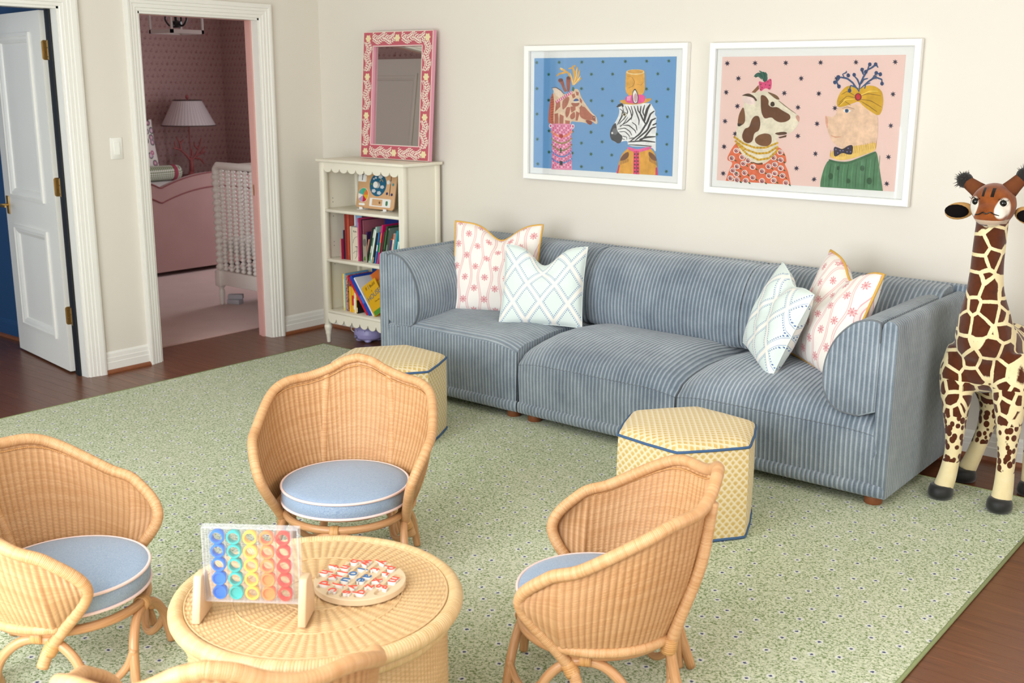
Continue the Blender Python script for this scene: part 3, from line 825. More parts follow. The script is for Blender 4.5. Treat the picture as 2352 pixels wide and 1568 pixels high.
    P['scroll_brace'] = sb_
    posts = []
    for sx in (1, -1):
        mb = MB(); mb.tube(cr([(sx*.116, -.301, .624), (sx*.126, -.280, .46), (sx*.126, -.232, .30), (sx*.120, -.208, .215)], 6), .0165, 12); posts.append(mb)
    P['back_post'] = posts
    bl = []
    for sx in (1, -1):
        mb = MB(); mb.tube(cr([(sx*.120, -.206, .235), (sx*.126, -.228, .13), (sx*.140, -.262, RZ+.008)], 6), .0145, 10); bl.append(mb)
    P['rear_leg'] = bl
    bi = []
    def band(c, ax, r_, w_):
        c = Vector(c); ax = Vector(ax).normalized(); mb = MB(); mb.tube([c-ax*w_/2, c-ax*w_*.3, c+ax*w_*.3, c+ax*w_/2], [r_*.93, r_, r_, r_*.93], 12); bi.append(mb)
    for phi in (90, 0, 180, 270):
        a = rad(phi); band((.203*cos(a), .203*sin(a), .205), (-sin(a), cos(a), 0), .0235, .03)
    for sx in (1, -1):
        band((sx*.214, .038, .175), (sx*.1, -.25, -.45), .0205, .04); band((sx*.120, -.208, .222), (0, -.1, 1), .022, .045)
        band((sx*.262*cos(rad(31)), .262*sin(rad(31)), .085), (0, 0, 1), .019, .02)
    P['binding'] = bi
    return P
CP = chair_parts(CK)
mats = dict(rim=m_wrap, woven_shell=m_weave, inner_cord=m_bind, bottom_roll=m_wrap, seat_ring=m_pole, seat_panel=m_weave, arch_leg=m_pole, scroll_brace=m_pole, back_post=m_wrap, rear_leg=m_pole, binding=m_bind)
def fixn(mb):
    return mb
chair0 = thing('rattan_chair', '', 'chair', group='small rattan armchairs around the round table')
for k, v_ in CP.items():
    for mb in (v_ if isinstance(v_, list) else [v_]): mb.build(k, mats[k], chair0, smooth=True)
cush0 = thing('seat_cushion', '', 'cushion', group='round blue cushions on the rattan chairs')
r_ = .217
prof = [(.001, .2475), (r_-.006, .250), (r_, .254), (r_+.002, .28), (r_, .306), (r_-.004, .311), (r_-.03, .317), (r_-.09, .324), (r_-.16, .327), (.001, .328)]
MB().lathe(prof, 56).build('cover', m_denim, cush0, smooth=True)
for z in (.2555, .3075): MB().tube([((r_+.001)*cos(2*PI*k/64), (r_+.001)*sin(2*PI*k/64), z) for k in range(64)], .0047, 8, closed=True).build('piping', m_pinkpipe, cush0, smooth=True)
CH = [((2.9038, -3.5724, 0), -.9472, 'rattan armchair at the left edge of the picture, facing right', 'round blue cushion on the rattan chair at the left edge'),
      ((2.9974, -2.6035, 0), -2.5027, 'rattan armchair facing the camera beyond the round table', 'round blue cushion on the far rattan chair, its whole front showing'),
      ((4.1306, -2.7233, 0), 2.0489, 'rattan armchair right of the table, seen from its side in front of an ottoman', 'round blue cushion half hidden behind the arm of the right rattan chair'),
      ((3.985, -3.828, 0), .8318, 'rattan armchair with its back to the camera, cut off by the bottom edge', 'round blue cushion on the nearest rattan chair, glimpsed below the rim of the table')]
for i, (loc, rz, lab, lab2) in enumerate(CH):
    c = chair0 if i == 0 else copy_tree(chair0); q = cush0 if i == 0 else copy_tree(cush0)
    c.location = loc; c.rotation_euler = (0, 0, rz); c['label'] = lab
    q.location = loc; q.rotation_euler = (0, 0, rz); q['label'] = lab2

TX, TY, TZ, TR = 3.663, -3.311, .37, .374
def table():
    t = thing('rattan_table', 'round woven rattan drum table in the middle of the four small chairs', 'table', (TX, TY, 0))
    def disc(r0, r1, ns, nr, per, pr, amp):
        C = ns*per; V = []; U = []
        for j in range(nr*pr+1):
            f = j/(nr*pr); r = r0+(r1-r0)*f; row = f*nr; ph = 1 if int(math.floor(row+1e-6)) % 2 == 0 else -1
            for i in range(C+1):
                a = 2*PI*i/C; s = i/per
                d = amp*(.5+.5*cos(2*PI*s))*.9+amp*.55*cos(PI*s)*ph*abs(sin(PI*row))
                V.append((r*cos(a), r*sin(a), TZ-.0060+d)); U.append((s+r0*1000, row+r0*700))
        F = []; UV = []; W_ = C+1
        for j in range(nr*pr):
            for i in range(C):
                q = (j*W_+i, j*W_+i+1, (j+1)*W_+i+1, (j+1)*W_+i); F.append(q); UV.append(tuple(U[m_] for m_ in q))
        return MB().add(V, F, UV)
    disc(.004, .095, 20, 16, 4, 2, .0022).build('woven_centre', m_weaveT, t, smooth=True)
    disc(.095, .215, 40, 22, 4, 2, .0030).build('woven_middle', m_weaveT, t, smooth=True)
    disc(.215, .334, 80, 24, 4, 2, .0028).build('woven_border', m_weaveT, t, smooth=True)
    for r, n_ in ((.096, 60), (.216, 120), (.333, 190)):
        pts = [((r+.0015*sin(2*PI*k/2))*cos(2*PI*k/n_), r*sin(2*PI*k/n_), TZ-.0052+.0012*(k % 2)) for k in range(n_)]
        MB().tube(pts, .0026, 6, closed=True).build('twined_ring', m_weaveT, t, smooth=True)
    MB().tube([((TR-.021)*cos(2*PI*k/96), (TR-.021)*sin(2*PI*k/96), TZ-.019) for k in range(96)], .0215, 14, closed=True).build('wrapped_rim', m_wrapT, t, smooth=True)
    MB().tube([((TR-.036)*cos(2*PI*k/96), (TR-.036)*sin(2*PI*k/96), TZ-.052) for k in range(96)], .017, 12, closed=True).build('under_rim', m_wrapT, t, smooth=True)
    NS, per, NR, pr = 150, 3, 50, 2; C = NS*per; V = []; U = []
    for j in range(NR*pr+1):
        f = j/(NR*pr); z = RZ+.012+(TZ-.06-RZ)*f; row = f*NR; ph = 1 if int(math.floor(row+1e-6)) % 2 == 0 else -1
        r = .334-.004*f
        for i in range(C+1):
            a = 2*PI*i/C; s = i/per; d = .0026*cos(PI*s)*ph*abs(sin(PI*row)); V.append(((r+d)*cos(a), (r+d)*sin(a), z)); U.append((s, row))
    F = []; UV = []; W_ = C+1
    for j in range(NR*pr):
        for i in range(C):
            q = (j*W_+i, j*W_+i+1, (j+1)*W_+i+1, (j+1)*W_+i); F.append(q); UV.append(tuple(U[m_] for m_ in q))
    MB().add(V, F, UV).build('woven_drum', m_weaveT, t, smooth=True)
    MB().tube([(.331*cos(2*PI*k/96), .331*sin(2*PI*k/96), RZ+.0125) for k in range(96)], .0125, 10, closed=True).build('foot_rim', m_wrapT, t, smooth=True)
    return t
table()
# ================================================================== bookcase, mirror, books
m_case = painted('bookcase_cream', '#ece5d3', .38, .012, 5, .02)
BX0, BX1, BY0, BY1, BT = .362, 1.098, -.362, -.034, 1.182
bc = thing('bookcase', 'cream bookcase with scalloped trim and turned feet in the corner by the doorway', 'bookcase', (0, 0, 0))
MB().box(BX0-.016, BX1+.016, BY0-.014, BY1+.006, BT-.018, BT).build('top_board', m_case, bc, bevel=.004)
pw = .040
for x, y in ((BX0, BY0), (BX1-pw, BY0), (BX0, BY1-pw), (BX1-pw, BY1-pw)):
    MB().box(x, x+pw, y, y+pw, .125, BT-.018).build('post', m_case, bc, bevel=.002, seg=1)
    cx, cy = x+pw/2, y+pw/2
    MB().lathe([(.012, .0), (.013, .006), (.016, .045), (.019, .056), (.021, .06), (.019, .066), (.024, .085), (.027, .10), (.026, .112), (.021, .118), (.024, .121), (.024, .126)], 18, (cx, cy, 0)).build('turned_foot', m_case, bc, smooth='auto')
for x0, x1 in ((BX0+.008, BX0+.020), (BX1-.020, BX1-.008)):
    MB().box(x0, x1, BY0+.03, BY1-.03, .15, BT-.018).build('side_panel', m_case, bc)
MB().box(BX0+.02, BX1-.02, BY1-.014, BY1-.004, .15, BT-.018).build('back_panel', m_case, bc)
for z in (.869, .552, .216):
    MB().box(BX0+.022, BX1-.022, BY0+.004, BY1-.014, z-.018, z).build('shelf', m_case, bc, bevel=.002, seg=1)
def scallop_strip(z_top, z_mid, drop, n):
    a, b = BX0+pw, BX1-pw; w_ = (b-a)/n; poly = [(a, z_top), (a, z_mid)]
    for k in range(n):
        for q in range(1, 9):
            t = q/9; poly.append((a+w_*(k+t), z_mid-drop*math.sqrt(max(0, 1-(2*t-1)**2))))
        poly.append((a+w_*(k+1), z_mid))
    poly += [(b, z_top)]
    return MB().prism(poly[::-1], lambda u, v, d: (u, d, v), BY0+.004, BY0+.016)
scallop_strip(BT-.018, 1.128, .026, 9).build('scalloped_trim', m_case, bc)
scallop_strip(.198, .165, .032, 9).build('scalloped_trim', m_case, bc)
m_hole = flat('pin_hole', '#2a241c', .8)
for z in (.93, .905, .84, .815, .65, .625, .53, .505):
    MB().lathe([(.003, 0), (.003, .0006)], 8, fn=lambda p: Vector((BX0+.0205+p.z, -.27+p.x, z+p.y))).build('pin_hole', m_hole, bc)

# ---- mirror leaning on the wall
mir = thing('mirror', 'pink mirror with bone inlay flower and leaf frame, leaning on top of the bookcase', 'mirror', (.792, -.094, BT+.0005))
MW, MH, MT = .592, .772, .032; FWD = .088
tilt = rad(-4.2); mir.rotation_euler = (tilt, 0, 0)
m_pinkinlay = painted('rose_pink_resin', '#bf5a66', .4, .05, 30, .05); m_bone = painted('bone_inlay', '#f3e2d2', .4, .05, 50, .05); m_bone2 = painted('cream_bone_inlay', '#ecdcae', .4, .05, 50, .05)
m_pinkside = painted('pink_edge_paint', '#e39bb0', .45, .03, 20, .03)
fr = MB()
for x0, x1, z0, z1 in ((-MW/2, -MW/2+FWD, 0, MH), (MW/2-FWD, MW/2, 0, MH), (-MW/2+FWD, MW/2-FWD, 0, FWD), (-MW/2+FWD, MW/2-FWD, MH-FWD, MH)): fr.box(x0, x1, -MT, -.004, z0, z1)
fr.build('frame', m_pinkside, mir)
ff = MB()
for x0, x1, z0, z1 in ((-MW/2+.004, -MW/2+FWD-.006, .004, MH-.004), (MW/2-FWD+.006, MW/2-.004, .004, MH-.004), (-MW/2+FWD-.006, MW/2-FWD+.006, .004, FWD-.006), (-MW/2+FWD-.006, MW/2-FWD+.006, MH-FWD+.006, MH-.004)): ff.box(x0, x1, -MT-.0012, -MT+.001, z0, z1)
ff.build('frame_face', m_pinkinlay, mir)
ed = MB(); e = .0035
for a, b in ((0, FWD-.006),):
    for (x0, x1, z0, z1) in ((-MW/2, MW/2, 0, MH), (-MW/2+FWD, MW/2-FWD, FWD, MH-FWD)):
        s_ = e if x0 == -MW/2 else -e
        for q in ((x0, x0+s_, z0, z1), (x1-s_, x1, z0, z1), (x0, x1, z0, z0+s_), (x0, x1, z1-s_, z1)): ed.box(min(q[0], q[1]), max(q[0], q[1]), -MT-.0018, -MT, min(q[2], q[3]), max(q[2], q[3]))
ed.build('bone_border', m_bone, mir)
m_mirror = flat('mirror_glass', (.62, .58, .54), .02, metal=1.0)
MB().box(-MW/2+FWD-.002, MW/2-FWD+.002, -.012, -.008, FWD-.002, MH-FWD+.002).build('glass', m_mirror, mir)
lf = MB(); rr = random.Random(5)
def leaf(x, z, a, L_, W_=.42):
    pts = [(0, 0), (.3, .5*W_), (.65, .42*W_), (1, 0), (.65, -.3*W_), (.3, -.4*W_)]
    P_ = [(x+L_*(u*cos(a)-v*sin(a)), -MT-.0022, z+L_*(u*sin(a)+v*cos(a))) for u, v in pts]; lf.add(P_, [tuple(range(6))])
fl_pos = [(-.252, .04), (0, .04), (.252, .04), (-.252, .262), (.252, .262), (-.252, .50), (.252, .50), (-.252, .732), (0, .732), (.252, .732)]
def run(p, q):
    L_ = math.dist(p, q); a = math.atan2(q[1]-p[1], q[0]-p[0]); n_ = int(L_/.0135)
    for k in range(n_):
        t = (k+.5)/n_; w_ = .010*sin(t*PI*5)
        x = p[0]+(q[0]-p[0])*t-sin(a)*w_; z = p[1]+(q[1]-p[1])*t+cos(a)*w_
        if min(math.dist((x, z), c) for c in fl_pos) < .024: continue
        for s_ in (1, -1):
            leaf(x+rr.uniform(-.001, .001), z, a+s_*rad(52+rr.uniform(-8, 8)), .025)
            leaf(x-sin(a)*s_*.019, z+cos(a)*s_*.019, a+s_*rad(25), .019)
for i, j in ((0, 3), (3, 5), (5, 7), (2, 4), (4, 6), (6, 9), (0, 1), (1, 2), (7, 8), (8, 9)): run(fl_pos[i], fl_pos[j])
lf.build('leaf_inlay', m_bone, mir, kind='stuff')
for x, z in fl_pos:
    f_ = MB(); poly = []
    for k in range(36):
        a = 2*PI*k/36; r = .0205+.0032*cos(6*a); poly.append((x+r*cos(a), z+r*sin(a)))
    f_.prism(poly[::-1], lambda u, v, d: (u, d, v), -MT-.0034, -MT); o = f_.build('flower_inlay', m_bone2, mir)

# ---- books
def flatc(c, rough=.45): return flat('book_'+c, c, rough)
m_page = painted('book_pages', '#efe8d8', .8, .05, 80, .1)
def text_mesh(s, size, extrude=0.0, align='CENTER'):
    cu = bpy.data.curves.new('t', 'FONT'); cu.body = s; cu.size = size; cu.extrude = extrude; cu.align_x = align; cu.align_y = 'CENTER'; cu.resolution_u = 3
    o = bpy.data.objects.new('t', cu); COL.objects.link(o); dg = bpy.context.evaluated_depsgraph_get(); dg.update()
    me = bpy.data.meshes.new_from_object(o.evaluated_get(dg)); bpy.data.objects.remove(o); bpy.data.curves.remove(cu); return me
def text_part(s, size, mat, parent, mtx, extrude=.0003):
    me = text_mesh(s, size, extrude); me.transform(mtx); me.materials.clear(); me.materials.append(mat); return link('lettering', me, parent)
def book(label, x, z, th, h, d, col, y=-.30, lean=0, turn=0, deco=None, group='books on the middle shelf'):
    """spine faces the room (-y); x,z = lower left edge of the spine; lean in degrees about y (positive tips to the right)"""
    t = thing('book', label, 'book', (x, y, z), 0, group); t.rotation_euler = (0, rad(lean), rad(turn))
    c = MB(); k = .0022; c.box(0, k, 0, d, 0, h); c.box(th-k, th, 0, d, 0, h); c.box(0, th, -.0015, k, 0, h); c.build('cover', flatc(col), t)
    MB().box(k, th-k, k, d-.004, .003, h-.003).build('pages', m_page, t)
    if deco:
        for (z0, z1, cc) in deco: MB().box(.0008, th-.0008, -.0020, -.0012, z0*h, z1*h).build('spine_panel', flatc(cc), t)
    return t
Zm = .5525; Zl = .2165
G2 = 'books on the bottom shelf'
book('thin navy book standing at the left end of the middle shelf', .502, Zm, .010, .185, .17, '#23244f')
b = book('red bag-shaped board book with a handle at the left of the middle shelf', .494, Zm, .007, .13, .15, '#c01f3f', y=-.312)
book('tall dark red book on the middle shelf', .518, Zm, .022, .295, .22, '#8a2a20')
book('tall brick red book beside the dark red one', .541, Zm, .020, .293, .22, '#a8402a', deco=[(.1, .9, '#b64b30')])
book('tall pale blue book with a white spine standing behind the cream book', .566, Zm, .012, .292, .20, '#e6e9ee', y=-.26)
cb = book('cream picture book with a plain spine on the middle shelf', .566, Zm, .016, .215, .036, '#d6cab6', turn=0)
pb_ = MB().box(.5805, .634, -.262, -.258, Zm, Zm+.29).build('book', flatc('#8fb0d6')); tag(pb_, 'pale blue picture book cover showing above the cream book', 'book', 'books on the middle shelf')
cv = MB().box(.584, .634, -.300, -.296, Zm, Zm+.212).build('book', flatc('#dccfbb')); tag(cv, 'cream book cover with a loose black ink drawing turned to the room', 'book', 'books on the middle shelf')
ink = flat('ink_black', '#17161a', .6)
l_ = MB(); l_.tube([(.592, -.3012, Zm+.11), (.60, -.3012, Zm+.135), (.616, -.3012, Zm+.15), (.631, -.3012, Zm+.155)], .0008, 5); l_.tube([(.592, -.3012, Zm+.045), (.608, -.3012, Zm+.06), (.63, -.3012, Zm+.062)], .0009, 5); l_.tube([(.628, -.3012, Zm+.09), (.622, -.3012, Zm+.03), (.606, -.3012, Zm+.012)], .0009, 5)
l_.box(.613, .631, -.3012, -.3005, Zm+.088, Zm+.092); l_.build('drawing', ink, cv)
text_part('Kris', .018, ink, cv, Matrix.Translation((.610, -.3008, Zm+.185)) @ Matrix.Rotation(rad(90), 4, 'X'))
book('tall magenta pink book next to the cream one', .636, Zm, .013, .272, .21, '#c43f6c', deco=[(.1, .9, '#cf5d85')])
book('thin plum book beside the pink one', .652, Zm, .008, .262, .20, '#4c2436', y=-.285)
book('thin dusty rose book beside the plum one', .663, Zm, .007, .258, .20, '#a85f6c', y=-.28)
gb = MB().box(.688, 1.03, -.112, -.1, Zm, Zm+.285).build('book', flatc('#1c2f7c')); tag(gb, 'large navy hardback with a big letter G on its cover, standing at the back', 'book', 'books on the middle shelf')
text_part('G', .085, flatc('#b0a6c0'), gb, Matrix.Translation((.70+.18, -.1125, Zm+.235)) @ Matrix.Rotation(rad(90), 4, 'X')); text_part('G', .07, flatc('#2a1440'), gb, Matrix.Translation((.70+.18, -.1132, Zm+.235)) @ Matrix.Rotation(rad(90), 4, 'X'))
def lean_book(label, xb, th, h, lean, spine, face, y=-.30, z=Zm, group='books on the middle shelf', deco=None, face_deco=None, d=.16):
    t = book(label, xb, z+th*sin(rad(max(lean, 0))) if lean > 0 else z, th, h, d, spine, y=y, lean=lean, group=group, deco=deco)
    return t
lean_book('purple edged picture book with a taupe cover, first of the leaning row', .673, .010, .195, 13, '#3d2358', None)
fc = MB().box(.688, .722, -.3085, -.3045, Zm, Zm+.175).build('book', flatc('#9d9380')); tag(fc, 'taupe book cover with a grey disc in the leaning row', 'book', 'books on the middle shelf'); fc.rotation_euler = (0, 0, 0)
MB().lathe([(.024, 0), (.024, .001)], 20, fn=lambda p: Vector((.706+p.x*.6, -.3087-p.z, Zm+.125+p.y))).build('disc', flatc('#6b665f'), fc)
MB().prism([(0, 0), (.022, .004), (.016, .03), (.006, .022)], lambda u, v, q: (.690+u, q, Zm+.01+v), -.3095, -.3085).build('leaf_print', flatc('#4f7a2c'), fc)
for i, (lab, xb, th, h, ln, col, dc) in enumerate([
    ('thin salmon book leaning beside the taupe cover', .697, .008, .15, 14, '#d78d7a', None),
    ('black green book leaning in the middle of the shelf', .708, .012, .225, 15, '#1f2a26', None),
    ('white and green patterned book leaning right', .727, .010, .22, 15, '#cfd8c8', [(.05, .3, '#5d8a4a'), (.5, .75, '#3f6f52')]),
    ('mint striped book leaning right', .743, .012, .235, 14, '#a9cdc4', [(.1, .9, '#e6efe8')]),
    ('black and tan book leaning beside the mint one', .761, .010, .195, 13, '#2b2620', [(.02, .2, '#c9a97a')]),
    ('blue picture book leaning by the sofa arm', .781, .011, .20, 12, '#2e78b8', [(.4, .6, '#d5e6f0')]),
    ('hot pink book with an orange and green spine leaning right', .802, .012, .25, 12, '#d81f6a', [(.55, .8, '#e8743b'), (.3, .55, '#3fae4c')]),
    ('brown book leaning beside the hot pink one', .824, .009, .21, 13, '#5c3a34', None),
    ('dark green speckled book leaning right', .842, .013, .245, 12, '#24402a', [(.4, .9, '#3d6a3a')]),
    ('grey book with a leafy print leaning right', .864, .010, .235, 12, '#7f8d84', [(.55, .95, '#37472f')]),
    ('small orange book with a navy spine end leaning right', .890, .014, .17, 14, '#dd6a35', [(.55, .97, '#22306a')]),
    ('white spined book with an orange top near the bookcase post', .912, .012, .205, 12, '#efe9df', [(.82, .99, '#e2643a'), (.2, .7, '#d9c9b8')]),
    ('teal book leaning near the bookcase post', .938, .015, .225, 11, '#1f93a4', [(.1, .3, '#e7f2f0')]),
    ('thinner teal book with white lettering, last of the leaning row', .964, .014, .225, 9, '#12808e', [(.25, .7, '#cfe9e6')])]):
    lean_book(lab, xb, th, h, ln, col, None, deco=dc, d=.15 if i % 2 else .17)
# bottom shelf
book('yellow spined book standing at the left end of the bottom shelf', .488, Zl, .014, .24, .2, '#f0d05a', group=G2, deco=[(.08, .85, '#f6e39a')])
book('sky blue book beside the yellow one on the bottom shelf', .504, Zl, .010, .242, .2, '#7db4d8', group=G2)
lp = NT('leopard_print'); q = lp.voro(lp.co('Object'), 95, 'F1'); lp.color(lp.mix(q.ss(.42, .30), '#c98a78', '#3a2230')); lp.set(rough=.5)
b = book('leopard patterned book on the bottom shelf', .515, Zl, .018, .232, .2, '#6c3b46', group=G2); b.children[0].data.materials[0] = lp.mat
book('short yellow book with a red panel on the bottom shelf', .548, Zl, .020, .165, .18, '#eeb52d', y=-.305, group=G2)
c2 = MB().box(.570, .600, -.306, -.302, Zl, Zl+.162).build('book', flatc('#f0b82f')); tag(c2, 'yellow book cover with a red square, turned to the room', 'book', G2)
MB().box(.574, .590, -.3075, -.306, Zl+.045, Zl+.11).build('red_square', flatc('#c8202c'), c2); MB().box(.588, .600, -.3072, -.306, Zl+.02, Zl+.09).build('white_figure', flatc('#f2ece4'), c2)
book('small white book with a bitten edge on the bottom shelf', .602, Zl, .010, .13, .15, '#efeae0', y=-.31, group=G2)
book('small yellow book beside the white one', .614, Zl, .009, .125, .15, '#f1c23a', y=-.312, group=G2)
book('tiny black and white book before the leaning stack', .626, Zl, .008, .085, .12, '#22201f', y=-.315, group=G2, deco=[(.1, .45, '#e8e4da')])
def slant(label, x0, z0, th, L_, ang, spine, y, d=.2, deco=None):
    """book tipped over to the left: foot at x0,z0, head up-left"""
    t = thing('book', label, 'book', (x0, y, z0), 0, G2); t.rotation_euler = (0, rad(ang), 0)
    k = .0024; c = MB(); c.box(0, k, 0, d, 0, L_); c.box(th-k, th, 0, d, 0, L_); c.box(0, th, -.002, k, 0, L_); c.build('cover', flatc(spine), t)
    MB().box(k, th-k, k, d-.004, .003, L_-.003).build('pages', m_page, t)
    if deco:
        for z0_, z1_, cc in deco: MB().box(.001, th-.001, -.0028, -.0018, z0_*L_, z1_*L_).build('spine_panel', flatc(cc), t)
    return t
slant('red spined picture book slanting across the bottom shelf', .718, Zl, .016, .285, -37, '#c3172c', -.318, deco=[(.3, .62, '#d8384a')])
slant('royal blue hardback slanting on top of the red book', .739, Zl, .024, .285, -37, '#1546b0', -.316, deco=[(.3, .5, '#3f6fd0')])
slant('white sleeved book slanting over the blue hardback', .770, Zl, .012, .28, -37, '#e9eaf0', -.312)
hs = slant('yellow picture book titled If I Build a House, slanting cover to the room', .788, Zl, .012, .20, -33, '#d8a512', -.318, d=.18)
fcv = MB().box(.012, .145, -.002, .002, .0, .205).build('front_cover', flatc('#dba714'), hs)
MB().box(.012, .145, -.0028, -.002, 0, .03).build('grass_print', flatc('#4d8a2c'), fcv)
def ht(s, size, x, z, c, r=0): text_part(s, size, flatc(c), fcv, Matrix.Translation((x, -.0026, z)) @ Matrix.Rotation(rad(90), 4, 'X') @ Matrix.Rotation(rad(r), 4, 'Z'))
ht('If', .030, .036, .178, '#4a3210'); ht('I', .040, .060, .178, '#2d6f9c'); ht('Build', .028, .100, .180, '#4a3210', 4); ht('a', .018, .075, .150, '#4a3210'); ht('HOUSE', .042, .078, .118, '#1f5f86', 6); ht('Chris Van', .012, .085, .078, '#4a3210')
og = slant('orange and yellow picture book slanting at the back of the bottom shelf', .874, Zl, .012, .30, -33, '#d8721f', -.27, d=.18)
ocv = MB().box(.012, .11, -.002, .002, .12, .30).build('front_cover', flatc('#e0a91a'), og); MB().box(.012, .11, -.0028, -.002, .24, .30).build('orange_band', flatc('#cf6a22'), ocv)
wc = MB().box(.590, .70, -.112, -.108, Zl, Zl+.225).build('book', flatc('#e7e4e2')); tag(wc, 'white picture book with a red title label at the back of the bottom shelf', 'book', G2)
MB().box(.60, .655, -.1135, -.112, Zl+.195, Zl+.215).build('title_label', flatc('#c01f33'), wc); MB().box(.64, .70, -.1135, -.112, Zl+.14, Zl+.19).build('picture_print', flatc('#8093cf'), wc)
bb = MB().box(.52, 1.02, -.072, -.058, Zl, Zl+.252).build('book', flatc('#1d4e9a')); tag(bb, 'wide blue atlas standing against the back of the bottom shelf', 'book', G2)

# ---- calendar board
m_ply = painted('beech_plywood', '#d9ab7c', .5, .06, 25, .1); m_wht = flat('toy_white', '#f3f1ec', .35)
cal = thing('calendar_board', 'wooden weather calendar board with a blue disc on the top shelf', 'toy', (.70, -.205, .8705)); cal.rotation_euler = (rad(-11), 0, 0)
CW = .335; cf = lambda u, v, d: (u, d, v)
MB().prism(rrect(-CW/2, CW/2, .006, .265, .022)[::-1], cf, -.012, 0).build('panel', m_ply, cal, bevel=.002, seg=1)
def disc2(name, cx, cz, r, c, y0, y1, par=cal, n_=32):
    return MB().prism([(cx+r*cos(-2*PI*k/n_), cz+r*sin(-2*PI*k/n_)) for k in range(n_)], cf, y0, y1).build(name, flat('toy_'+c, c, .45), par)
dk = disc2('weather_disc', .012, .158, .072, '#0e5f80', -.0145, -.012)
kn = disc2('knob', .010, .156, .020, '#efece6', -.034, -.0145)
m_cloud = flat('toy_cloud', '#ccd2d8', .5)
for cx, cz, s_ in ((.028, .208, .015), (.052, .146, .014), (.030, .108, .015), (-.018, .118, .015), (-.012, .200, .008), (-.028, .192, .006)):
    c = MB(); poly = [(cx+s_*(1.15*cos(-2*PI*k/30))*(1+.12*cos(5*2*PI*k/30)), cz+s_*.75*sin(-2*PI*k/30)*(1+.12*cos(5*2*PI*k/30))) for k in range(30)]; c.prism(poly, cf, -.0156, -.0145).build('cloud_print', m_cloud, dk)
rb_ = MB(); rb_.tube([(.040+.013*cos(a), -.0152, .178+.013*sin(a)) for a in [PI*k/10 for k in range(11)]], .0018, 5); rb_.build('rainbow_print', flat('toy_rainbow', '#d8a95c', .5), dk)
disc2('green_leaf_print', -.042, .160, .006, '#5a8f1f', -.0156, -.0145, dk)
wheel = [('#3fae7e', 60, 115), ('#58a7a6', 115, 168), ('#eeeae2', 168, 215), ('#b197bd', 215, 270), ('#c2182f', 270, 320), ('#e2ae1c', 320, 366), ('#e0762d', 6, 60)]
wl = disc2('colour_wheel', -.108, .087, .0455, '#e8e4da', -.0136, -.012)
for c, a, b in wheel:
    p = [(-.108, .087)]+[(-.108+.043*cos(rad(t)), .087+.043*sin(rad(t))) for t in [a+(b-a)*k/8 for k in range(9)]]
    MB().prism(p[::-1], cf, -.0150, -.0136).build('wheel_segment', flat('toy_'+c, c, .45), wl)
MB().prism(rrect(-.138, -.086, .022, .036, .006)[::-1], cf, -.0150, -.012).build('wheel_tab', m_wht, cal)
sea = MB().prism(rrect(-.045, .14, .022, .074, .006)[::-1], cf, -.0146, -.012).build('slider_frame', m_wht, cal)
MB().prism(rrect(-.022, .068, .028, .068, .002)[::-1], cf, -.0152, -.0146).build('slider_window', m_ply, sea); MB().prism(rrect(.098, .116, .032, .062, .008)[::-1], cf, -.0160, -.0146).build('cactus_print', flat('toy_cactus', '#3f7d55', .5), sea); disc2('finger_hole', .045, .048, .008, '#7a5636', -.0158, -.0152, sea)
hp = MB().prism(rrect(-.163, -.095, .170, .212, .006)[::-1], cf, -.018, -.012).build('house_holder', m_wht, cal)
poly = [(-.148, .172), (-.098, .172), (-.098, .215)]+[(-.123+.025*cos(rad(a)), .215+.025*sin(rad(a))) for a in range(15, 180, 15)]+[(-.148, .215)]
MB().prism(poly[::-1], cf, -.021, -.018).build('tree_card', m_wht, hp); tr = MB(); tr.box(-.1255, -.1205, -.0218, -.021, .178, .216)
for a in range(30, 151, 20): tr.tube([(-.123, -.0215, .208), (-.123+.019*cos(rad(a)), -.0215, .212+.019*sin(rad(a)))], .0007, 4)
tr.build('tree_print', ink, hp)
MB().box(.118, .123, -.0130, -.0118, .095, .24).build('slot', flat('toy_slot', '#5a3a22', .7), cal)
disc2('slider_knob', .110, .178, .013, '#eeeae4', -.024, -.012)
for cx, cz, c in ((.100, .236, '#b3202a'), (.146, .232, '#b3372a'), (.098, .108, '#1c2a66'), (.140, .104, '#1c2a66'), (.143, .166, '#4f8f92')): disc2('icon_print', cx, cz, .009, c, -.0128, -.012, n_=10)
for x in (-.10, .112):
    c = MB(); c.box(x-.018, x+.018, -.045, .02, 0, .003); c.box(x-.014, x+.014, -.030, -.026, 0, .016); c.build('clip_foot', m_wht, cal).rotation_euler = (rad(11), 0, 0)

# ---- humidifier under the bookcase
hm = thing('humidifier', 'lavender animal shaped humidifier on the floor under the bookcase', 'humidifier', (.562, -.155, 0))
m_lav = flat('lavender_plastic', '#a7a0d0', .4)
body = MB(); body.lathe([(.02, .014), (.075, .016), (.092, .03), (.098, .055), (.092, .085), (.07, .105), (.03, .116), (.004, .118)], 32)
for a in (-40, 40, 140, 220): body.ball((.062*cos(rad(a-90)), .062*sin(rad(a-90)), .012), (.024, .024, .012), 12, 6)
fuse('body', body, m_lav, hm, .004, 5)
MB().ball((-.022, -.097, .040), (.013, .012, .011), 14, 8).build('snout', flat('snout_grey', '#77728f', .4), hm, smooth=True)
for x, z in ((-.055, .075), (-.008, .080), (.045, .080)): MB().ball((x, -.090 if abs(x) < .03 else -.078, z), (.003, .004, .005), 8, 6).build('spot', flat('spot_dark', '#25223a', .4), hm)
co_ = MB(); co_.tube(cr([(-.09, .03, .045), (-.135, .01, .035), (-.165, -.0, .05), (-.160, .01, .08), (-.12, .05, .095), (-.06, .09, .09)], 8), .0028, 8); co_.build('power_cord', flat('cord_white', '#e8e4de', .5), hm, smooth=True)

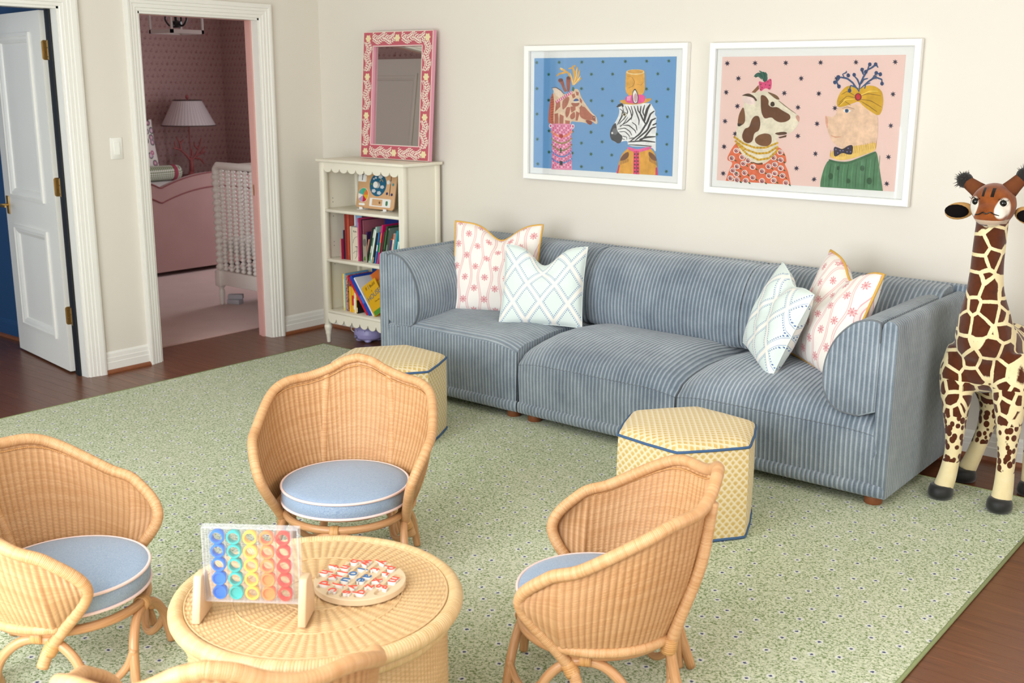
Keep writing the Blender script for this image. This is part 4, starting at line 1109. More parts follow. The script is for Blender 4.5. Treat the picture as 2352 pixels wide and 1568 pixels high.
# ================================================================== toys on the table
TOP = TZ-.0015
m_beech = painted('pale_beech', '#d8b690', .5, .05, 30, .08)
ga = rad(35.34); gx, gy = 3.545, -3.562
game = thing('tower_game', 'clear upright five column ring dropping game on two wooden feet', 'game', (gx, gy, TOP), ga)
acr = NT('clear_acrylic'); acr.color((.93, .94, .98)); acr.set(rough=.05, alpha=.035); acr = acr.mat
acr2 = NT('clear_acrylic_edge'); acr2.color((.93, .93, .98)); acr2.set(rough=.1, alpha=.2); acr2 = acr2.mat
GW, Z0, Z1, GD = .232, .043, .232, .024
for y in (-GD/2, GD/2-.002): MB().box(.0, GW, y, y+.002, Z0, Z1).build('pane', acr, game)
eb = MB(); eb.box(0, GW, -GD/2, GD/2, Z1, Z1+.003); eb.box(0, GW, -GD/2, GD/2, Z0-.003, Z0); eb.box(-.003, 0, -GD/2, GD/2, Z0-.003, Z1+.003); eb.box(GW, GW+.003, -GD/2, GD/2, Z0-.003, Z1+.003); eb.build('edge_rail', acr2, game)
for k in range(6):
    x = .0335-.0203+k*.0405; MB().box(x-.0007, x+.0007, -GD/2+.002, GD/2-.002, Z0, Z1).build('divider', acr2, game)
for x in (-.024, GW+.004):
    MB().prism([(-.056, 0), (.040, 0), (.044, .022), (.022, .104), (.015, .112), (-.022, .112), (-.028, .104)][::-1], lambda u, v, d: (d, u, v), x, x+.020).build('wooden_foot', m_beech, game, bevel=.003)
names = ['blue', 'teal', 'yellow', 'orange', 'coral red']; cols = ['#0a68d0', '#27a8a0', '#efbf42', '#fb8540', '#f0432e']
rows = ['top', 'second', 'middle', 'fourth', 'bottom']
m_tok = []
for c in cols:
    n = NT('token_'+c); n.color(c); n.set(rough=.25); m_tok.append(n.mat)
ring_p = [(.0132, -.0085), (.0165, -.0085), (.0180, -.0065), (.0180, .0065), (.0165, .0085), (.0132, .0085), (.0126, 0), (.0132, -.0085)]
full_p = [(.0005, -.0035), (.0125, -.0040), (.0140, -.0080), (.0165, -.0085), (.0180, -.0065), (.0180, .0065), (.0165, .0085), (.0005, .0085)]
tokm = {}
for c in range(5):
    for r in range(5):
        solid = (c == 0 and r >= 3) or (c == 1 and r == 4) or (c == 3 and r >= 3)
        if (c, solid) not in tokm:
            tokm[c, solid] = MB().lathe(full_p if solid else ring_p, 28, fn=lambda p: Vector((p.x, p.z, p.y)), cap=solid).mesh('token', m_tok[c], smooth='auto')
        z = .207-r*.0362; x = .0335+c*.0405
        wx = gx+x*cos(ga); wy = gy+x*sin(ga)
        t = link('game_token', tokm[c, solid], None, (wx, wy, TOP+z), (0, 0, ga))
        tag(t, '%s %s token, %s row, %s column of the ring game' % (names[c], 'solid' if solid else 'ring', rows[r], ['leftmost', 'second', 'middle', 'fourth', 'rightmost'][c]), 'token', 'tokens in the ring game')
def rot_pt(x, y): return (gx+x*cos(ga)-y*sin(ga), gy+x*sin(ga)+y*cos(ga))
x, y = rot_pt(-.035, .045); t = link('game_token', tokm[2, False], None, (x, y, TOP+.0102), (rad(90), 0, .4)); tag(t, 'yellow ring token lying on the table behind the left wooden foot', 'token', 'tokens in the ring game')

BCX, BCY = 3.7185, -3.2155; BA = .6768
board = thing('alphabet_board', 'round wooden alphabet puzzle board lying on the rattan table', 'puzzle', (BCX, BCY, TOP+.0005), BA)
m_bw = painted('pale_maple', '#dcc3a0', .5, .03, 20, .06)
LET = [('f', -0.081, 0.076), ('h', -0.096, 0.036), ('n', -0.046, 0.067), ('l', -0.053, 0.039), ('k', -0.067, 0.011), ('d', -0.086, -0.028), ('b', -0.027, 0.105), ('w', 0.005, 0.098), ('i', -0.001, 0.057), ('o', -0.019, 0.028), ('u', -0.034, -0.008), ('j', -0.046, -0.038), ('c', -0.057, -0.067), ('y', 0.048, 0.100), ('t', 0.035, 0.057), ('a', 0.021, 0.012), ('e', 0.007, -0.010), ('v', -0.011, -0.048), ('s', -0.020, -0.080), ('p', 0.077, 0.063), ('r', 0.065, 0.029), ('x', 0.049, -0.010), ('z', 0.034, -0.045), ('q', 0.017, -0.080), ('m', 0.092, -0.006), ('g', 0.071, -0.050)]
slots = [((-.066, .100), (-.104, .014)), ((-.022, .112), (-.092, -.042)), ((.010, .108), (-.062, -.080)), ((.052, .108), (-.026, -.092)), ((.084, .080), (.010, -.092)), ((.100, .020), (.060, -.078))]
dm = MB().lathe([(.001, 0), (.118, 0), (.1195, .0015), (.1195, .0155), (.118, .017), (.001, .017)], 64).mesh('disc', m_bw)
dob = bpy.data.objects.new('d', dm); COL.objects.link(dob)
cut = MB()
for p, q in slots:
    a = math.atan2(q[1]-p[1], q[0]-p[0]); hw = .0145; poly = []
    for c_, a0 in ((q, a-PI/2), (p, a+PI/2)):
        for k in range(9): b_ = a0+PI*k/8; poly.append((c_[0]+hw*cos(b_), c_[1]+hw*sin(b_)))
    cut.prism(poly, lambda u, v, d: (u, v, d), .009, .03)
cob = bpy.data.objects.new('c', cut.mesh('c', m_bw)); COL.objects.link(cob)
md = dob.modifiers.new('b', 'BOOLEAN'); md.object = cob; md.operation = 'DIFFERENCE'; md.solver = 'EXACT'; md.use_self = True
dgx = bpy.context.evaluated_depsgraph_get(); dgx.update(); bme = bpy.data.meshes.new_from_object(dob.evaluated_get(dgx)); bpy.data.objects.remove(dob); bpy.data.objects.remove(cob)
link('slotted_disc', bme, board)
m_lred = flat('letter_red', '#f0573f', .35); m_lblue = flat('letter_blue', '#1369a8', .35); m_lw = flat('letter_white', '#f6f2ee', .4)
for ch, lx, ly in LET:
    vow = ch in 'aeiou'
    wx = BCX+lx*cos(BA)-ly*sin(BA); wy = BCY+lx*sin(BA)+ly*cos(BA)
    t = thing('puzzle_letter', '%s wooden letter %s in the round alphabet board' % ('blue' if vow else 'red', ch), 'letter', (wx, wy, TOP+.0097), BA-PI/2-.36, 'letters of the alphabet board')
    me = text_mesh(ch, .046, .0048); me.transform(Matrix.Translation((0, 0, .0048))); me.materials.clear(); me.materials.append(m_lw); link('letter_block', me, t)
    me = text_mesh(ch, .046, .0008); me.transform(Matrix.Translation((0, 0, .0105))); me.materials.clear(); me.materials.append(m_lblue if vow else m_lred); link('painted_face', me, t)
ART_A = """!1c5a3c 441,3213 391,3208 391,3168 361,3203 316,3178 336,3218 291,3238 341,3243 341,3283 371,3253 416,3273 396,3233
!1c5a3c 1216,3213 1171,3208 1171,3168 1141,3203 1096,3183 1116,3218 1071,3238 1121,3243 1121,3283 1151,3253 1196,3273 1176,3233
!1c5a3c 1976,3218 1931,3213 1931,3173 1901,3203 1861,3183 1881,3223 1836,3243 1886,3243 1881,3283 1911,3253 1956,3273 1936,3238
!1c5a3c 2666,3218 2621,3213 2626,3173 2596,3208 2556,3188 2571,3223 2531,3243 2576,3248 2576,3288 2606,3253 2646,3273 2626,3238
!1c5a3c 3381,3223 3336,3218 3336,3178 3311,3208 3271,3193 3286,3228 3246,3248 3291,3248 3291,3288 3321,3258 3356,3278 3341,3243
!1c5a3c 4036,3223 3991,3218 3996,3183 3966,3213 3931,3193 3946,3228 3906,3248 3951,3253 3946,3293 3976,3258 4011,3278 3996,3243
!1c5a3c 4696,3223 4656,3218 4656,3183 4631,3213 4591,3193 4611,3228 4571,3248 4611,3253 4611,3288 4636,3258 4676,3278 4661,3243
!1c5a3c 861,2893 811,2888 816,2848 786,2878 741,2858 761,2898 716,2918 766,2923 766,2963 796,2928 836,2948 821,2913
!1c5a3c 2306,2898 2256,2893 2256,2853 2231,2883 2186,2863 2206,2903 2166,2923 2211,2923 2211,2963 2241,2933 2281,2953 2261,2918
!1c5a3c 2986,2898 2941,2893 2941,2853 2916,2888 2876,2868 2891,2903 2851,2923 2896,2928 2896,2968 2926,2933 2961,2953 2946,2918
!1c5a3c 4381,2903 4341,2898 4341,2858 4316,2893 4276,2873 4296,2908 4256,2928 4296,2928 4296,2968 4326,2938 4361,2958 4346,2923
!1c5a3c 456,2508 406,2498 406,2458 376,2493 331,2468 351,2508 306,2528 356,2533 356,2578 386,2543 431,2563 411,2528
!1c5a3c 1986,2518 1936,2513 1936,2473 1906,2503 1866,2483 1886,2518 1841,2538 1891,2543 1891,2583 1921,2553 1961,2573 1941,2538
!1c5a3c 2676,2513 2631,2508 2631,2468 2601,2498 2561,2478 2581,2518 2536,2538 2586,2543 2581,2583 2611,2548 2651,2568 2636,2533
!1c5a3c 4056,2523 4011,2518 4016,2478 3986,2508 3951,2493 3966,2528 3926,2543 3971,2548 3971,2588 3996,2558 4036,2578 4016,2543
!1c5a3c 4706,2523 4666,2518 4666,2478 4641,2508 4601,2493 4616,2528 4581,2543 4621,2548 4621,2588 4646,2558 4686,2578 4666,2543
!1c5a3c 876,2193 826,2188 826,2148 796,2178 751,2158 771,2193 726,2213 776,2223 776,2263 806,2228 851,2253 831,2213
!1c5a3c 2311,2203 2266,2198 2266,2153 2236,2188 2196,2168 2216,2203 2171,2223 2221,2228 2216,2268 2246,2238 2286,2258 2271,2218
!1c5a3c 3001,2203 2951,2198 2956,2158 2926,2188 2886,2168 2906,2203 2861,2223 2911,2228 2906,2268 2936,2238 2976,2258 2956,2223
!1c5a3c 4376,2208 4331,2203 4336,2163 4306,2193 4271,2173 4286,2213 4246,2228 4291,2233 4286,2273 4316,2243 4351,2263 4336,2228
!1c5a3c 471,1808 421,1803 421,1758 391,1793 346,1768 366,1808 321,1828 371,1833 371,1878 401,1843 446,1868 426,1828
!1c5a3c 2691,1813 2641,1808 2646,1768 2616,1798 2576,1778 2591,1813 2551,1833 2596,1838 2596,1878 2626,1848 2666,1868 2646,1833
!1c5a3c 4721,1828 4681,1823 4681,1783 4651,1813 4616,1793 4631,1828 4596,1848 4636,1853 4636,1888 4661,1858 4701,1878 4681,1843
!1c5a3c 901,1353 851,1348 851,1303 821,1338 781,1313 796,1353 756,1373 806,1378 801,1423 836,1388 876,1413 856,1373
!1c5a3c 2331,1358 2286,1353 2286,1313 2256,1343 2216,1323 2231,1363 2191,1378 2236,1388 2236,1428 2266,1398 2306,1418 2291,1378
!1c5a3c 491,1108 441,1103 441,1058 411,1093 366,1068 386,1108 341,1128 391,1133 391,1178 421,1143 466,1168 446,1128
!1c5a3c 2021,1058 1971,1048 1971,1008 1941,1038 1901,1018 1921,1058 1876,1073 1926,1083 1926,1123 1956,1093 1996,1113 1976,1073
!1c5a3c 2701,1113 2656,1108 2656,1068 2626,1098 2586,1078 2606,1113 2566,1133 2611,1138 2611,1178 2641,1148 2681,1173 2661,1133
!1c5a3c 4731,1123 4686,1118 4691,1078 4661,1108 4626,1088 4641,1123 4601,1138 4646,1148 4646,1183 4671,1153 4706,1178 4691,1138
!1c5a3c 911,768 861,758 861,718 831,748 786,728 806,768 761,788 811,793 811,833 841,803 886,828 866,788
!1c5a3c 2346,773 2301,763 2301,723 2271,753 2231,733 2246,773 2206,788 2251,798 2251,838 2281,808 2321,828 2306,788
!1c5a3c 3026,773 2981,768 2981,728 2956,758 2916,733 2931,773 2891,793 2936,798 2936,838 2966,808 3006,828 2986,793
!1c5a3c 516,413 466,408 466,363 436,398 391,373 411,413 361,433 416,443 416,483 446,453 491,473 471,433
!1c5a3c 2036,418 1986,408 1991,368 1956,398 1916,373 1936,413 1891,433 1941,443 1941,483 1971,448 2011,473 1991,433
!1c5a3c 2721,418 2676,408 2676,368 2646,398 2606,378 2626,418 2586,433 2631,443 2631,483 2661,453 2701,473 2681,433
!1c5a3c 4746,423 4701,418 4706,378 4676,408 4641,388 4656,423 4616,438 4661,448 4656,488 4686,458 4721,478 4706,443
!1c5a3c 1701,1358 1651,1353 1651,1313 1621,1343 1581,1323 1601,1363 1556,1383 1606,1388 1606,1428 1636,1398 1676,1418 1656,1378
!1c5a3c 1711,773 1666,763 1666,723 1636,758 1591,733 1611,773 1566,793 1616,798 1616,838 1646,808 1691,828 1671,793
!1c5a3c 4416,1368 4371,1363 4376,1323 4346,1353 4311,1333 4326,1368 4286,1388 4331,1393 4326,1433 4356,1403 4391,1423 4376,1388
c46a50 921,2418 851,2193 811,1913 791,1578 931,1543 1036,1548 1021,2308
a8452f 1011,2318 936,2303 861,2283 866,2263 941,2278 1016,2298
a8452f 1011,2248 936,2233 861,2213 866,2198 946,2208 1016,2233
a8452f 1011,2183 936,2168 861,2148 871,2128 946,2143 1021,2163
a8452f 1016,2113 936,2098 866,2078 871,2063 946,2078 1021,2098
a8452f 1016,2048 941,2033 866,2013 871,1993 946,2008 1021,2028
a8452f 1016,1978 941,1968 866,1943 871,1928 951,1943 1021,1963
a8452f 1016,1913 941,1898 866,1878 876,1858 951,1873 1026,1898
a8452f 1016,1848 941,1833 866,1808 876,1793 951,1808 1026,1828
a8452f 1021,1778 941,1763 871,1743 876,1723 951,1738 1026,1763
a8452f 1021,1713 946,1698 871,1673 876,1658 956,1673 1026,1693
a8452f 1021,1643 946,1628 871,1608 876,1588 956,1603 1026,1628
e6c9a8 946,2418 1016,2503 1161,2418 1336,2353 1581,2453 1716,2533 1831,2493 1901,2318 1986,2208 2126,2048 2281,1883 2421,1798 2476,1643 2451,1588 2386,1598 2321,1653 2236,1658 2206,1553 2126,1603 1946,1633 1736,1633 1586,1653 1556,1533 1286,1508 981,1513 976,1858 996,2138
b2644a 1011,1833 1136,1863 1161,1553 1016,1543
b2644a 1191,1833 1331,1783 1321,1528 1176,1538
b2644a 1381,1673 1546,1653 1546,1543 1391,1528
b2644a 1061,2138 1201,2198 1211,2033 1026,1888
b2644a 1271,2198 1446,2313 1531,2283 1451,2063 1276,1918
b2644a 1406,2018 1561,2038 1526,1843 1426,1713 1376,1838
b2644a 1546,2038 1726,2068 1731,1958 1591,1873
b2644a 1541,1813 1696,1928 1736,1763 1631,1693 1556,1718
b2644a 1751,1918 1871,1878 1806,1668 1736,1668
b2644a 1866,1988 2006,2073 2211,1883 2386,1778 2421,1643 2286,1693 2081,1688 1871,1768
b2644a 1551,2148 1761,2138 1881,2153 1796,2043 1626,2053
b2644a 1581,2368 1686,2398 1721,2303 1636,2258
b2644a 1721,2453 1826,2428 1821,2343 1751,2343
b2644a 1861,2288 1951,2208 1936,2123 1866,2178
b2644a 1936,2098 1961,2043 1871,1958 1851,2013
8f3d2c 2046,1693 2236,1688 2321,1638 2256,1558 2151,1583
3c1712 2401,1763 2396,1743 2391,1728 2376,1718 2361,1713 2346,1713 2331,1718 2316,1728 2306,1743 2306,1758 2306,1778 2316,1793 2326,1803 2341,1808 2361,1808 2376,1803 2386,1793 2396,1778
d88a70 2381,1763 2376,1753 2376,1743 2366,1733 2356,1733 2351,1733 2341,1733 2331,1743 2326,1748 2326,1758 2326,1768 2331,1778 2336,1788 2346,1788 2356,1788 2366,1788 2371,1778 2376,1773
e9d2bd 901,2543 1036,2558 1196,2488 1356,2363 1161,2283 1056,2338
5a2d22 896,2533 976,2538 1051,2543 1126,2503 1206,2468 1271,2413 1341,2363 1351,2368 1286,2428 1221,2483 1141,2523 1056,2563 971,2553 896,2543
9c4a34 1111,2723 1156,2793 1241,2798 1301,2738 1371,2533 1441,2458 1336,2423 1266,2558 1211,2658
9c4a34 1391,2778 1431,2843 1521,2848 1546,2783 1526,2463 1441,2423 1411,2588
6e2a20 1291,2753 1286,2738 1271,2723 1251,2713 1221,2708 1191,2708 1166,2713 1141,2723 1126,2738 1121,2753 1126,2768 1141,2783 1166,2793 1191,2798 1221,2798 1251,2793 1271,2783 1286,2768
6e2a20 1541,2808 1536,2793 1526,2778 1506,2768 1486,2763 1461,2763 1436,2768 1421,2778 1406,2793 1401,2808 1406,2823 1416,2838 1436,2848 1461,2853 1481,2853 1506,2848 1526,2838 1536,2823
e6a93c 1646,2618 1626,2718 1601,2818 1531,2903 1441,2998 1281,2973 1141,2938 1091,2903 1051,2868 1076,2848 1126,2873 1161,2898 1301,2918 1421,2948 1476,2878 1546,2798 1576,2708 1611,2613
e6a93c 1646,2613 1681,2738 1706,2863 1681,2978 1641,3098 1536,3088 1461,3068 1466,3043 1546,3048 1596,3063 1616,2968 1641,2863 1626,2743 1611,2618
e6a93c 1661,2613 1706,2733 1746,2858 1766,2983 1786,3103 1746,3113 1706,2988 1676,2868 1646,2743 1621,2618
e6a93c 1666,2608 1741,2703 1811,2798 1841,2913 1861,3023 1826,3028 1781,2923 1746,2818 1686,2723 1631,2623
e6a93c 1666,2613 1776,2683 1871,2763 1891,2773 1911,2793 1891,2823 1856,2813 1826,2803 1731,2718 1641,2633
e6a93c 1511,2933 1411,2993 1306,3053 1236,3063 1171,3073 1161,3038 1221,3018 1276,3003 1381,2953 1491,2903
e6a93c 1726,2923 1681,3023 1636,3108 1666,3103 1711,3128 1696,3153 1641,3148 1566,3108 1626,3003 1691,2913
f6e2b0 1636,2618 1621,2713 1601,2808 1566,2878 1526,2948 1511,2943 1546,2873 1581,2808 1601,2713 1621,2618
f6e2b0 1651,2643 1706,2763 1756,2888 1756,2973 1756,3053 1741,3053 1736,2973 1731,2893 1686,2768 1641,2648
f6e2b0 1661,2618 1741,2698 1826,2773 1856,2818 1881,2858 1871,2868 1836,2828 1806,2788 1726,2708 1646,2628
f6e2b0 1261,3018 1226,3058 1196,3083 1231,3063 1286,3048 1291,3058 1241,3078 1171,3093 1211,3048 1251,3013
!d43a72 1036,2183 1581,2468 1621,2403 1061,2113
f6e6ea 1071,2198 1091,2208 1116,2153 1086,2143
f6e6ea 1131,2228 1151,2238 1176,2188 1146,2173
f6e6ea 1191,2258 1211,2268 1236,2218 1206,2203
f6e6ea 1251,2288 1271,2303 1296,2248 1266,2233
f6e6ea 1311,2323 1331,2333 1356,2278 1326,2268
f6e6ea 1371,2353 1391,2363 1411,2313 1386,2298
f6e6ea 1431,2383 1451,2393 1471,2343 1446,2328
f6e6ea 1486,2413 1506,2428 1531,2373 1501,2358
f6e6ea 1546,2443 1566,2458 1591,2403 1561,2388
2a6b58 1681,2513 1676,2493 1671,2473 1661,2458 1646,2453 1631,2453 1621,2458 1606,2473 1601,2493 1596,2513 1601,2533 1606,2553 1616,2563 1631,2573 1646,2573 1656,2563 1671,2553 1676,2533
f4ead8 1616,2168 1726,2193 1871,2178 1726,2138
1d4f96 1636,2188 1696,2253 1786,2263 1851,2203 1741,2188
e88fb0 836,1518 931,1568 1686,1578 1711,1473 1601,1398 1591,1203 1646,308 931,298 956,1178 916,1378
f7dfe8 956,1518 986,1513 981,1483 951,1488
cf2f6e 1031,1523 1061,1513 1056,1483 1026,1488
cf2f6e 1106,1523 1136,1518 1131,1483 1101,1488
f7dfe8 1181,1528 1211,1518 1206,1488 1176,1493
cf2f6e 1256,1528 1286,1518 1281,1488 1251,1493
cf2f6e 1331,1528 1361,1523 1356,1493 1321,1498
f7dfe8 1406,1533 1436,1523 1431,1493 1396,1498
cf2f6e 1476,1533 1511,1528 1501,1493 1471,1498
cf2f6e 1551,1538 1581,1528 1576,1498 1546,1503
cf2f6e 971,1463 1001,1458 996,1423 966,1428
cf2f6e 1046,1468 1076,1458 1071,1428 1041,1433
f7dfe8 1121,1468 1151,1458 1146,1428 1116,1433
cf2f6e 1196,1468 1226,1463 1221,1433 1191,1438
cf2f6e 1271,1473 1301,1463 1296,1433 1266,1438
f7dfe8 1346,1473 1376,1468 1371,1438 1336,1438
cf2f6e 1421,1478 1451,1468 1446,1438 1411,1443
cf2f6e 1491,1478 1526,1473 1516,1438 1486,1443
f7dfe8 1566,1478 1596,1473 1591,1443 1561,1448
cf2f6e 956,1408 991,1398 981,1368 951,1373
f7dfe8 1031,1408 1066,1403 1056,1368 1026,1373
cf2f6e 1106,1413 1141,1403 1131,1373 1101,1378
cf2f6e 1181,1413 1216,1408 1206,1373 1176,1378
f7dfe8 1256,1418 1291,1408 1281,1378 1251,1383
cf2f6e 1331,1418 1366,1408 1356,1378 1326,1383
cf2f6e 1406,1418 1436,1413 1431,1383 1401,1388
f7dfe8 1481,1423 1511,1413 1506,1383 1471,1388
cf2f6e 1556,1423 1586,1418 1581,1388 1546,1388
f7dfe8 971,1353 1006,1343 996,1313 966,1318
cf2f6e 1046,1353 1081,1343 1076,1313 1041,1318
cf2f6e 1121,1353 1156,1348 1151,1318 1116,1323
f7dfe8 1196,1358 1231,1348 1221,1318 1191,1323
cf2f6e 1271,1358 1306,1353 1296,1323 1266,1328
cf2f6e 1346,1363 1381,1353 1371,1323 1341,1328
f7dfe8 1421,1363 1451,1358 1446,1328 1416,1328
cf2f6e 1496,1368 1526,1358 1521,1328 1491,1333
cf2f6e 1571,1368 1601,1363 1596,1328 1561,1333
cf2f6e 961,1293 991,1288 986,1253 951,1258
cf2f6e 1036,1298 1066,1288 1061,1258 1026,1263
f7dfe8 1111,1298 1141,1293 1136,1258 1101,1263
cf2f6e 1186,1303 1216,1293 1211,1263 1176,1268
cf2f6e 1261,1303 1291,1298 1286,1263 1251,1268
f7dfe8 1336,1303 1366,1298 1361,1268 1326,1273
cf2f6e 1406,1308 1441,1298 1436,1268 1401,1273
cf2f6e 1481,1308 1516,1303 1506,1273 1476,1278
f7dfe8 1556,1313 1586,1303 1581,1273 1551,1278
cf2f6e 976,1238 1006,1228 1001,1198 966,1203
f7dfe8 1051,1238 1081,1233 1076,1203 1041,1208
cf2f6e 1126,1243 1156,1233 1151,1203 1116,1208
cf2f6e 1201,1243 1231,1238 1226,1208 1191,1213
f7dfe8 1276,1248 1306,1238 1301,1208 1266,1213
cf2f6e 1351,1248 1381,1243 1376,1213 1341,1218
cf2f6e 1421,1253 1456,1243 1451,1213 1416,1218
f7dfe8 1496,1253 1531,1248 1521,1218 1491,1218
cf2f6e 1571,1258 1601,1248 1596,1218 1566,1223
f7dfe8 961,1178 996,1173 986,1143 956,1148
cf2f6e 1036,1183 1071,1173 1061,1143 1031,1148
cf2f6e 1111,1183 1146,1178 1136,1148 1106,1153
f7dfe8 1186,1188 1221,1178 1211,1148 1181,1153
cf2f6e 1261,1188 1296,1183 1286,1153 1256,1158
cf2f6e 1336,1193 1366,1183 1361,1153 1331,1158
f7dfe8 1411,1193 1441,1188 1436,1158 1406,1163
cf2f6e 1486,1198 1516,1188 1511,1158 1476,1163
cf2f6e 1556,1198 1591,1193 1586,1163 1551,1168
cf2f6e 976,1123 1011,1118 1001,1083 971,1088
cf2f6e 1051,1128 1086,1118 1076,1088 1046,1093
f7dfe8 1126,1128 1161,1123 1151,1088 1121,1093
cf2f6e 1201,1133 1236,1123 1226,1093 1196,1098
cf2f6e 1276,1133 1311,1128 1301,1098 1271,1098
f7dfe8 1351,1138 1381,1128 1376,1098 1346,1103
cf2f6e 1426,1138 1456,1133 1451,1103 1421,1103
cf2f6e 1501,1143 1531,1133 1526,1103 1491,1108
f7dfe8 1576,1143 1606,1138 1601,1108 1566,1113
cf2f6e 961,1068 996,1058 991,1028 956,1033
f7dfe8 1036,1068 1071,1063 1066,1028 1031,1033
cf2f6e 1116,1073 1146,1063 1141,1033 1106,1038
cf2f6e 1191,1073 1221,1068 1216,1038 1181,1038
f7dfe8 1266,1078 1296,1068 1291,1038 1256,1043
cf2f6e 1336,1078 1371,1073 1366,1043 1331,1048
cf2f6e 1411,1083 1446,1073 1436,1043 1406,1048
f7dfe8 1486,1083 1521,1078 1511,1048 1481,1053
cf2f6e 1561,1088 1591,1083 1586,1048 1556,1053
f7dfe8 976,1008 1011,1003 1006,973 971,978
cf2f6e 1056,1013 1086,1008 1081,973 1046,978
cf2f6e 1131,1018 1161,1008 1156,978 1121,983
f7dfe8 1206,1018 1236,1013 1231,978 1196,983
cf2f6e 1281,1023 1311,1013 1306,983 1271,988
cf2f6e 1351,1023 1386,1018 1381,983 1346,988
f7dfe8 1426,1028 1461,1018 1451,988 1421,993
cf2f6e 1501,1028 1536,1023 1526,993 1496,998
cf2f6e 1576,1033 1606,1023 1601,993 1571,998
cf2f6e 966,953 996,943 991,913 956,918
cf2f6e 1041,958 1071,948 1066,918 1036,923
f7dfe8 1116,958 1146,953 1141,918 1111,923
cf2f6e 1191,963 1221,953 1216,923 1186,928
cf2f6e 1266,963 1296,958 1291,928 1261,928
f7dfe8 1341,968 1371,958 1366,928 1336,933
cf2f6e 1416,968 1446,963 1441,933 1406,938
cf2f6e 1491,973 1521,963 1516,933 1481,938
f7dfe8 1561,978 1596,968 1586,938 1556,943
cf2f6e 981,898 1011,888 1006,858 976,863
f7dfe8 1056,898 1086,893 1081,858 1051,863
cf2f6e 1131,903 1161,893 1156,863 1126,868
cf2f6e 1206,903 1236,898 1231,868 1201,873
f7dfe8 1281,908 1311,903 1306,868 1276,873
cf2f6e 1356,913 1386,903 1381,873 1351,878
cf2f6e 1431,913 1461,908 1456,873 1426,878
f7dfe8 1506,918 1536,908 1531,878 1496,883
cf2f6e 1576,918 1611,913 1606,883 1571,888
f7dfe8 966,838 1001,833 991,798 961,803
cf2f6e 1041,843 1076,833 1066,803 1036,808
cf2f6e 1116,843 1151,838 1146,808 1111,808
f7dfe8 1191,848 1226,843 1221,808 1186,813
cf2f6e 1266,853 1301,843 1296,813 1261,818
cf2f6e 1341,853 1376,848 1366,813 1336,818
f7dfe8 1416,858 1451,848 1441,818 1411,823
cf2f6e 1491,858 1521,853 1516,823 1486,828
cf2f6e 1566,863 1596,858 1591,823 1561,828
cf2f6e 981,783 1016,773 1006,743 976,748
cf2f6e 1056,783 1091,778 1086,748 1051,753
f7dfe8 1131,788 1166,783 1161,748 1126,753
cf2f6e 1206,793 1241,783 1236,753 1201,758
cf2f6e 1281,793 1316,788 1311,758 1276,758
f7dfe8 1356,798 1391,793 1386,758 1351,763
cf2f6e 1431,803 1466,793 1456,763 1426,768
cf2f6e 1506,803 1541,798 1531,768 1501,768
f7dfe8 1581,808 1611,798 1606,768 1576,773
cf2f6e 971,723 1001,718 996,688 961,688
f7dfe8 1046,728 1076,723 1071,688 1036,693
cf2f6e 1121,733 1151,723 1146,693 1111,698
cf2f6e 1196,733 1226,728 1221,693 1186,698
f7dfe8 1271,738 1301,728 1296,698 1266,703
cf2f6e 1346,743 1376,733 1371,703 1336,708
cf2f6e 1421,743 1451,738 1446,703 1411,708
f7dfe8 1496,748 1526,738 1521,708 1486,713
cf2f6e 1566,748 1601,743 1591,713 1561,718
f7dfe8 986,668 1016,663 1011,628 976,633
cf2f6e 1061,673 1091,663 1086,633 1051,638
cf2f6e 1136,673 1166,668 1161,638 1131,638
f7dfe8 1211,678 1241,673 1236,638 1206,643
cf2f6e 1286,683 1316,673 1311,643 1281,648
cf2f6e 1361,683 1391,678 1386,648 1356,648
f7dfe8 1436,688 1466,683 1461,648 1426,653
cf2f6e 1511,693 1541,683 1536,653 1501,658
cf2f6e 1581,693 1616,688 1611,658 1576,658
cf2f6e 971,608 1001,603 996,573 966,573
cf2f6e 1046,613 1081,608 1071,573 1041,578
f7dfe8 1121,618 1156,608 1146,578 1116,583
cf2f6e 1196,618 1231,613 1221,583 1191,588
cf2f6e 1271,623 1306,618 1296,583 1266,588
f7dfe8 1346,628 1381,618 1371,588 1341,593
cf2f6e 1421,628 1456,623 1446,593 1416,598
cf2f6e 1496,633 1526,628 1521,593 1491,598
f7dfe8 1571,638 1601,628 1596,598 1566,603
cf2f6e 986,553 1021,548 1011,513 981,518
f7dfe8 1061,558 1096,548 1086,518 1056,523
cf2f6e 1136,563 1171,553 1161,523 1131,528
cf2f6e 1211,563 1246,558 1236,523 1206,528
f7dfe8 1286,568 1321,558 1311,528 1281,533
cf2f6e 1361,573 1396,563 1386,533 1356,538
cf2f6e 1436,573 1471,568 1461,538 1431,538
f7dfe8 1511,578 1541,573 1536,538 1506,543
cf2f6e 1586,583 1616,573 1611,543 1581,548
f7dfe8 971,498 1006,488 996,458 966,463
cf2f6e 1046,498 1081,493 1076,458 1041,463
cf2f6e 1126,503 1156,498 1151,463 1116,468
f7dfe8 1201,508 1231,498 1226,468 1191,473
cf2f6e 1276,508 1306,503 1301,473 1266,473
cf2f6e 1351,513 1381,508 1376,473 1341,478
f7dfe8 1426,518 1456,508 1451,478 1416,483
cf2f6e 1496,523 1531,513 1526,483 1491,488
cf2f6e 1571,523 1606,518 1596,488 1566,488
cf2f6e 986,438 1021,433 1016,398 981,403
cf2f6e 1066,443 1096,438 1091,403 1056,408
f7dfe8 1141,448 1171,438 1166,408 1131,413
cf2f6e 1216,448 1246,443 1241,413 1206,413
cf2f6e 1291,453 1321,448 1316,413 1281,418
f7dfe8 1366,458 1396,448 1391,418 1356,423
cf2f6e 1441,463 1471,453 1466,423 1431,428
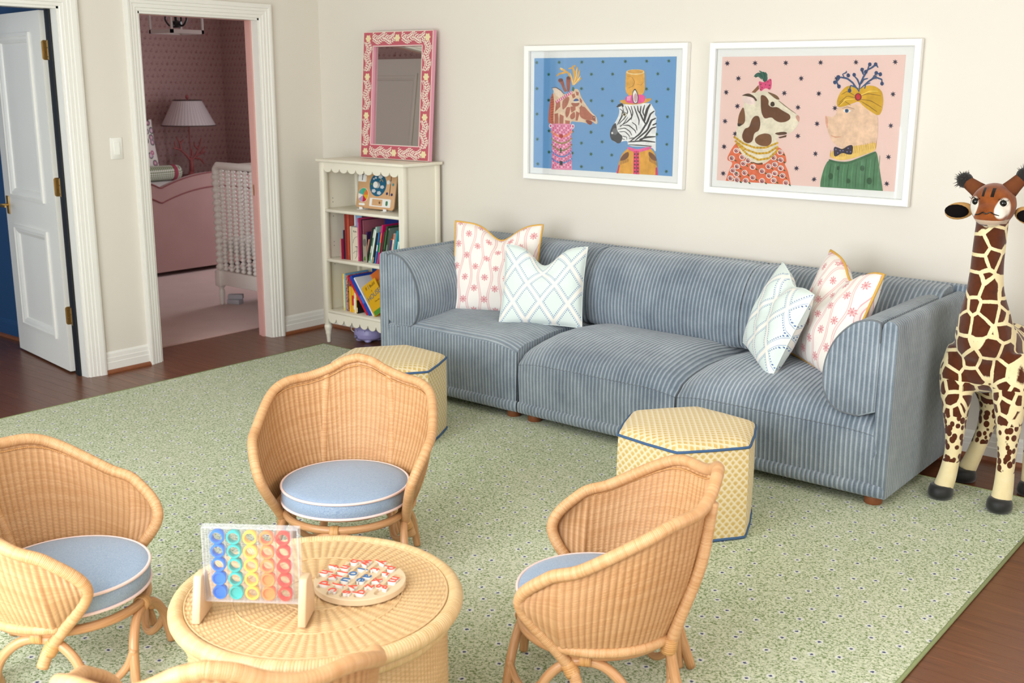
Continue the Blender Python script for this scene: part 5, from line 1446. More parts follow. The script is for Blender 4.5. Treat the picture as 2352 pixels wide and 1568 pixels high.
cf2f6e 1516,463 1546,458 1541,428 1506,428
f7dfe8 1586,468 1621,463 1611,428 1581,433
cf2f6e 976,383 1006,373 1001,343 966,348
f7dfe8 1051,383 1081,378 1076,348 1046,348
cf2f6e 1126,388 1156,383 1151,348 1121,353
cf2f6e 1201,393 1236,383 1226,353 1196,358
f7dfe8 1276,398 1311,388 1301,358 1271,363
cf2f6e 1351,398 1386,393 1376,363 1346,363
cf2f6e 1426,403 1456,398 1451,363 1421,368
f7dfe8 1501,408 1531,398 1526,368 1496,373
cf2f6e 1576,413 1606,403 1601,373 1571,378
f7eef2 941,1503 936,1483 926,1463 911,1453 896,1443 876,1443 856,1448 841,1463 831,1483 826,1503 831,1523 841,1543 856,1558 871,1563 891,1563 911,1558 926,1543 936,1528
d84a80 916,1503 916,1493 911,1483 901,1473 891,1468 881,1468 866,1473 861,1478 851,1488 851,1503 851,1518 856,1528 866,1533 876,1538 891,1538 901,1538 906,1528 916,1518
f7eef2 1711,1513 1706,1493 1696,1473 1681,1458 1666,1453 1646,1448 1626,1458 1611,1468 1601,1488 1596,1508 1601,1528 1611,1548 1626,1563 1641,1573 1661,1573 1681,1563 1696,1553 1706,1533
d84a80 1686,1513 1681,1498 1676,1488 1671,1478 1661,1473 1651,1473 1636,1478 1631,1488 1626,1498 1621,1508 1621,1523 1631,1533 1636,1543 1646,1548 1656,1548 1666,1543 1676,1533 1681,1523
ef8a5e 981,1338 966,1313 936,1303 906,1308 896,1333 906,1358 936,1368 966,1358
ef8a5e 1051,1293 1036,1268 1006,1258 976,1268 961,1288 976,1313 1006,1328 1036,1318
ef8a5e 1116,1258 1106,1233 1076,1223 1046,1233 1031,1258 1046,1283 1076,1293 1106,1283
ef8a5e 1186,1238 1176,1213 1146,1203 1111,1208 1101,1233 1111,1258 1141,1268 1171,1258
ef8a5e 1256,1223 1241,1198 1211,1188 1181,1198 1166,1218 1181,1243 1211,1258 1241,1248
ef8a5e 1321,1218 1311,1198 1281,1183 1251,1193 1236,1218 1246,1243 1276,1253 1306,1243
ef8a5e 1386,1228 1376,1203 1346,1193 1316,1203 1301,1223 1316,1248 1346,1258 1376,1253
ef8a5e 1456,1243 1441,1223 1416,1208 1381,1218 1371,1243 1381,1268 1411,1278 1441,1268
ef8a5e 1521,1273 1511,1248 1481,1238 1451,1248 1436,1268 1451,1293 1481,1303 1511,1298
ef8a5e 1586,1308 1576,1288 1546,1273 1516,1283 1501,1308 1516,1333 1546,1343 1576,1333
ef8a5e 1651,1358 1641,1333 1611,1323 1581,1333 1571,1353 1581,1378 1611,1388 1641,1383
9a8a3c 971,1153 961,1133 941,1123 916,1133 906,1148 916,1168 941,1178 961,1168
9a8a3c 1031,1113 1021,1098 996,1088 976,1093 966,1113 976,1133 996,1138 1021,1133
9a8a3c 1086,1083 1076,1068 1056,1058 1031,1063 1021,1083 1031,1103 1056,1108 1076,1103
9a8a3c 1146,1063 1136,1043 1111,1038 1091,1043 1081,1058 1091,1078 1111,1088 1136,1078
9a8a3c 1201,1048 1191,1028 1171,1018 1146,1028 1136,1043 1146,1063 1171,1073 1191,1063
9a8a3c 1256,1038 1251,1018 1226,1013 1201,1018 1196,1038 1201,1053 1226,1063 1246,1058
9a8a3c 1316,1038 1306,1018 1281,1008 1261,1018 1251,1033 1261,1053 1281,1063 1306,1053
9a8a3c 1371,1043 1361,1023 1341,1018 1316,1023 1306,1038 1316,1058 1336,1068 1361,1058
9a8a3c 1426,1053 1416,1038 1396,1028 1371,1033 1361,1053 1371,1073 1396,1078 1416,1073
9a8a3c 1481,1073 1471,1058 1451,1048 1426,1053 1416,1073 1426,1093 1451,1098 1471,1093
9a8a3c 1536,1103 1526,1083 1506,1073 1481,1083 1476,1098 1481,1118 1506,1123 1526,1118
9a8a3c 1591,1133 1581,1118 1561,1108 1536,1113 1531,1133 1536,1153 1561,1158 1581,1153
9a8a3c 1646,1173 1636,1158 1616,1148 1591,1158 1581,1173 1591,1193 1616,1198 1636,1193
8a7a34 976,983 966,963 941,953 921,963 911,978 921,998 941,1008 966,998
8a7a34 1031,938 1026,918 1001,908 976,918 966,933 976,953 1001,958 1021,953
8a7a34 1091,898 1081,883 1061,873 1036,878 1026,898 1036,913 1056,923 1081,918
8a7a34 1146,873 1141,853 1116,843 1091,853 1081,868 1091,888 1116,893 1136,888
8a7a34 1206,853 1196,833 1171,823 1151,833 1141,848 1151,868 1171,878 1196,868
8a7a34 1261,843 1251,823 1231,813 1206,818 1196,838 1206,858 1231,863 1251,858
8a7a34 1316,838 1311,818 1286,813 1266,818 1256,838 1261,853 1286,863 1306,858
8a7a34 1376,843 1366,828 1341,818 1321,823 1311,843 1321,863 1341,868 1366,863
8a7a34 1431,863 1421,843 1401,833 1376,838 1366,858 1376,878 1396,883 1421,878
8a7a34 1486,883 1476,868 1456,858 1431,863 1421,883 1431,898 1451,908 1476,903
8a7a34 1541,918 1531,898 1511,888 1486,898 1476,913 1486,933 1511,943 1531,933
8a7a34 1596,958 1586,938 1566,933 1541,938 1531,953 1541,973 1561,983 1586,973
8a7a34 1651,1008 1641,988 1621,983 1596,988 1586,1003 1596,1023 1616,1033 1641,1023
4f83c4 976,798 971,778 946,768 921,778 911,793 921,813 946,823 966,813
4f83c4 1036,753 1026,738 1006,728 981,733 971,753 981,773 1001,778 1026,773
4f83c4 1096,723 1086,703 1061,693 1041,703 1031,718 1036,738 1061,748 1086,738
4f83c4 1151,698 1141,678 1121,668 1096,678 1086,693 1096,713 1116,723 1141,713
4f83c4 1206,678 1201,663 1176,653 1151,658 1141,678 1151,693 1176,703 1196,698
4f83c4 1266,668 1256,653 1231,643 1211,648 1201,668 1211,688 1231,693 1256,688
4f83c4 1321,668 1311,648 1291,643 1266,648 1256,668 1266,683 1291,693 1311,688
4f83c4 1376,673 1366,658 1346,648 1321,653 1311,673 1321,693 1346,698 1366,693
4f83c4 1431,688 1426,673 1401,663 1381,668 1371,688 1381,703 1401,713 1426,708
4f83c4 1491,713 1481,693 1456,683 1436,693 1426,708 1436,728 1456,733 1481,728
4f83c4 1546,743 1536,723 1511,713 1491,723 1481,738 1491,758 1511,763 1536,758
4f83c4 1601,778 1591,763 1566,753 1546,758 1536,778 1546,793 1566,803 1591,798
4f83c4 1656,823 1646,808 1621,798 1601,803 1591,823 1601,838 1621,848 1646,843
4f83c4 981,598 971,578 951,568 926,578 916,593 926,613 951,623 971,613
4f83c4 1041,563 1031,543 1006,538 986,543 976,563 986,578 1006,588 1031,583
4f83c4 1096,538 1086,518 1066,513 1041,518 1031,533 1041,553 1066,563 1086,558
4f83c4 1156,518 1146,498 1121,493 1101,498 1091,513 1101,533 1121,543 1146,538
4f83c4 1211,503 1201,488 1181,478 1156,483 1146,503 1156,523 1176,528 1201,523
4f83c4 1266,498 1261,478 1236,473 1211,478 1206,493 1211,513 1236,523 1256,518
4f83c4 1326,498 1316,478 1291,473 1271,478 1261,493 1271,513 1291,523 1316,518
4f83c4 1381,503 1371,483 1351,478 1326,483 1316,503 1326,518 1346,528 1371,523
4f83c4 1436,518 1426,498 1406,488 1381,493 1371,513 1381,533 1406,538 1426,533
4f83c4 1491,533 1486,518 1461,508 1441,513 1431,533 1436,548 1461,558 1481,553
4f83c4 1546,558 1541,543 1516,533 1496,538 1486,558 1496,573 1516,583 1541,578
4f83c4 1601,588 1596,573 1571,563 1551,568 1541,588 1551,603 1571,613 1596,608
4f83c4 1656,628 1651,608 1626,598 1606,608 1596,623 1606,643 1626,653 1651,643
b3201f 1326,1233 1321,1213 1311,1198 1291,1183 1266,1178 1241,1178 1221,1183 1201,1193 1186,1213 1181,1228 1186,1248 1196,1268 1216,1278 1241,1288 1266,1288 1286,1283 1306,1268 1321,1253
!20202a 1211,543 1321,548 1321,433 1216,428
2a4a30 1226,908 1276,908 1276,768 1226,763
f2f0ec 3116,2088 3271,2128 3721,2158 4136,2178 4206,2083 4291,1978 4276,1873 4341,1823 4311,1663 4351,1508 4321,1348 4346,1083 4346,908 4221,1053 3471,1033 3461,1183 3301,1163 3141,1103 3041,1143 2926,1193 2881,1353 2931,1518 3041,1643 3151,1823 3176,1983
3a3a40 3066,1653 2966,1573 2901,1438 2881,1313 2931,1188 3056,1143 3141,1098 3226,1113 3276,1178 3301,1298 3196,1363 3111,1443 3096,1548
6a6a70 3136,1418 3131,1383 3116,1358 3096,1333 3066,1323 3036,1323 3006,1333 2986,1353 2971,1378 2961,1413 2966,1443 2981,1473 3001,1493 3031,1503 3061,1503 3091,1493 3111,1473 3126,1448
e8e4de 2991,1373 2991,1358 2986,1348 2976,1343 2966,1338 2956,1338 2946,1343 2936,1348 2931,1358 2931,1368 2931,1378 2936,1388 2946,1398 2956,1403 2966,1403 2976,1398 2981,1393 2986,1383
26252a 3116,2073 3186,2083 3231,2098 3231,2083 3271,2053 3311,2078 3296,2113 3246,2168 3161,2138 3101,2108
26252a 3081,2048 3156,2058 3226,2078 3221,2108 3146,2098 3071,2078
26252a 3171,2003 3221,1978 3261,1953 3246,1893 3236,1828 3191,1748 3146,1663 3161,1658 3216,1738 3261,1818 3281,1888 3291,1963 3236,1993 3181,2018
26252a 3266,2063 3281,1983 3296,1908 3251,1828 3206,1748 3151,1668 3101,1583 3116,1573 3176,1653 3236,1738 3281,1818 3326,1903 3306,1988 3281,2068
26252a 3346,2088 3386,2008 3421,1933 3376,1858 3336,1778 3241,1698 3151,1613 3166,1603 3261,1683 3361,1763 3411,1848 3456,1933 3411,2018 3361,2098
26252a 3426,2093 3466,2023 3506,1958 3531,1878 3556,1808 3481,1748 3406,1678 3296,1618 3186,1558 3196,1548 3311,1603 3426,1658 3511,1723 3591,1798 3566,1888 3536,1968 3491,2033 3441,2098
26252a 3521,2093 3551,1998 3586,1913 3556,1823 3536,1723 3556,1723 3586,1813 3621,1913 3581,2008 3541,2098
26252a 3616,2093 3646,2013 3681,1933 3731,1828 3781,1728 3781,1663 3781,1598 3801,1593 3811,1663 3821,1733 3766,1843 3716,1948 3676,2023 3636,2103
26252a 3726,2098 3731,2033 3741,1963 3811,1893 3886,1833 3901,1843 3841,1913 3776,1973 3766,2033 3751,2103
26252a 3836,2103 3816,2013 3796,1913 3851,1813 3906,1723 3961,1658 4016,1598 4041,1608 3996,1678 3951,1743 3896,1833 3841,1918 3856,2008 3861,2098
26252a 3946,2133 3911,2043 3881,1943 3921,1873 3961,1808 3986,1818 3956,1883 3926,1943 3951,2033 3971,2128
26252a 4116,2163 4061,2103 4006,2038 3976,1943 3951,1848 3941,1763 3941,1683 3981,1678 4006,1758 4026,1833 4056,1923 4081,2013 4116,2078 4151,2143
26252a 4256,1988 4191,1953 4121,1908 4071,1798 4026,1693 3926,1548 3826,1398 3676,1288 3521,1168 3541,1148 3701,1258 3866,1368 3976,1523 4086,1673 4126,1783 4166,1883 4216,1923 4276,1968
26252a 4311,1808 4241,1783 4156,1753 4091,1613 4041,1488 3861,1348 3681,1203 3701,1183 3896,1318 4086,1458 4151,1598 4206,1723 4261,1748 4326,1783
26252a 4331,1583 4256,1568 4171,1543 4061,1418 3956,1298 3871,1238 3781,1178 3796,1158 3896,1208 3996,1268 4106,1393 4206,1513 4271,1533 4341,1558
26252a 4326,1333 4196,1328 4066,1323 3936,1283 3816,1238 3826,1208 3956,1243 4076,1273 4201,1288 4331,1308
26252a 4331,1188 4141,1208 3946,1223 3706,1193 3466,1163 3466,1138 3711,1158 3951,1178 4136,1168 4326,1163
26252a 4221,1073 4056,1083 3891,1093 3681,1093 3471,1083 3471,1068 3681,1063 3886,1063 4056,1058 4221,1053
26252a 3131,1463 3246,1483 3356,1503 3431,1463 3511,1418 3546,1368 3581,1318 3596,1328 3566,1378 3531,1438 3446,1483 3361,1528 3241,1503 3126,1478
26252a 3166,1398 3261,1403 3356,1413 3416,1368 3481,1323 3501,1298 3521,1263 3536,1268 3521,1303 3501,1338 3436,1388 3361,1433 3261,1423 3161,1408
26252a 3291,1573 3386,1573 3476,1573 3571,1513 3671,1448 3686,1418 3711,1378 3726,1383 3711,1423 3696,1468 3596,1533 3491,1603 3386,1598 3291,1588
26252a 3571,1663 3636,1623 3696,1588 3711,1523 3736,1458 3756,1463 3741,1533 3726,1603 3651,1643 3586,1678
26252a 3296,1293 3361,1278 3421,1268 3421,1243 3426,1208 3441,1208 3441,1243 3436,1283 3366,1298 3301,1308
26252a 3281,1223 3331,1208 3381,1203 3386,1213 3336,1228 3286,1238
26252a 3436,1803 3386,1738 3341,1673 3266,1603 3186,1528 3196,1523 3281,1588 3361,1658 3406,1728 3451,1798
26252a 3686,1278 3591,1268 3496,1248 3496,1233 3596,1243 3691,1263
26252a 4226,1593 4291,1618 4346,1648 4331,1678 4266,1653 4206,1623
e8e0cc 3411,1868 3406,1853 3396,1838 3376,1828 3351,1823 3326,1823 3306,1828 3286,1838 3271,1848 3266,1863 3271,1878 3281,1893 3301,1903 3326,1908 3351,1908 3371,1903 3391,1893 3406,1883
5a4a20 3376,1868 3371,1858 3366,1848 3356,1838 3341,1833 3326,1833 3311,1838 3301,1843 3291,1858 3291,1868 3291,1878 3301,1888 3311,1898 3321,1903 3336,1903 3351,1898 3361,1893 3371,1883
151515 3351,1868 3351,1863 3346,1858 3341,1853 3336,1853 3331,1853 3321,1853 3316,1858 3316,1863 3311,1868 3311,1873 3316,1878 3321,1883 3326,1883 3336,1883 3341,1883 3346,1878 3351,1873
26252a 3256,1898 3291,1908 3326,1918 3366,1903 3411,1888 3416,1898 3376,1918 3326,1938 3286,1923 3251,1908
e0a13a 3166,2223 3266,2248 4031,2288 4141,2303 4166,2268 4066,2198 3786,2138 3466,2123 3236,2148
e5a93f 3341,2953 3371,2993 3626,3033 3886,3018 3931,2963 3961,2338 3341,2333
f2d596 3921,2963 3906,2938 3856,2918 3781,2903 3691,2893 3591,2893 3496,2903 3421,2918 3366,2938 3351,2963 3366,2988 3416,3008 3491,3023 3586,3028 3686,3028 3776,3023 3856,3003 3906,2983
dca03c 3886,2973 3871,2953 3826,2938 3761,2928 3681,2923 3596,2923 3516,2928 3446,2943 3401,2958 3386,2973 3401,2988 3446,3003 3511,3018 3591,3023 3676,3023 3761,3013 3826,3003 3866,2988
8a5a1e 3376,2858 3456,2848 3536,2833 3581,2768 3626,2703 3596,2653 3571,2603 3496,2578 3416,2548 3421,2543 3501,2568 3581,2598 3611,2648 3636,2708 3591,2773 3541,2838 3456,2853 3376,2863
8a5a1e 3701,2648 3766,2638 3831,2623 3866,2663 3901,2703 3896,2708 3861,2668 3826,2633 3766,2643 3706,2658
e84a94 3341,2353 3951,2408 3971,2198 3721,2148 3356,2173
f4a0c4 3396,2333 3521,2348 3511,2228 3396,2228
26252a 3556,2413 3596,2508 3651,2548 3726,2443 3771,2313 3736,2148 3591,2158
f4efe9 3576,2403 3611,2483 3651,2508 3706,2423 3741,2308 3716,2168 3611,2178
c9a5a8 3726,2308 3721,2268 3716,2233 3701,2208 3686,2198 3666,2198 3646,2208 3631,2233 3621,2268 3616,2303 3616,2343 3626,2378 3641,2403 3656,2413 3676,2413 3696,2403 3711,2378 3721,2343
e3a434 3481,993 3636,973 3731,938 3891,973 4176,1023 4336,868 4391,603 4426,323 3131,308 3196,573 3281,823
d8285c 3131,308 3201,543 3231,523 3191,303
d8285c 4356,523 4401,523 4431,323 4356,323
ee5f9a 3456,1028 3666,988 3766,963 3891,993 4196,1068 4206,993 3926,918 3766,873 3606,908 3471,963
!e23a74 3656,923 3826,928 3861,313 3666,313
7a1a3c 3741,923 3756,923 3781,313 3761,313
5a1030 3726,843 3721,833 3721,828 3711,823 3706,818 3696,818 3686,818 3681,823 3676,833 3671,838 3676,848 3676,858 3686,863 3691,863 3701,863 3711,863 3716,858 3721,853
5a1030 3821,848 3821,838 3816,833 3806,823 3801,823 3791,823 3781,823 3776,828 3771,838 3771,843 3771,853 3776,858 3781,868 3791,868 3796,868 3806,868 3816,863 3821,853
5a1030 3726,753 3726,743 3721,733 3716,728 3706,728 3696,723 3691,728 3681,733 3676,738 3676,748 3676,758 3681,763 3686,768 3696,773 3706,773 3716,773 3721,768 3726,758
5a1030 3826,753 3821,748 3816,738 3811,733 3806,728 3796,728 3786,733 3781,738 3776,743 3771,753 3776,763 3776,768 3786,773 3791,778 3801,778 3811,773 3816,768 3821,763
5a1030 3731,658 3731,648 3726,643 3721,638 3711,633 3701,633 3691,638 3686,643 3681,648 3681,658 3681,663 3686,673 3691,678 3701,683 3706,683 3716,678 3726,673 3731,668
5a1030 3826,663 3826,653 3821,648 3816,643 3806,638 3796,638 3791,643 3781,648 3776,653 3776,663 3776,668 3781,678 3786,683 3796,688 3806,688 3816,683 3821,678 3826,673
5a1030 3736,568 3731,558 3731,553 3721,543 3716,543 3706,543 3696,543 3691,548 3686,558 3681,563 3686,573 3686,578 3696,588 3701,588 3711,588 3721,588 3726,583 3731,573
5a1030 3831,573 3831,563 3826,558 3821,548 3811,548 3801,548 3791,548 3786,553 3781,563 3781,568 3781,578 3786,583 3791,593 3801,593 3811,593 3816,593 3826,588 3831,578
5a1030 3736,473 3736,468 3731,458 3726,453 3716,448 3706,448 3701,453 3691,458 3686,463 3686,473 3686,483 3691,488 3696,493 3706,498 3716,498 3726,493 3731,488 3736,483
5a1030 3836,478 3831,473 3831,463 3821,458 3816,453 3806,453 3796,458 3791,463 3786,468 3781,478 3786,483 3786,493 3796,498 3801,503 3811,503 3821,498 3826,493 3831,488
5a1030 3741,383 3741,373 3736,368 3731,363 3721,358 3711,358 3701,358 3696,363 3691,373 3691,378 3691,388 3696,398 3701,403 3711,403 3716,403 3726,403 3736,398 3741,393
5a1030 3836,388 3836,378 3831,373 3826,368 3816,363 3806,363 3801,363 3791,368 3786,378 3786,383 3786,393 3791,403 3796,408 3806,408 3816,413 3826,408 3831,403 3836,398
7a4a2c 3501,903 3381,853 3266,743 3221,628 3416,678 3521,778
7a4a2c 4116,928 4231,893 4341,818 4396,683 4251,703 4136,808
8a5a34 3231,658 3231,593 3241,528 3251,528 3246,593 3241,658
8a5a34 4141,778 4151,718 4161,658 4171,663 4166,723 4156,783
8a5a34 3261,663 3266,603 3271,538 3286,538 3281,603 3271,663
8a5a34 4171,768 4176,708 4191,648 4201,648 4196,708 4181,768
8a5a34 3296,673 3296,613 3306,553 3316,553 3311,613 3306,673
8a5a34 4201,753 4206,693 4216,638 4231,638 4221,698 4211,758
8a5a34 3326,678 3331,623 3336,563 3351,563 3346,623 3336,678
8a5a34 4231,743 4236,683 4246,623 4261,623 4251,683 4241,743
8a5a34 3361,683 3361,628 3371,578 3381,578 3376,633 3371,688
8a5a34 4261,733 4266,673 4276,613 4286,613 4281,673 4271,733
8a5a34 3391,693 3396,638 3401,588 3416,588 3411,643 3406,693
8a5a34 4286,718 4296,658 4306,598 4316,603 4311,663 4301,723
8a5a34 3426,698 3426,648 3436,603 3446,603 3441,653 3436,698
8a5a34 4316,708 4321,648 4336,588 4346,588 4341,648 4326,708
8a5a34 3456,708 3461,658 3466,613 3476,613 3476,663 3466,708
8a5a34 4346,693 4351,633 4361,578 4376,578 4366,638 4356,698
8a5a34 3491,713 3491,668 3501,628 3511,628 3506,673 3501,713
8a5a34 4376,683 4381,623 4391,563 4401,563 4396,623 4386,683"""
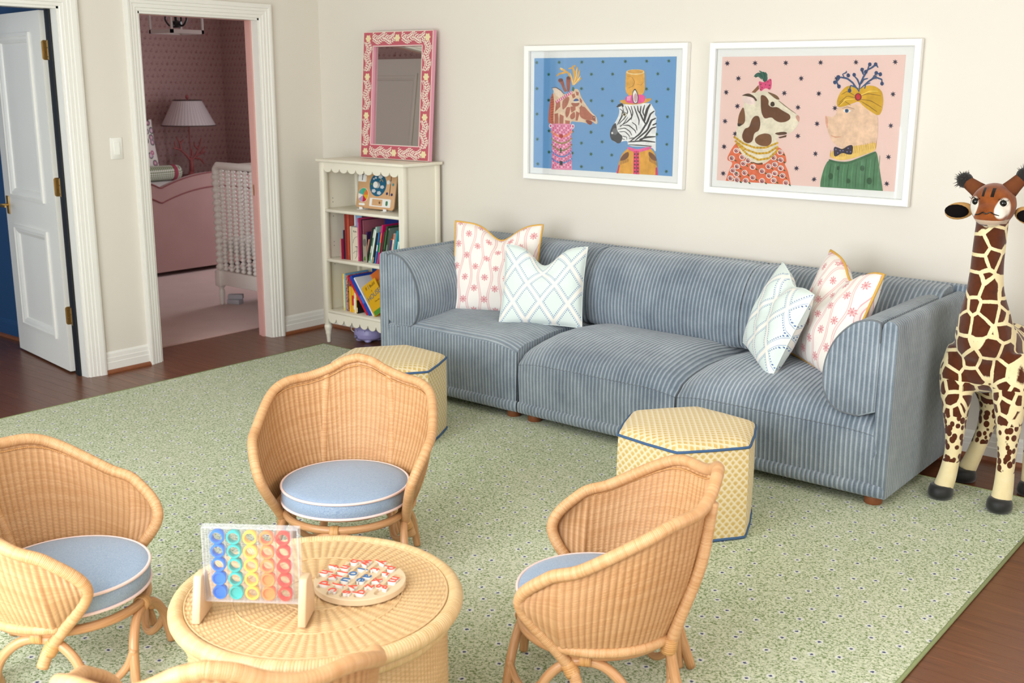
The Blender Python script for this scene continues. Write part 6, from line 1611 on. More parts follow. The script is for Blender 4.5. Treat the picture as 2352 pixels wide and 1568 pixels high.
ART_B = """!2c2640 516,3172 466,3166 476,3122 436,3156 406,3116 411,3166 356,3172 401,3196 366,3236 416,3216 431,3262 446,3216 496,3236 471,3196
!2c2640 1266,3172 1216,3166 1231,3122 1191,3156 1161,3122 1166,3166 1111,3172 1156,3196 1121,3232 1171,3216 1181,3262 1201,3216 1246,3236 1221,3196
!2c2640 2066,3172 2016,3172 2026,3122 1991,3156 1961,3122 1966,3166 1916,3172 1956,3196 1921,3232 1971,3216 1981,3262 2001,3216 2046,3236 2021,3196
!2c2640 2936,3176 2891,3172 2901,3126 2866,3162 2836,3126 2841,3172 2791,3172 2831,3196 2801,3232 2846,3216 2856,3262 2876,3216 2916,3236 2891,3196
!2c2640 3786,3176 3741,3172 3751,3126 3716,3162 3691,3126 3691,3172 3646,3172 3686,3196 3651,3232 3696,3216 3706,3262 3726,3216 3766,3232 3741,3196
!2c2640 4686,3176 4646,3172 4656,3126 4621,3162 4596,3126 4601,3172 4556,3172 4591,3196 4561,3232 4606,3216 4611,3256 4631,3216 4666,3232 4646,3196
!2c2640 841,2812 791,2806 801,2762 766,2796 731,2756 736,2806 681,2806 726,2832 691,2872 746,2856 756,2902 776,2856 821,2876 796,2836
!2c2640 2481,2816 2431,2812 2441,2762 2406,2796 2376,2762 2381,2812 2331,2812 2371,2836 2341,2872 2386,2856 2396,2902 2416,2856 2461,2876 2436,2836
!2c2640 3356,2816 3306,2812 3321,2766 3286,2802 3256,2766 3261,2812 3211,2812 3251,2836 3221,2872 3266,2856 3276,2902 3291,2856 3336,2876 3311,2836
!2c2640 4261,2846 4216,2842 4226,2796 4191,2832 4166,2796 4166,2842 4121,2842 4161,2866 4131,2902 4176,2886 4181,2932 4201,2886 4241,2906 4216,2866
!2c2640 526,2476 476,2472 486,2422 446,2456 416,2422 421,2472 366,2472 411,2496 376,2536 426,2522 441,2566 456,2522 506,2542 476,2502
!2c2640 2076,2472 2026,2466 2036,2422 2001,2456 1966,2416 1971,2466 1921,2466 1966,2492 1931,2532 1981,2512 1991,2562 2006,2516 2051,2536 2026,2492
!2c2640 2946,2472 2896,2466 2911,2416 2876,2452 2846,2416 2846,2462 2801,2466 2841,2492 2806,2526 2856,2512 2866,2556 2881,2512 2926,2532 2901,2492
!2c2640 4696,2476 4656,2472 4666,2426 4631,2456 4606,2422 4611,2466 4566,2472 4601,2492 4571,2526 4616,2512 4621,2556 4641,2516 4681,2532 4656,2496
!2c2640 851,2146 801,2142 811,2092 776,2126 741,2086 746,2136 691,2142 736,2166 701,2206 756,2186 766,2236 786,2192 831,2212 806,2166
!2c2640 2446,2142 2396,2136 2406,2092 2371,2126 2341,2086 2346,2136 2296,2136 2336,2162 2301,2202 2351,2182 2361,2232 2381,2186 2421,2206 2401,2166
!2c2640 3361,2146 3316,2142 3331,2096 3291,2126 3266,2092 3266,2136 3221,2142 3261,2162 3226,2202 3276,2186 3281,2232 3301,2186 3341,2206 3321,2166
!2c2640 536,1772 481,1766 496,1716 456,1756 421,1716 426,1766 371,1766 416,1792 381,1832 436,1816 446,1866 466,1816 511,1836 486,1796
!2c2640 2951,1776 2901,1766 2916,1722 2876,1756 2851,1716 2851,1766 2801,1766 2846,1792 2811,1832 2861,1816 2866,1862 2886,1816 2931,1836 2906,1796
!2c2640 4706,1776 4661,1772 4676,1726 4641,1762 4616,1722 4616,1772 4571,1772 4611,1796 4581,1832 4621,1816 4631,1862 4646,1816 4686,1836 4666,1796
!2c2640 541,1146 491,1142 501,1092 461,1126 431,1086 436,1136 381,1136 426,1166 391,1206 441,1192 451,1242 471,1192 521,1212 496,1172
!2c2640 2491,1476 2441,1466 2456,1422 2416,1456 2386,1416 2391,1466 2341,1466 2381,1492 2351,1532 2396,1516 2406,1562 2426,1516 2471,1536 2446,1496
!2c2640 2961,1076 2916,1072 2926,1022 2891,1056 2861,1016 2866,1066 2816,1066 2856,1092 2826,1132 2871,1116 2881,1162 2901,1116 2941,1136 2916,1096
!2c2640 4716,1076 4671,1072 4681,1026 4646,1062 4621,1022 4626,1072 4576,1066 4616,1096 4586,1132 4631,1116 4636,1162 4656,1116 4696,1136 4671,1096
!2c2640 556,482 501,476 511,426 471,461 441,422 446,472 386,472 436,496 401,536 451,522 466,572 481,526 531,546 506,502
!2c2640 2506,712 2456,702 2466,656 2431,692 2401,652 2406,702 2356,696 2396,727 2361,766 2411,746 2421,796 2441,752 2486,772 2461,732
!2c2640 2971,476 2921,466 2936,422 2901,457 2871,416 2871,461 2821,461 2866,492 2831,526 2881,512 2891,562 2906,516 2951,536 2926,496
!2c2640 4726,476 4681,466 4691,422 4656,457 4631,416 4636,466 4586,461 4626,492 4596,526 4641,512 4646,556 4666,512 4706,536 4681,496
!2c2640 836,1476 781,1472 796,1422 756,1456 721,1416 726,1466 671,1466 716,1496 681,1536 736,1516 746,1567 766,1522 811,1542 786,1496
e9dec4 876,2382 1046,2456 1231,2486 1351,2526 1536,2526 1696,2462 1856,2342 1986,2206 2171,2096 2326,2016 2431,1942 2431,1832 2351,1662 2211,1536 2031,1532 1881,1482 1896,1232 1821,976 1646,826 1396,786 1141,862 906,1052 776,1362 791,1676 821,1962 966,2186
6b4024 1381,2446 1516,2416 1611,2306 1596,2196 1716,2146 1836,2162 1996,2066 2181,1986 2201,1882 2071,1806 1921,1792 1796,1842 1701,1921 1516,1862 1421,2026 1396,2252
6b4024 1266,1942 1376,1931 1426,1752 1396,1582 1261,1522 1241,1322 1116,1257 986,1312 931,1452 1001,1626 1126,1656 1176,1856
7c5030 1281,1382 1386,1482 1571,1532 1726,1492 1751,1312 1651,1212 1466,1216 1321,1281
7c5030 821,1962 936,2172 996,1962 1006,1766 886,1676 796,1706
2a1a10 796,1746 916,1736 876,1672 806,1676
5a3a24 1786,1536 2026,1582 2136,1562 2121,1516 1911,1486
5a3a24 1911,1442 2126,1506 2111,1452 1951,1416
7a5a38 1536,2526 1816,2436 1901,2326 1796,2336 1636,2446
8a5c38 1136,2496 1311,2672 1336,2582 1231,2486
4a3420 851,2412 1046,2482 1206,2416 1306,2306 1261,2282 1146,2372 986,2412
f0d8cf 891,2372 1051,2402 1206,2362 1271,2236 1156,2192 966,2232
3a2416 1766,2222 1766,2202 1756,2182 1741,2172 1726,2162 1706,2162 1686,2166 1666,2182 1656,2202 1651,2222 1656,2242 1661,2262 1676,2272 1696,2282 1716,2282 1736,2276 1751,2262 1761,2242
e8dcc8 1651,2166 1691,2156 1731,2146 1761,2172 1781,2196 1776,2206 1746,2182 1726,2162 1691,2172 1651,2176
cf9a88 2321,1952 2381,1986 2436,1926 2421,1802 2356,1872
8a7a5a 1851,2306 1976,2216 2106,2132 2216,2066 2326,2006 2331,2016 2221,2082 2116,2146 1991,2232 1861,2316
6b4024 1236,836 1396,786 1551,826 1526,712 1441,636 1306,727
1f5044 1176,2902 1266,2967 1351,2962 1431,2997 1546,2872 1526,2746 1436,2746 1396,2846 1271,2872 1226,2836
2c6a58 1406,2812 1346,2876 1271,2947 1211,2912 1171,2882 1186,2862 1231,2886 1261,2906 1316,2852 1391,2796
2c6a58 1471,2776 1441,2876 1406,2977 1356,3001 1311,3016 1301,3001 1341,2972 1371,2957 1406,2866 1451,2772
2c6a58 1506,2772 1521,2842 1536,2916 1506,2952 1476,2982 1456,2967 1471,2932 1491,2912 1486,2846 1481,2776
d8487a 1306,2776 1451,2722 1641,2852 1661,2666 1631,2542 1501,2612 1371,2506 1331,2636
7a1a3a 1391,2692 1386,2676 1366,2676 1356,2692 1361,2706 1381,2706
7a1a3a 1426,2612 1421,2596 1401,2596 1391,2612 1401,2626 1416,2626
7a1a3a 1571,2746 1566,2736 1546,2736 1536,2746 1546,2762 1561,2762
7a1a3a 1626,2666 1616,2652 1596,2652 1586,2666 1596,2682 1616,2682
7a1a3a 1611,2596 1606,2582 1586,2582 1576,2596 1586,2612 1601,2612
7a1a3a 1396,2566 1386,2556 1366,2556 1356,2566 1366,2582 1381,2582
7a1a3a 1516,2682 1506,2666 1491,2666 1481,2682 1486,2692 1506,2692
7a1a3a 1636,2792 1631,2776 1611,2776 1601,2792 1611,2802 1626,2802
e2714a 731,1202 811,1277 906,1052 1141,862 1366,756 1586,772 1791,946 1896,1206 1991,1182 2121,1046 2171,852 2106,822 2211,662 2311,322 551,316 641,606 736,786 536,836 646,1072
f0ddd4 776,887 761,842 711,816 651,822 611,856 606,906 641,946 701,956 756,932
7d2434 746,866 711,836 656,842 631,882 646,922 696,936 741,912
e6c3b8 736,891 726,866 686,856 661,872 656,901 686,922 721,916
8a2436 716,887 706,866 676,866 666,882 676,906 701,906
3c5a30 761,836 786,816 816,806 831,826 806,846 776,856
f0ddd4 1061,932 1046,882 996,856 936,862 896,896 896,946 931,986 986,996 1041,976
7d2434 1036,906 996,876 946,882 916,922 936,966 986,976 1026,952
e6c3b8 1026,936 1011,906 976,896 946,916 946,946 971,966 1006,962
8a2436 1001,926 991,906 966,906 951,926 961,946 991,946
3c5a30 1051,882 1071,862 1101,846 1116,866 1091,887 1061,901
f0ddd4 1226,852 1211,806 1161,776 1101,786 1061,822 1061,866 1096,906 1151,916 1206,896
7d2434 1196,832 1161,796 1111,806 1081,842 1101,887 1146,901 1191,876
e6c3b8 1186,856 1176,826 1141,822 1111,836 1111,866 1136,887 1171,882
8a2436 1166,852 1156,826 1131,826 1116,846 1126,866 1151,866
3c5a30 1211,802 1236,782 1266,772 1281,792 1256,806 1226,822
f0ddd4 931,696 916,646 866,622 806,626 766,662 761,712 801,752 856,762 911,741
7d2434 906,672 866,642 816,646 786,686 801,727 851,741 896,716
e6c3b8 896,696 881,672 846,662 816,682 816,712 841,732 876,727
8a2436 871,692 861,672 836,672 821,686 831,712 856,712
3c5a30 921,646 941,626 971,612 986,632 961,652 931,662
f0ddd4 1106,776 1086,727 1036,702 981,706 941,741 936,792 971,832 1031,842 1081,822
7d2434 1076,752 1041,722 986,727 956,766 976,806 1026,822 1071,796
e6c3b8 1066,776 1051,752 1016,741 986,762 986,792 1011,812 1051,806
8a2436 1046,772 1031,752 1006,752 991,772 1006,792 1031,792
3c5a30 1091,727 1116,706 1141,692 1156,712 1131,732 1106,741
f0ddd4 1361,702 1346,656 1296,626 1236,632 1196,666 1196,716 1231,756 1286,766 1341,746
7d2434 1331,676 1296,646 1246,656 1216,692 1236,736 1281,746 1326,722
e6c3b8 1326,706 1311,676 1276,672 1246,686 1246,716 1271,736 1306,732
8a2436 1301,696 1291,676 1266,676 1251,696 1261,716 1286,716
3c5a30 1346,652 1371,632 1401,622 1416,636 1391,656 1361,672
f0ddd4 1151,546 1131,502 1081,472 1026,476 986,512 981,562 1016,602 1076,616 1126,592
7d2434 1121,526 1086,492 1031,502 1006,536 1021,582 1071,596 1116,572
e6c3b8 1111,552 1096,522 1061,516 1031,532 1031,562 1061,582 1096,576
8a2436 1091,546 1076,522 1051,522 1036,542 1051,562 1076,562
3c5a30 1136,496 1161,476 1186,466 1201,486 1181,506 1151,516
f0ddd4 926,506 911,461 861,432 801,436 761,472 756,522 796,562 851,572 906,552
7d2434 901,482 861,452 811,457 781,496 796,542 846,552 891,526
e6c3b8 891,512 876,482 841,472 811,492 811,522 836,542 871,536
8a2436 866,502 856,482 831,482 816,502 826,522 851,522
3c5a30 916,457 936,436 966,426 981,442 956,461 926,476
f0ddd4 1616,616 1601,566 1551,542 1496,546 1456,582 1451,632 1486,672 1546,682 1596,662
7d2434 1591,592 1556,562 1501,566 1476,606 1491,646 1541,662 1586,636
e6c3b8 1581,616 1566,592 1531,582 1506,602 1501,632 1531,652 1566,646
8a2436 1561,612 1546,592 1521,592 1511,612 1521,632 1546,632
3c5a30 1606,566 1626,546 1656,536 1671,552 1646,572 1616,586
f0ddd4 1781,736 1766,692 1716,662 1661,672 1621,706 1616,752 1651,792 1706,802 1761,782
7d2434 1751,716 1716,682 1666,692 1641,727 1656,772 1706,782 1746,756
e6c3b8 1746,741 1731,712 1696,706 1666,722 1666,752 1691,772 1726,766
8a2436 1721,732 1711,712 1686,712 1671,732 1686,752 1711,752
3c5a30 1766,686 1791,666 1821,656 1831,676 1811,692 1781,706
f0ddd4 1946,786 1931,741 1881,716 1826,722 1786,756 1786,802 1821,842 1876,852 1926,832
7d2434 1921,766 1886,736 1836,741 1806,776 1821,822 1871,832 1911,806
e6c3b8 1911,792 1896,762 1861,756 1836,772 1831,802 1861,822 1891,816
8a2436 1891,786 1876,766 1851,762 1841,782 1851,802 1876,802
3c5a30 1936,736 1956,716 1986,706 1996,727 1976,746 1946,756
f0ddd4 2091,906 2076,862 2031,836 1971,842 1936,876 1931,922 1966,962 2021,972 2071,952
7d2434 2066,887 2031,852 1981,862 1951,896 1971,942 2016,952 2056,926
e6c3b8 2056,912 2041,882 2011,876 1981,891 1981,922 2006,942 2041,936
8a2436 2036,901 2021,882 2001,882 1986,901 1996,922 2021,922
3c5a30 2081,856 2101,836 2131,826 2141,846 2121,862 2091,876
f0ddd4 2066,1086 2051,1042 2001,1016 1946,1022 1906,1056 1906,1102 1936,1142 1991,1152 2041,1132
7d2434 2036,1066 2001,1036 1951,1042 1926,1082 1941,1122 1986,1132 2031,1106
e6c3b8 2026,1092 2016,1062 1981,1056 1956,1072 1951,1102 1976,1122 2011,1116
8a2436 2006,1082 1996,1066 1971,1062 1956,1082 1971,1102 1996,1102
3c5a30 2051,1036 2076,1016 2101,1006 2116,1026 2091,1046 2066,1056
f0ddd4 2106,712 2091,666 2041,636 1986,642 1946,676 1946,727 1976,766 2031,776 2081,756
7d2434 2076,686 2041,656 1991,666 1966,702 1981,741 2031,756 2071,732
e6c3b8 2066,716 2056,686 2021,682 1996,696 1991,727 2016,746 2051,741
8a2436 2046,706 2036,686 2011,686 1996,706 2011,727 2036,727
3c5a30 2091,662 2116,642 2141,632 2156,652 2131,666 2106,682
f0ddd4 1961,576 1946,532 1896,502 1841,506 1801,542 1801,592 1831,632 1886,642 1941,622
7d2434 1931,556 1896,522 1846,532 1821,566 1836,606 1886,622 1926,596
e6c3b8 1926,582 1911,552 1876,546 1851,562 1846,592 1871,612 1906,606
8a2436 1901,572 1891,552 1866,552 1856,572 1866,592 1891,592
3c5a30 1946,526 1971,506 2001,496 2011,516 1991,532 1961,546
f0ddd4 1811,512 1796,466 1746,436 1691,442 1651,476 1646,526 1681,566 1736,576 1791,556
7d2434 1781,492 1746,457 1696,466 1671,502 1686,546 1731,556 1776,532
e6c3b8 1776,516 1761,486 1726,482 1696,496 1696,526 1721,546 1756,542
8a2436 1751,506 1741,486 1716,486 1701,506 1716,526 1741,526
3c5a30 1796,461 1821,442 1851,432 1861,452 1841,472 1811,482
f0ddd4 2161,532 2146,486 2101,457 2041,461 2006,496 2001,546 2036,586 2091,596 2141,576
7d2434 2136,506 2101,476 2051,486 2021,522 2041,562 2086,576 2131,552
e6c3b8 2126,536 2111,506 2081,502 2051,516 2051,546 2076,566 2111,562
8a2436 2106,526 2096,506 2071,506 2056,526 2066,546 2091,546
3c5a30 2151,482 2171,461 2201,452 2211,472 2191,486 2161,502
f0ddd4 1376,446 1361,396 1311,372 1256,377 1216,412 1211,461 1246,502 1301,512 1356,492
7d2434 1351,422 1311,392 1261,396 1231,436 1251,476 1301,492 1341,466
e6c3b8 1341,446 1326,422 1291,412 1261,432 1261,461 1286,482 1321,476
8a2436 1316,442 1306,422 1281,422 1266,436 1281,461 1306,461
3c5a30 1366,396 1386,377 1416,362 1431,382 1406,402 1376,412
f0ddd4 771,396 756,346 706,322 646,326 606,362 601,412 636,452 696,461 751,442
7d2434 741,372 706,342 651,346 626,386 641,432 691,442 736,416
e6c3b8 731,402 721,372 686,362 656,382 651,412 681,432 716,426
8a2436 711,392 701,372 671,372 661,392 671,412 696,412
3c5a30 756,346 781,326 811,316 826,332 801,352 771,366
f0ddd4 951,362 936,316 886,286 826,292 786,326 781,377 816,416 876,432 931,406
7d2434 921,342 886,306 831,316 806,352 821,396 871,412 916,386
e6c3b8 911,366 901,336 866,332 836,346 831,377 861,396 896,392
8a2436 891,362 881,342 856,336 841,356 851,377 876,382
3c5a30 936,312 961,292 991,282 1006,302 981,322 951,332
f0ddd4 1631,372 1616,326 1566,302 1511,306 1471,342 1466,386 1501,426 1561,442 1611,416
7d2434 1606,352 1571,322 1516,326 1491,366 1506,406 1556,422 1601,396
e6c3b8 1596,377 1581,352 1546,342 1521,356 1516,386 1546,406 1581,402
8a2436 1576,372 1561,352 1536,346 1526,366 1536,386 1561,392
3c5a30 1621,326 1641,306 1671,292 1686,312 1661,332 1631,342
f0ddd4 1941,406 1926,362 1876,332 1821,336 1781,372 1781,422 1811,461 1866,472 1921,452
7d2434 1911,382 1876,352 1826,356 1801,396 1816,436 1866,452 1906,426
e6c3b8 1906,412 1891,382 1856,372 1831,392 1826,422 1851,442 1886,436
8a2436 1881,402 1871,382 1846,382 1836,402 1846,422 1871,422
3c5a30 1926,356 1951,336 1981,326 1991,346 1971,362 1941,377
f0ddd4 2266,366 2251,322 2201,296 2146,302 2106,336 2106,382 2136,422 2191,432 2241,412
7d2434 2236,346 2201,316 2151,322 2126,356 2141,402 2186,412 2231,392
e6c3b8 2226,372 2216,346 2181,336 2156,352 2151,382 2176,402 2211,396
8a2436 2206,366 2196,346 2171,342 2161,362 2171,382 2196,382
3c5a30 2251,322 2276,302 2301,286 2316,306 2291,326 2266,336
f0ddd4 1191,356 1176,306 1126,282 1066,286 1026,322 1026,372 1061,406 1116,422 1171,402
7d2434 1166,332 1126,302 1076,306 1046,346 1066,386 1111,402 1156,377
e6c3b8 1156,356 1141,332 1106,322 1076,336 1076,366 1101,386 1136,382
8a2436 1131,352 1121,332 1096,326 1081,346 1091,366 1121,372
3c5a30 1181,302 1201,286 1231,272 1246,292 1221,312 1191,322
f0ddd4 826,586 811,542 756,512 701,516 656,556 656,602 691,642 751,656 801,632
7d2434 796,566 761,532 706,542 676,576 696,622 746,636 791,612
e6c3b8 786,592 771,562 736,556 706,572 706,602 736,622 771,616
8a2436 766,586 751,566 726,562 711,582 726,602 751,606
3c5a30 811,536 836,516 866,506 881,526 856,546 826,556
f0ddd4 1906,952 1891,906 1841,882 1786,887 1746,922 1741,972 1776,1006 1831,1022 1881,996
7d2434 1876,932 1841,901 1791,906 1766,946 1781,986 1831,1002 1871,976
e6c3b8 1871,956 1856,932 1821,922 1796,942 1791,966 1816,986 1851,982
8a2436 1846,952 1836,932 1811,932 1796,946 1811,966 1836,972
3c5a30 1891,906 1916,887 1941,872 1956,891 1936,912 1906,922
f0ddd4 896,1082 876,1032 826,1006 766,1012 726,1046 726,1096 761,1136 821,1146 871,1126
7d2434 866,1056 826,1026 776,1032 746,1072 766,1116 816,1126 861,1102
e6c3b8 856,1086 841,1056 806,1046 776,1066 776,1096 801,1116 841,1112
8a2436 836,1076 821,1056 796,1056 781,1076 796,1096 821,1096
3c5a30 881,1032 906,1012 931,996 946,1016 926,1036 896,1052
c49420 776,1406 766,1386 741,1376 716,1382 706,1402 716,1422 741,1432 766,1426
d8ac2c 816,1382 806,1362 781,1352 756,1356 746,1376 756,1402 781,1406 806,1402
c49420 856,1356 846,1336 821,1326 796,1336 786,1356 796,1376 821,1386 846,1376
d8ac2c 896,1332 886,1312 861,1301 836,1312 826,1332 836,1352 861,1362 886,1352
c49420 936,1312 926,1291 901,1281 876,1286 866,1306 876,1326 901,1336 926,1332
d8ac2c 976,1286 966,1267 941,1257 916,1262 906,1281 916,1306 941,1312 966,1306
c49420 1016,1262 1006,1242 981,1232 956,1242 946,1262 956,1281 976,1291 1001,1281
d8ac2c 1066,1246 1056,1226 1031,1216 1006,1222 996,1242 1001,1267 1026,1272 1051,1267
c49420 1116,1232 1106,1212 1081,1202 1056,1212 1046,1232 1056,1252 1081,1262 1106,1252
d8ac2c 1166,1216 1156,1196 1136,1186 1106,1196 1096,1216 1106,1236 1131,1246 1156,1236
c49420 1216,1206 1211,1182 1186,1176 1161,1182 1151,1202 1156,1222 1181,1232 1206,1222
d8ac2c 1271,1192 1261,1172 1236,1162 1211,1166 1201,1186 1211,1206 1231,1216 1256,1212
c49420 1321,1176 1311,1156 1286,1146 1261,1156 1251,1172 1261,1196 1286,1202 1311,1196
d8ac2c 1371,1172 1361,1152 1336,1142 1311,1146 1301,1166 1306,1186 1331,1196 1356,1192
c49420 1416,1172 1406,1152 1381,1142 1356,1152 1346,1172 1356,1192 1376,1202 1401,1192
d8ac2c 1456,1176 1451,1152 1426,1146 1401,1152 1391,1172 1401,1192 1421,1202 1446,1192
c49420 1501,1176 1496,1156 1471,1146 1446,1152 1436,1172 1446,1192 1466,1202 1491,1196
d8ac2c 1546,1176 1541,1156 1516,1146 1491,1156 1481,1176 1486,1196 1511,1206 1536,1196
c49420 1591,1182 1586,1162 1561,1152 1536,1156 1526,1176 1531,1196 1556,1206 1581,1196
d8ac2c 1636,1186 1631,1166 1606,1156 1581,1162 1571,1182 1581,1202 1601,1212 1626,1206
c49420 1686,1206 1676,1186 1656,1176 1631,1182 1616,1202 1626,1222 1651,1232 1676,1226
d8ac2c 1736,1226 1726,1206 1701,1196 1676,1202 1666,1222 1676,1242 1701,1252 1721,1246
c49420 1781,1246 1776,1226 1751,1216 1726,1222 1716,1242 1721,1262 1746,1272 1771,1267
d8ac2c 1831,1267 1821,1246 1796,1236 1776,1242 1761,1262 1771,1281 1796,1291 1821,1286
c49420 1876,1286 1871,1267 1846,1257 1821,1262 1811,1281 1821,1301 1841,1312 1866,1301
d8ac2c 1926,1306 1916,1286 1896,1277 1871,1281 1856,1301 1866,1322 1891,1332 1916,1322
c49420 816,1306 806,1286 781,1277 756,1281 746,1301 751,1326 776,1332 801,1326
d8ac2c 861,1277 851,1257 826,1246 801,1252 791,1272 796,1291 821,1301 846,1296
c49420 906,1246 896,1226 871,1216 846,1222 836,1242 846,1262 866,1272 891,1267
d8ac2c 951,1216 941,1196 916,1186 891,1192 881,1212 891,1232 911,1242 941,1236
c49420 996,1186 986,1166 961,1156 936,1162 926,1182 936,1202 961,1212 986,1206
d8ac2c 1041,1156 1031,1136 1006,1126 981,1132 971,1152 981,1172 1006,1182 1031,1176
c49420 1086,1126 1076,1106 1051,1096 1026,1102 1016,1122 1026,1142 1051,1152 1076,1146
d8ac2c 1136,1106 1126,1086 1101,1076 1076,1086 1066,1102 1076,1126 1101,1132 1126,1126
c49420 1186,1092 1176,1072 1156,1062 1131,1072 1116,1092 1126,1112 1151,1122 1176,1112
d8ac2c 1236,1082 1231,1056 1206,1052 1181,1056 1171,1076 1176,1096 1201,1106 1226,1096
c49420 1291,1066 1281,1046 1256,1036 1231,1042 1221,1062 1231,1082 1251,1092 1276,1086
d8ac2c 1341,1052 1331,1032 1306,1022 1281,1026 1271,1046 1281,1072 1306,1076 1331,1072
c49420 1391,1036 1381,1016 1361,1006 1336,1016 1321,1036 1331,1056 1356,1066 1381,1056
d8ac2c 1441,1032 1431,1012 1406,1002 1381,1012 1371,1032 1381,1052 1406,1062 1426,1052
c49420 1486,1036 1476,1016 1451,1006 1426,1016 1416,1036 1426,1056 1446,1062 1471,1056
d8ac2c 1531,1042 1521,1022 1496,1012 1471,1016 1461,1036 1471,1056 1491,1066 1516,1062
c49420 1576,1046 1566,1026 1541,1016 1516,1022 1506,1042 1516,1062 1536,1072 1561,1066
d8ac2c 1616,1052 1611,1032 1586,1022 1561,1026 1551,1046 1561,1066 1581,1076 1606,1072
c49420 1661,1052 1656,1032 1631,1026 1606,1032 1596,1052 1601,1072 1626,1082 1651,1072
d8ac2c 1706,1062 1696,1042 1671,1032 1651,1042 1636,1062 1646,1082 1671,1092 1696,1082
c49420 1741,1086 1736,1066 1711,1056 1686,1066 1676,1086 1686,1106 1706,1112 1731,1106
d8ac2c 1781,1112 1771,1092 1751,1082 1726,1086 1711,1106 1721,1126 1746,1136 1771,1132
c49420 1821,1136 1811,1116 1786,1106 1761,1112 1751,1132 1761,1152 1781,1162 1806,1156
d8ac2c 1856,1156 1846,1136 1826,1132 1801,1136 1791,1156 1796,1176 1821,1186 1846,1176
c49420 1896,1182 1886,1162 1861,1152 1836,1162 1826,1182 1836,1202 1861,1212 1881,1202
d8ac2c 1931,1206 1921,1186 1901,1176 1876,1186 1866,1206 1871,1226 1896,1232 1921,1226
c49420 851,1252 841,1232 816,1222 791,1226 781,1246 786,1267 811,1277 836,1272
d8ac2c 896,1212 886,1192 861,1182 836,1186 826,1206 836,1226 861,1236 886,1232
c49420 941,1172 931,1152 906,1142 881,1146 871,1166 881,1192 906,1196 931,1192
d8ac2c 986,1132 976,1112 951,1102 926,1112 916,1132 926,1152 951,1162 976,1152
c49420 1031,1092 1021,1072 1001,1062 976,1072 961,1092 971,1112 996,1122 1021,1112
d8ac2c 1076,1052 1071,1032 1046,1022 1021,1032 1006,1052 1016,1072 1041,1082 1066,1072
c49420 1126,1016 1116,992 1091,986 1066,992 1056,1012 1061,1032 1086,1042 1111,1036
d8ac2c 1176,992 1166,966 1141,962 1116,966 1106,986 1111,1006 1136,1016 1161,1006
c49420 1226,966 1216,946 1191,936 1166,946 1156,966 1166,986 1191,996 1216,986
d8ac2c 1276,946 1271,926 1246,916 1221,926 1206,946 1216,966 1241,976 1266,966
c49420 1331,926 1321,906 1296,896 1271,906 1261,926 1271,946 1291,956 1316,946
d8ac2c 1381,906 1371,887 1346,876 1321,887 1311,906 1321,926 1346,936 1371,926
c49420 1431,887 1426,866 1401,856 1376,866 1361,882 1371,906 1396,912 1421,906
d8ac2c 1481,882 1471,862 1446,852 1421,856 1411,876 1421,896 1446,906 1471,901
c49420 1526,891 1516,872 1491,862 1466,866 1456,887 1466,906 1491,916 1516,912
d8ac2c 1571,896 1561,876 1536,872 1511,876 1501,896 1511,916 1531,926 1556,916
c49420 1611,906 1606,887 1581,876 1556,887 1546,906 1556,926 1576,936 1601,926
d8ac2c 1656,916 1651,896 1626,887 1601,891 1591,912 1596,932 1621,942 1646,936
c49420 1701,926 1691,906 1671,896 1646,901 1636,922 1641,942 1666,952 1691,946
d8ac2c 1741,942 1736,922 1711,912 1686,916 1676,936 1686,956 1706,966 1731,956
c49420 1776,972 1766,952 1741,942 1721,946 1706,966 1716,986 1741,996 1766,992
d8ac2c 1806,1002 1801,982 1776,972 1751,976 1741,996 1751,1016 1771,1026 1796,1022
c49420 1841,1032 1831,1012 1806,1002 1786,1012 1771,1026 1781,1046 1806,1056 1831,1052
d8ac2c 1871,1062 1866,1042 1841,1032 1816,1042 1806,1062 1816,1082 1836,1086 1861,1082
c49420 1906,1092 1896,1072 1871,1062 1851,1072 1836,1092 1846,1112 1871,1122 1896,1112
d8ac2c 1936,1122 1931,1102 1906,1092 1881,1102 1871,1122 1881,1142 1901,1152 1926,1142
ecc8a8 3061,1982 3131,1966 3236,1942 3341,2026 3346,2162 3611,2232 3886,2262 4166,2136 4331,1982 4351,1696 4356,1406 4096,1332 3796,1291 3601,1246 3401,1291 3276,1396 3176,1582 3141,1686 3091,1792
e2a98e 3061,1986 3111,1966 3151,1822 3146,1662 3091,1792
d9a184 3236,1522 3291,1496 3356,1476 3426,1486 3496,1496 3496,1512 3426,1512 3356,1506 3301,1522 3241,1536
f4ece0 3486,2096 3571,2152 3701,2106 3596,2052
3d6690 3631,2102 3626,2086 3621,2076 3611,2066 3596,2056 3576,2056 3561,2062 3546,2072 3541,2086 3536,2102 3536,2116 3541,2132 3556,2142 3571,2146 3586,2146 3601,2142 3616,2132 3626,2116
182430 3606,2102 3606,2096 3601,2092 3596,2086 3586,2082 3581,2082 3571,2086 3566,2086 3561,2096 3561,2102 3561,2112 3566,2116 3571,2122 3576,2122 3586,2122 3591,2122 3596,2116 3601,2112
6a4a3a 3461,2146 3526,2166 3586,2186 3681,2162 3776,2136 3776,2142 3681,2172 3586,2196 3521,2172 3461,2152
d8a81c 3346,2172 3321,2332 3391,2516 3521,2652 3656,2676 3856,2602 4016,2676 4206,2666 4376,2552 4426,2346 4411,2112 4341,1996 4171,2082 3971,2212 3851,2326 3716,2272 3526,2202
8f6a14 3816,2412 3941,2452 4056,2486 4206,2466 4356,2442 4361,2452 4211,2482 4056,2506 3931,2466 3816,2422
8f6a14 3846,2362 3986,2346 4121,2332 4261,2262 4406,2186 4411,2196 4271,2272 4126,2352 3986,2362 3846,2372
8f6a14 3791,2396 3681,2422 3561,2446 3466,2366 3376,2282 3386,2276 3481,2352 3566,2432 3676,2406 3791,2386
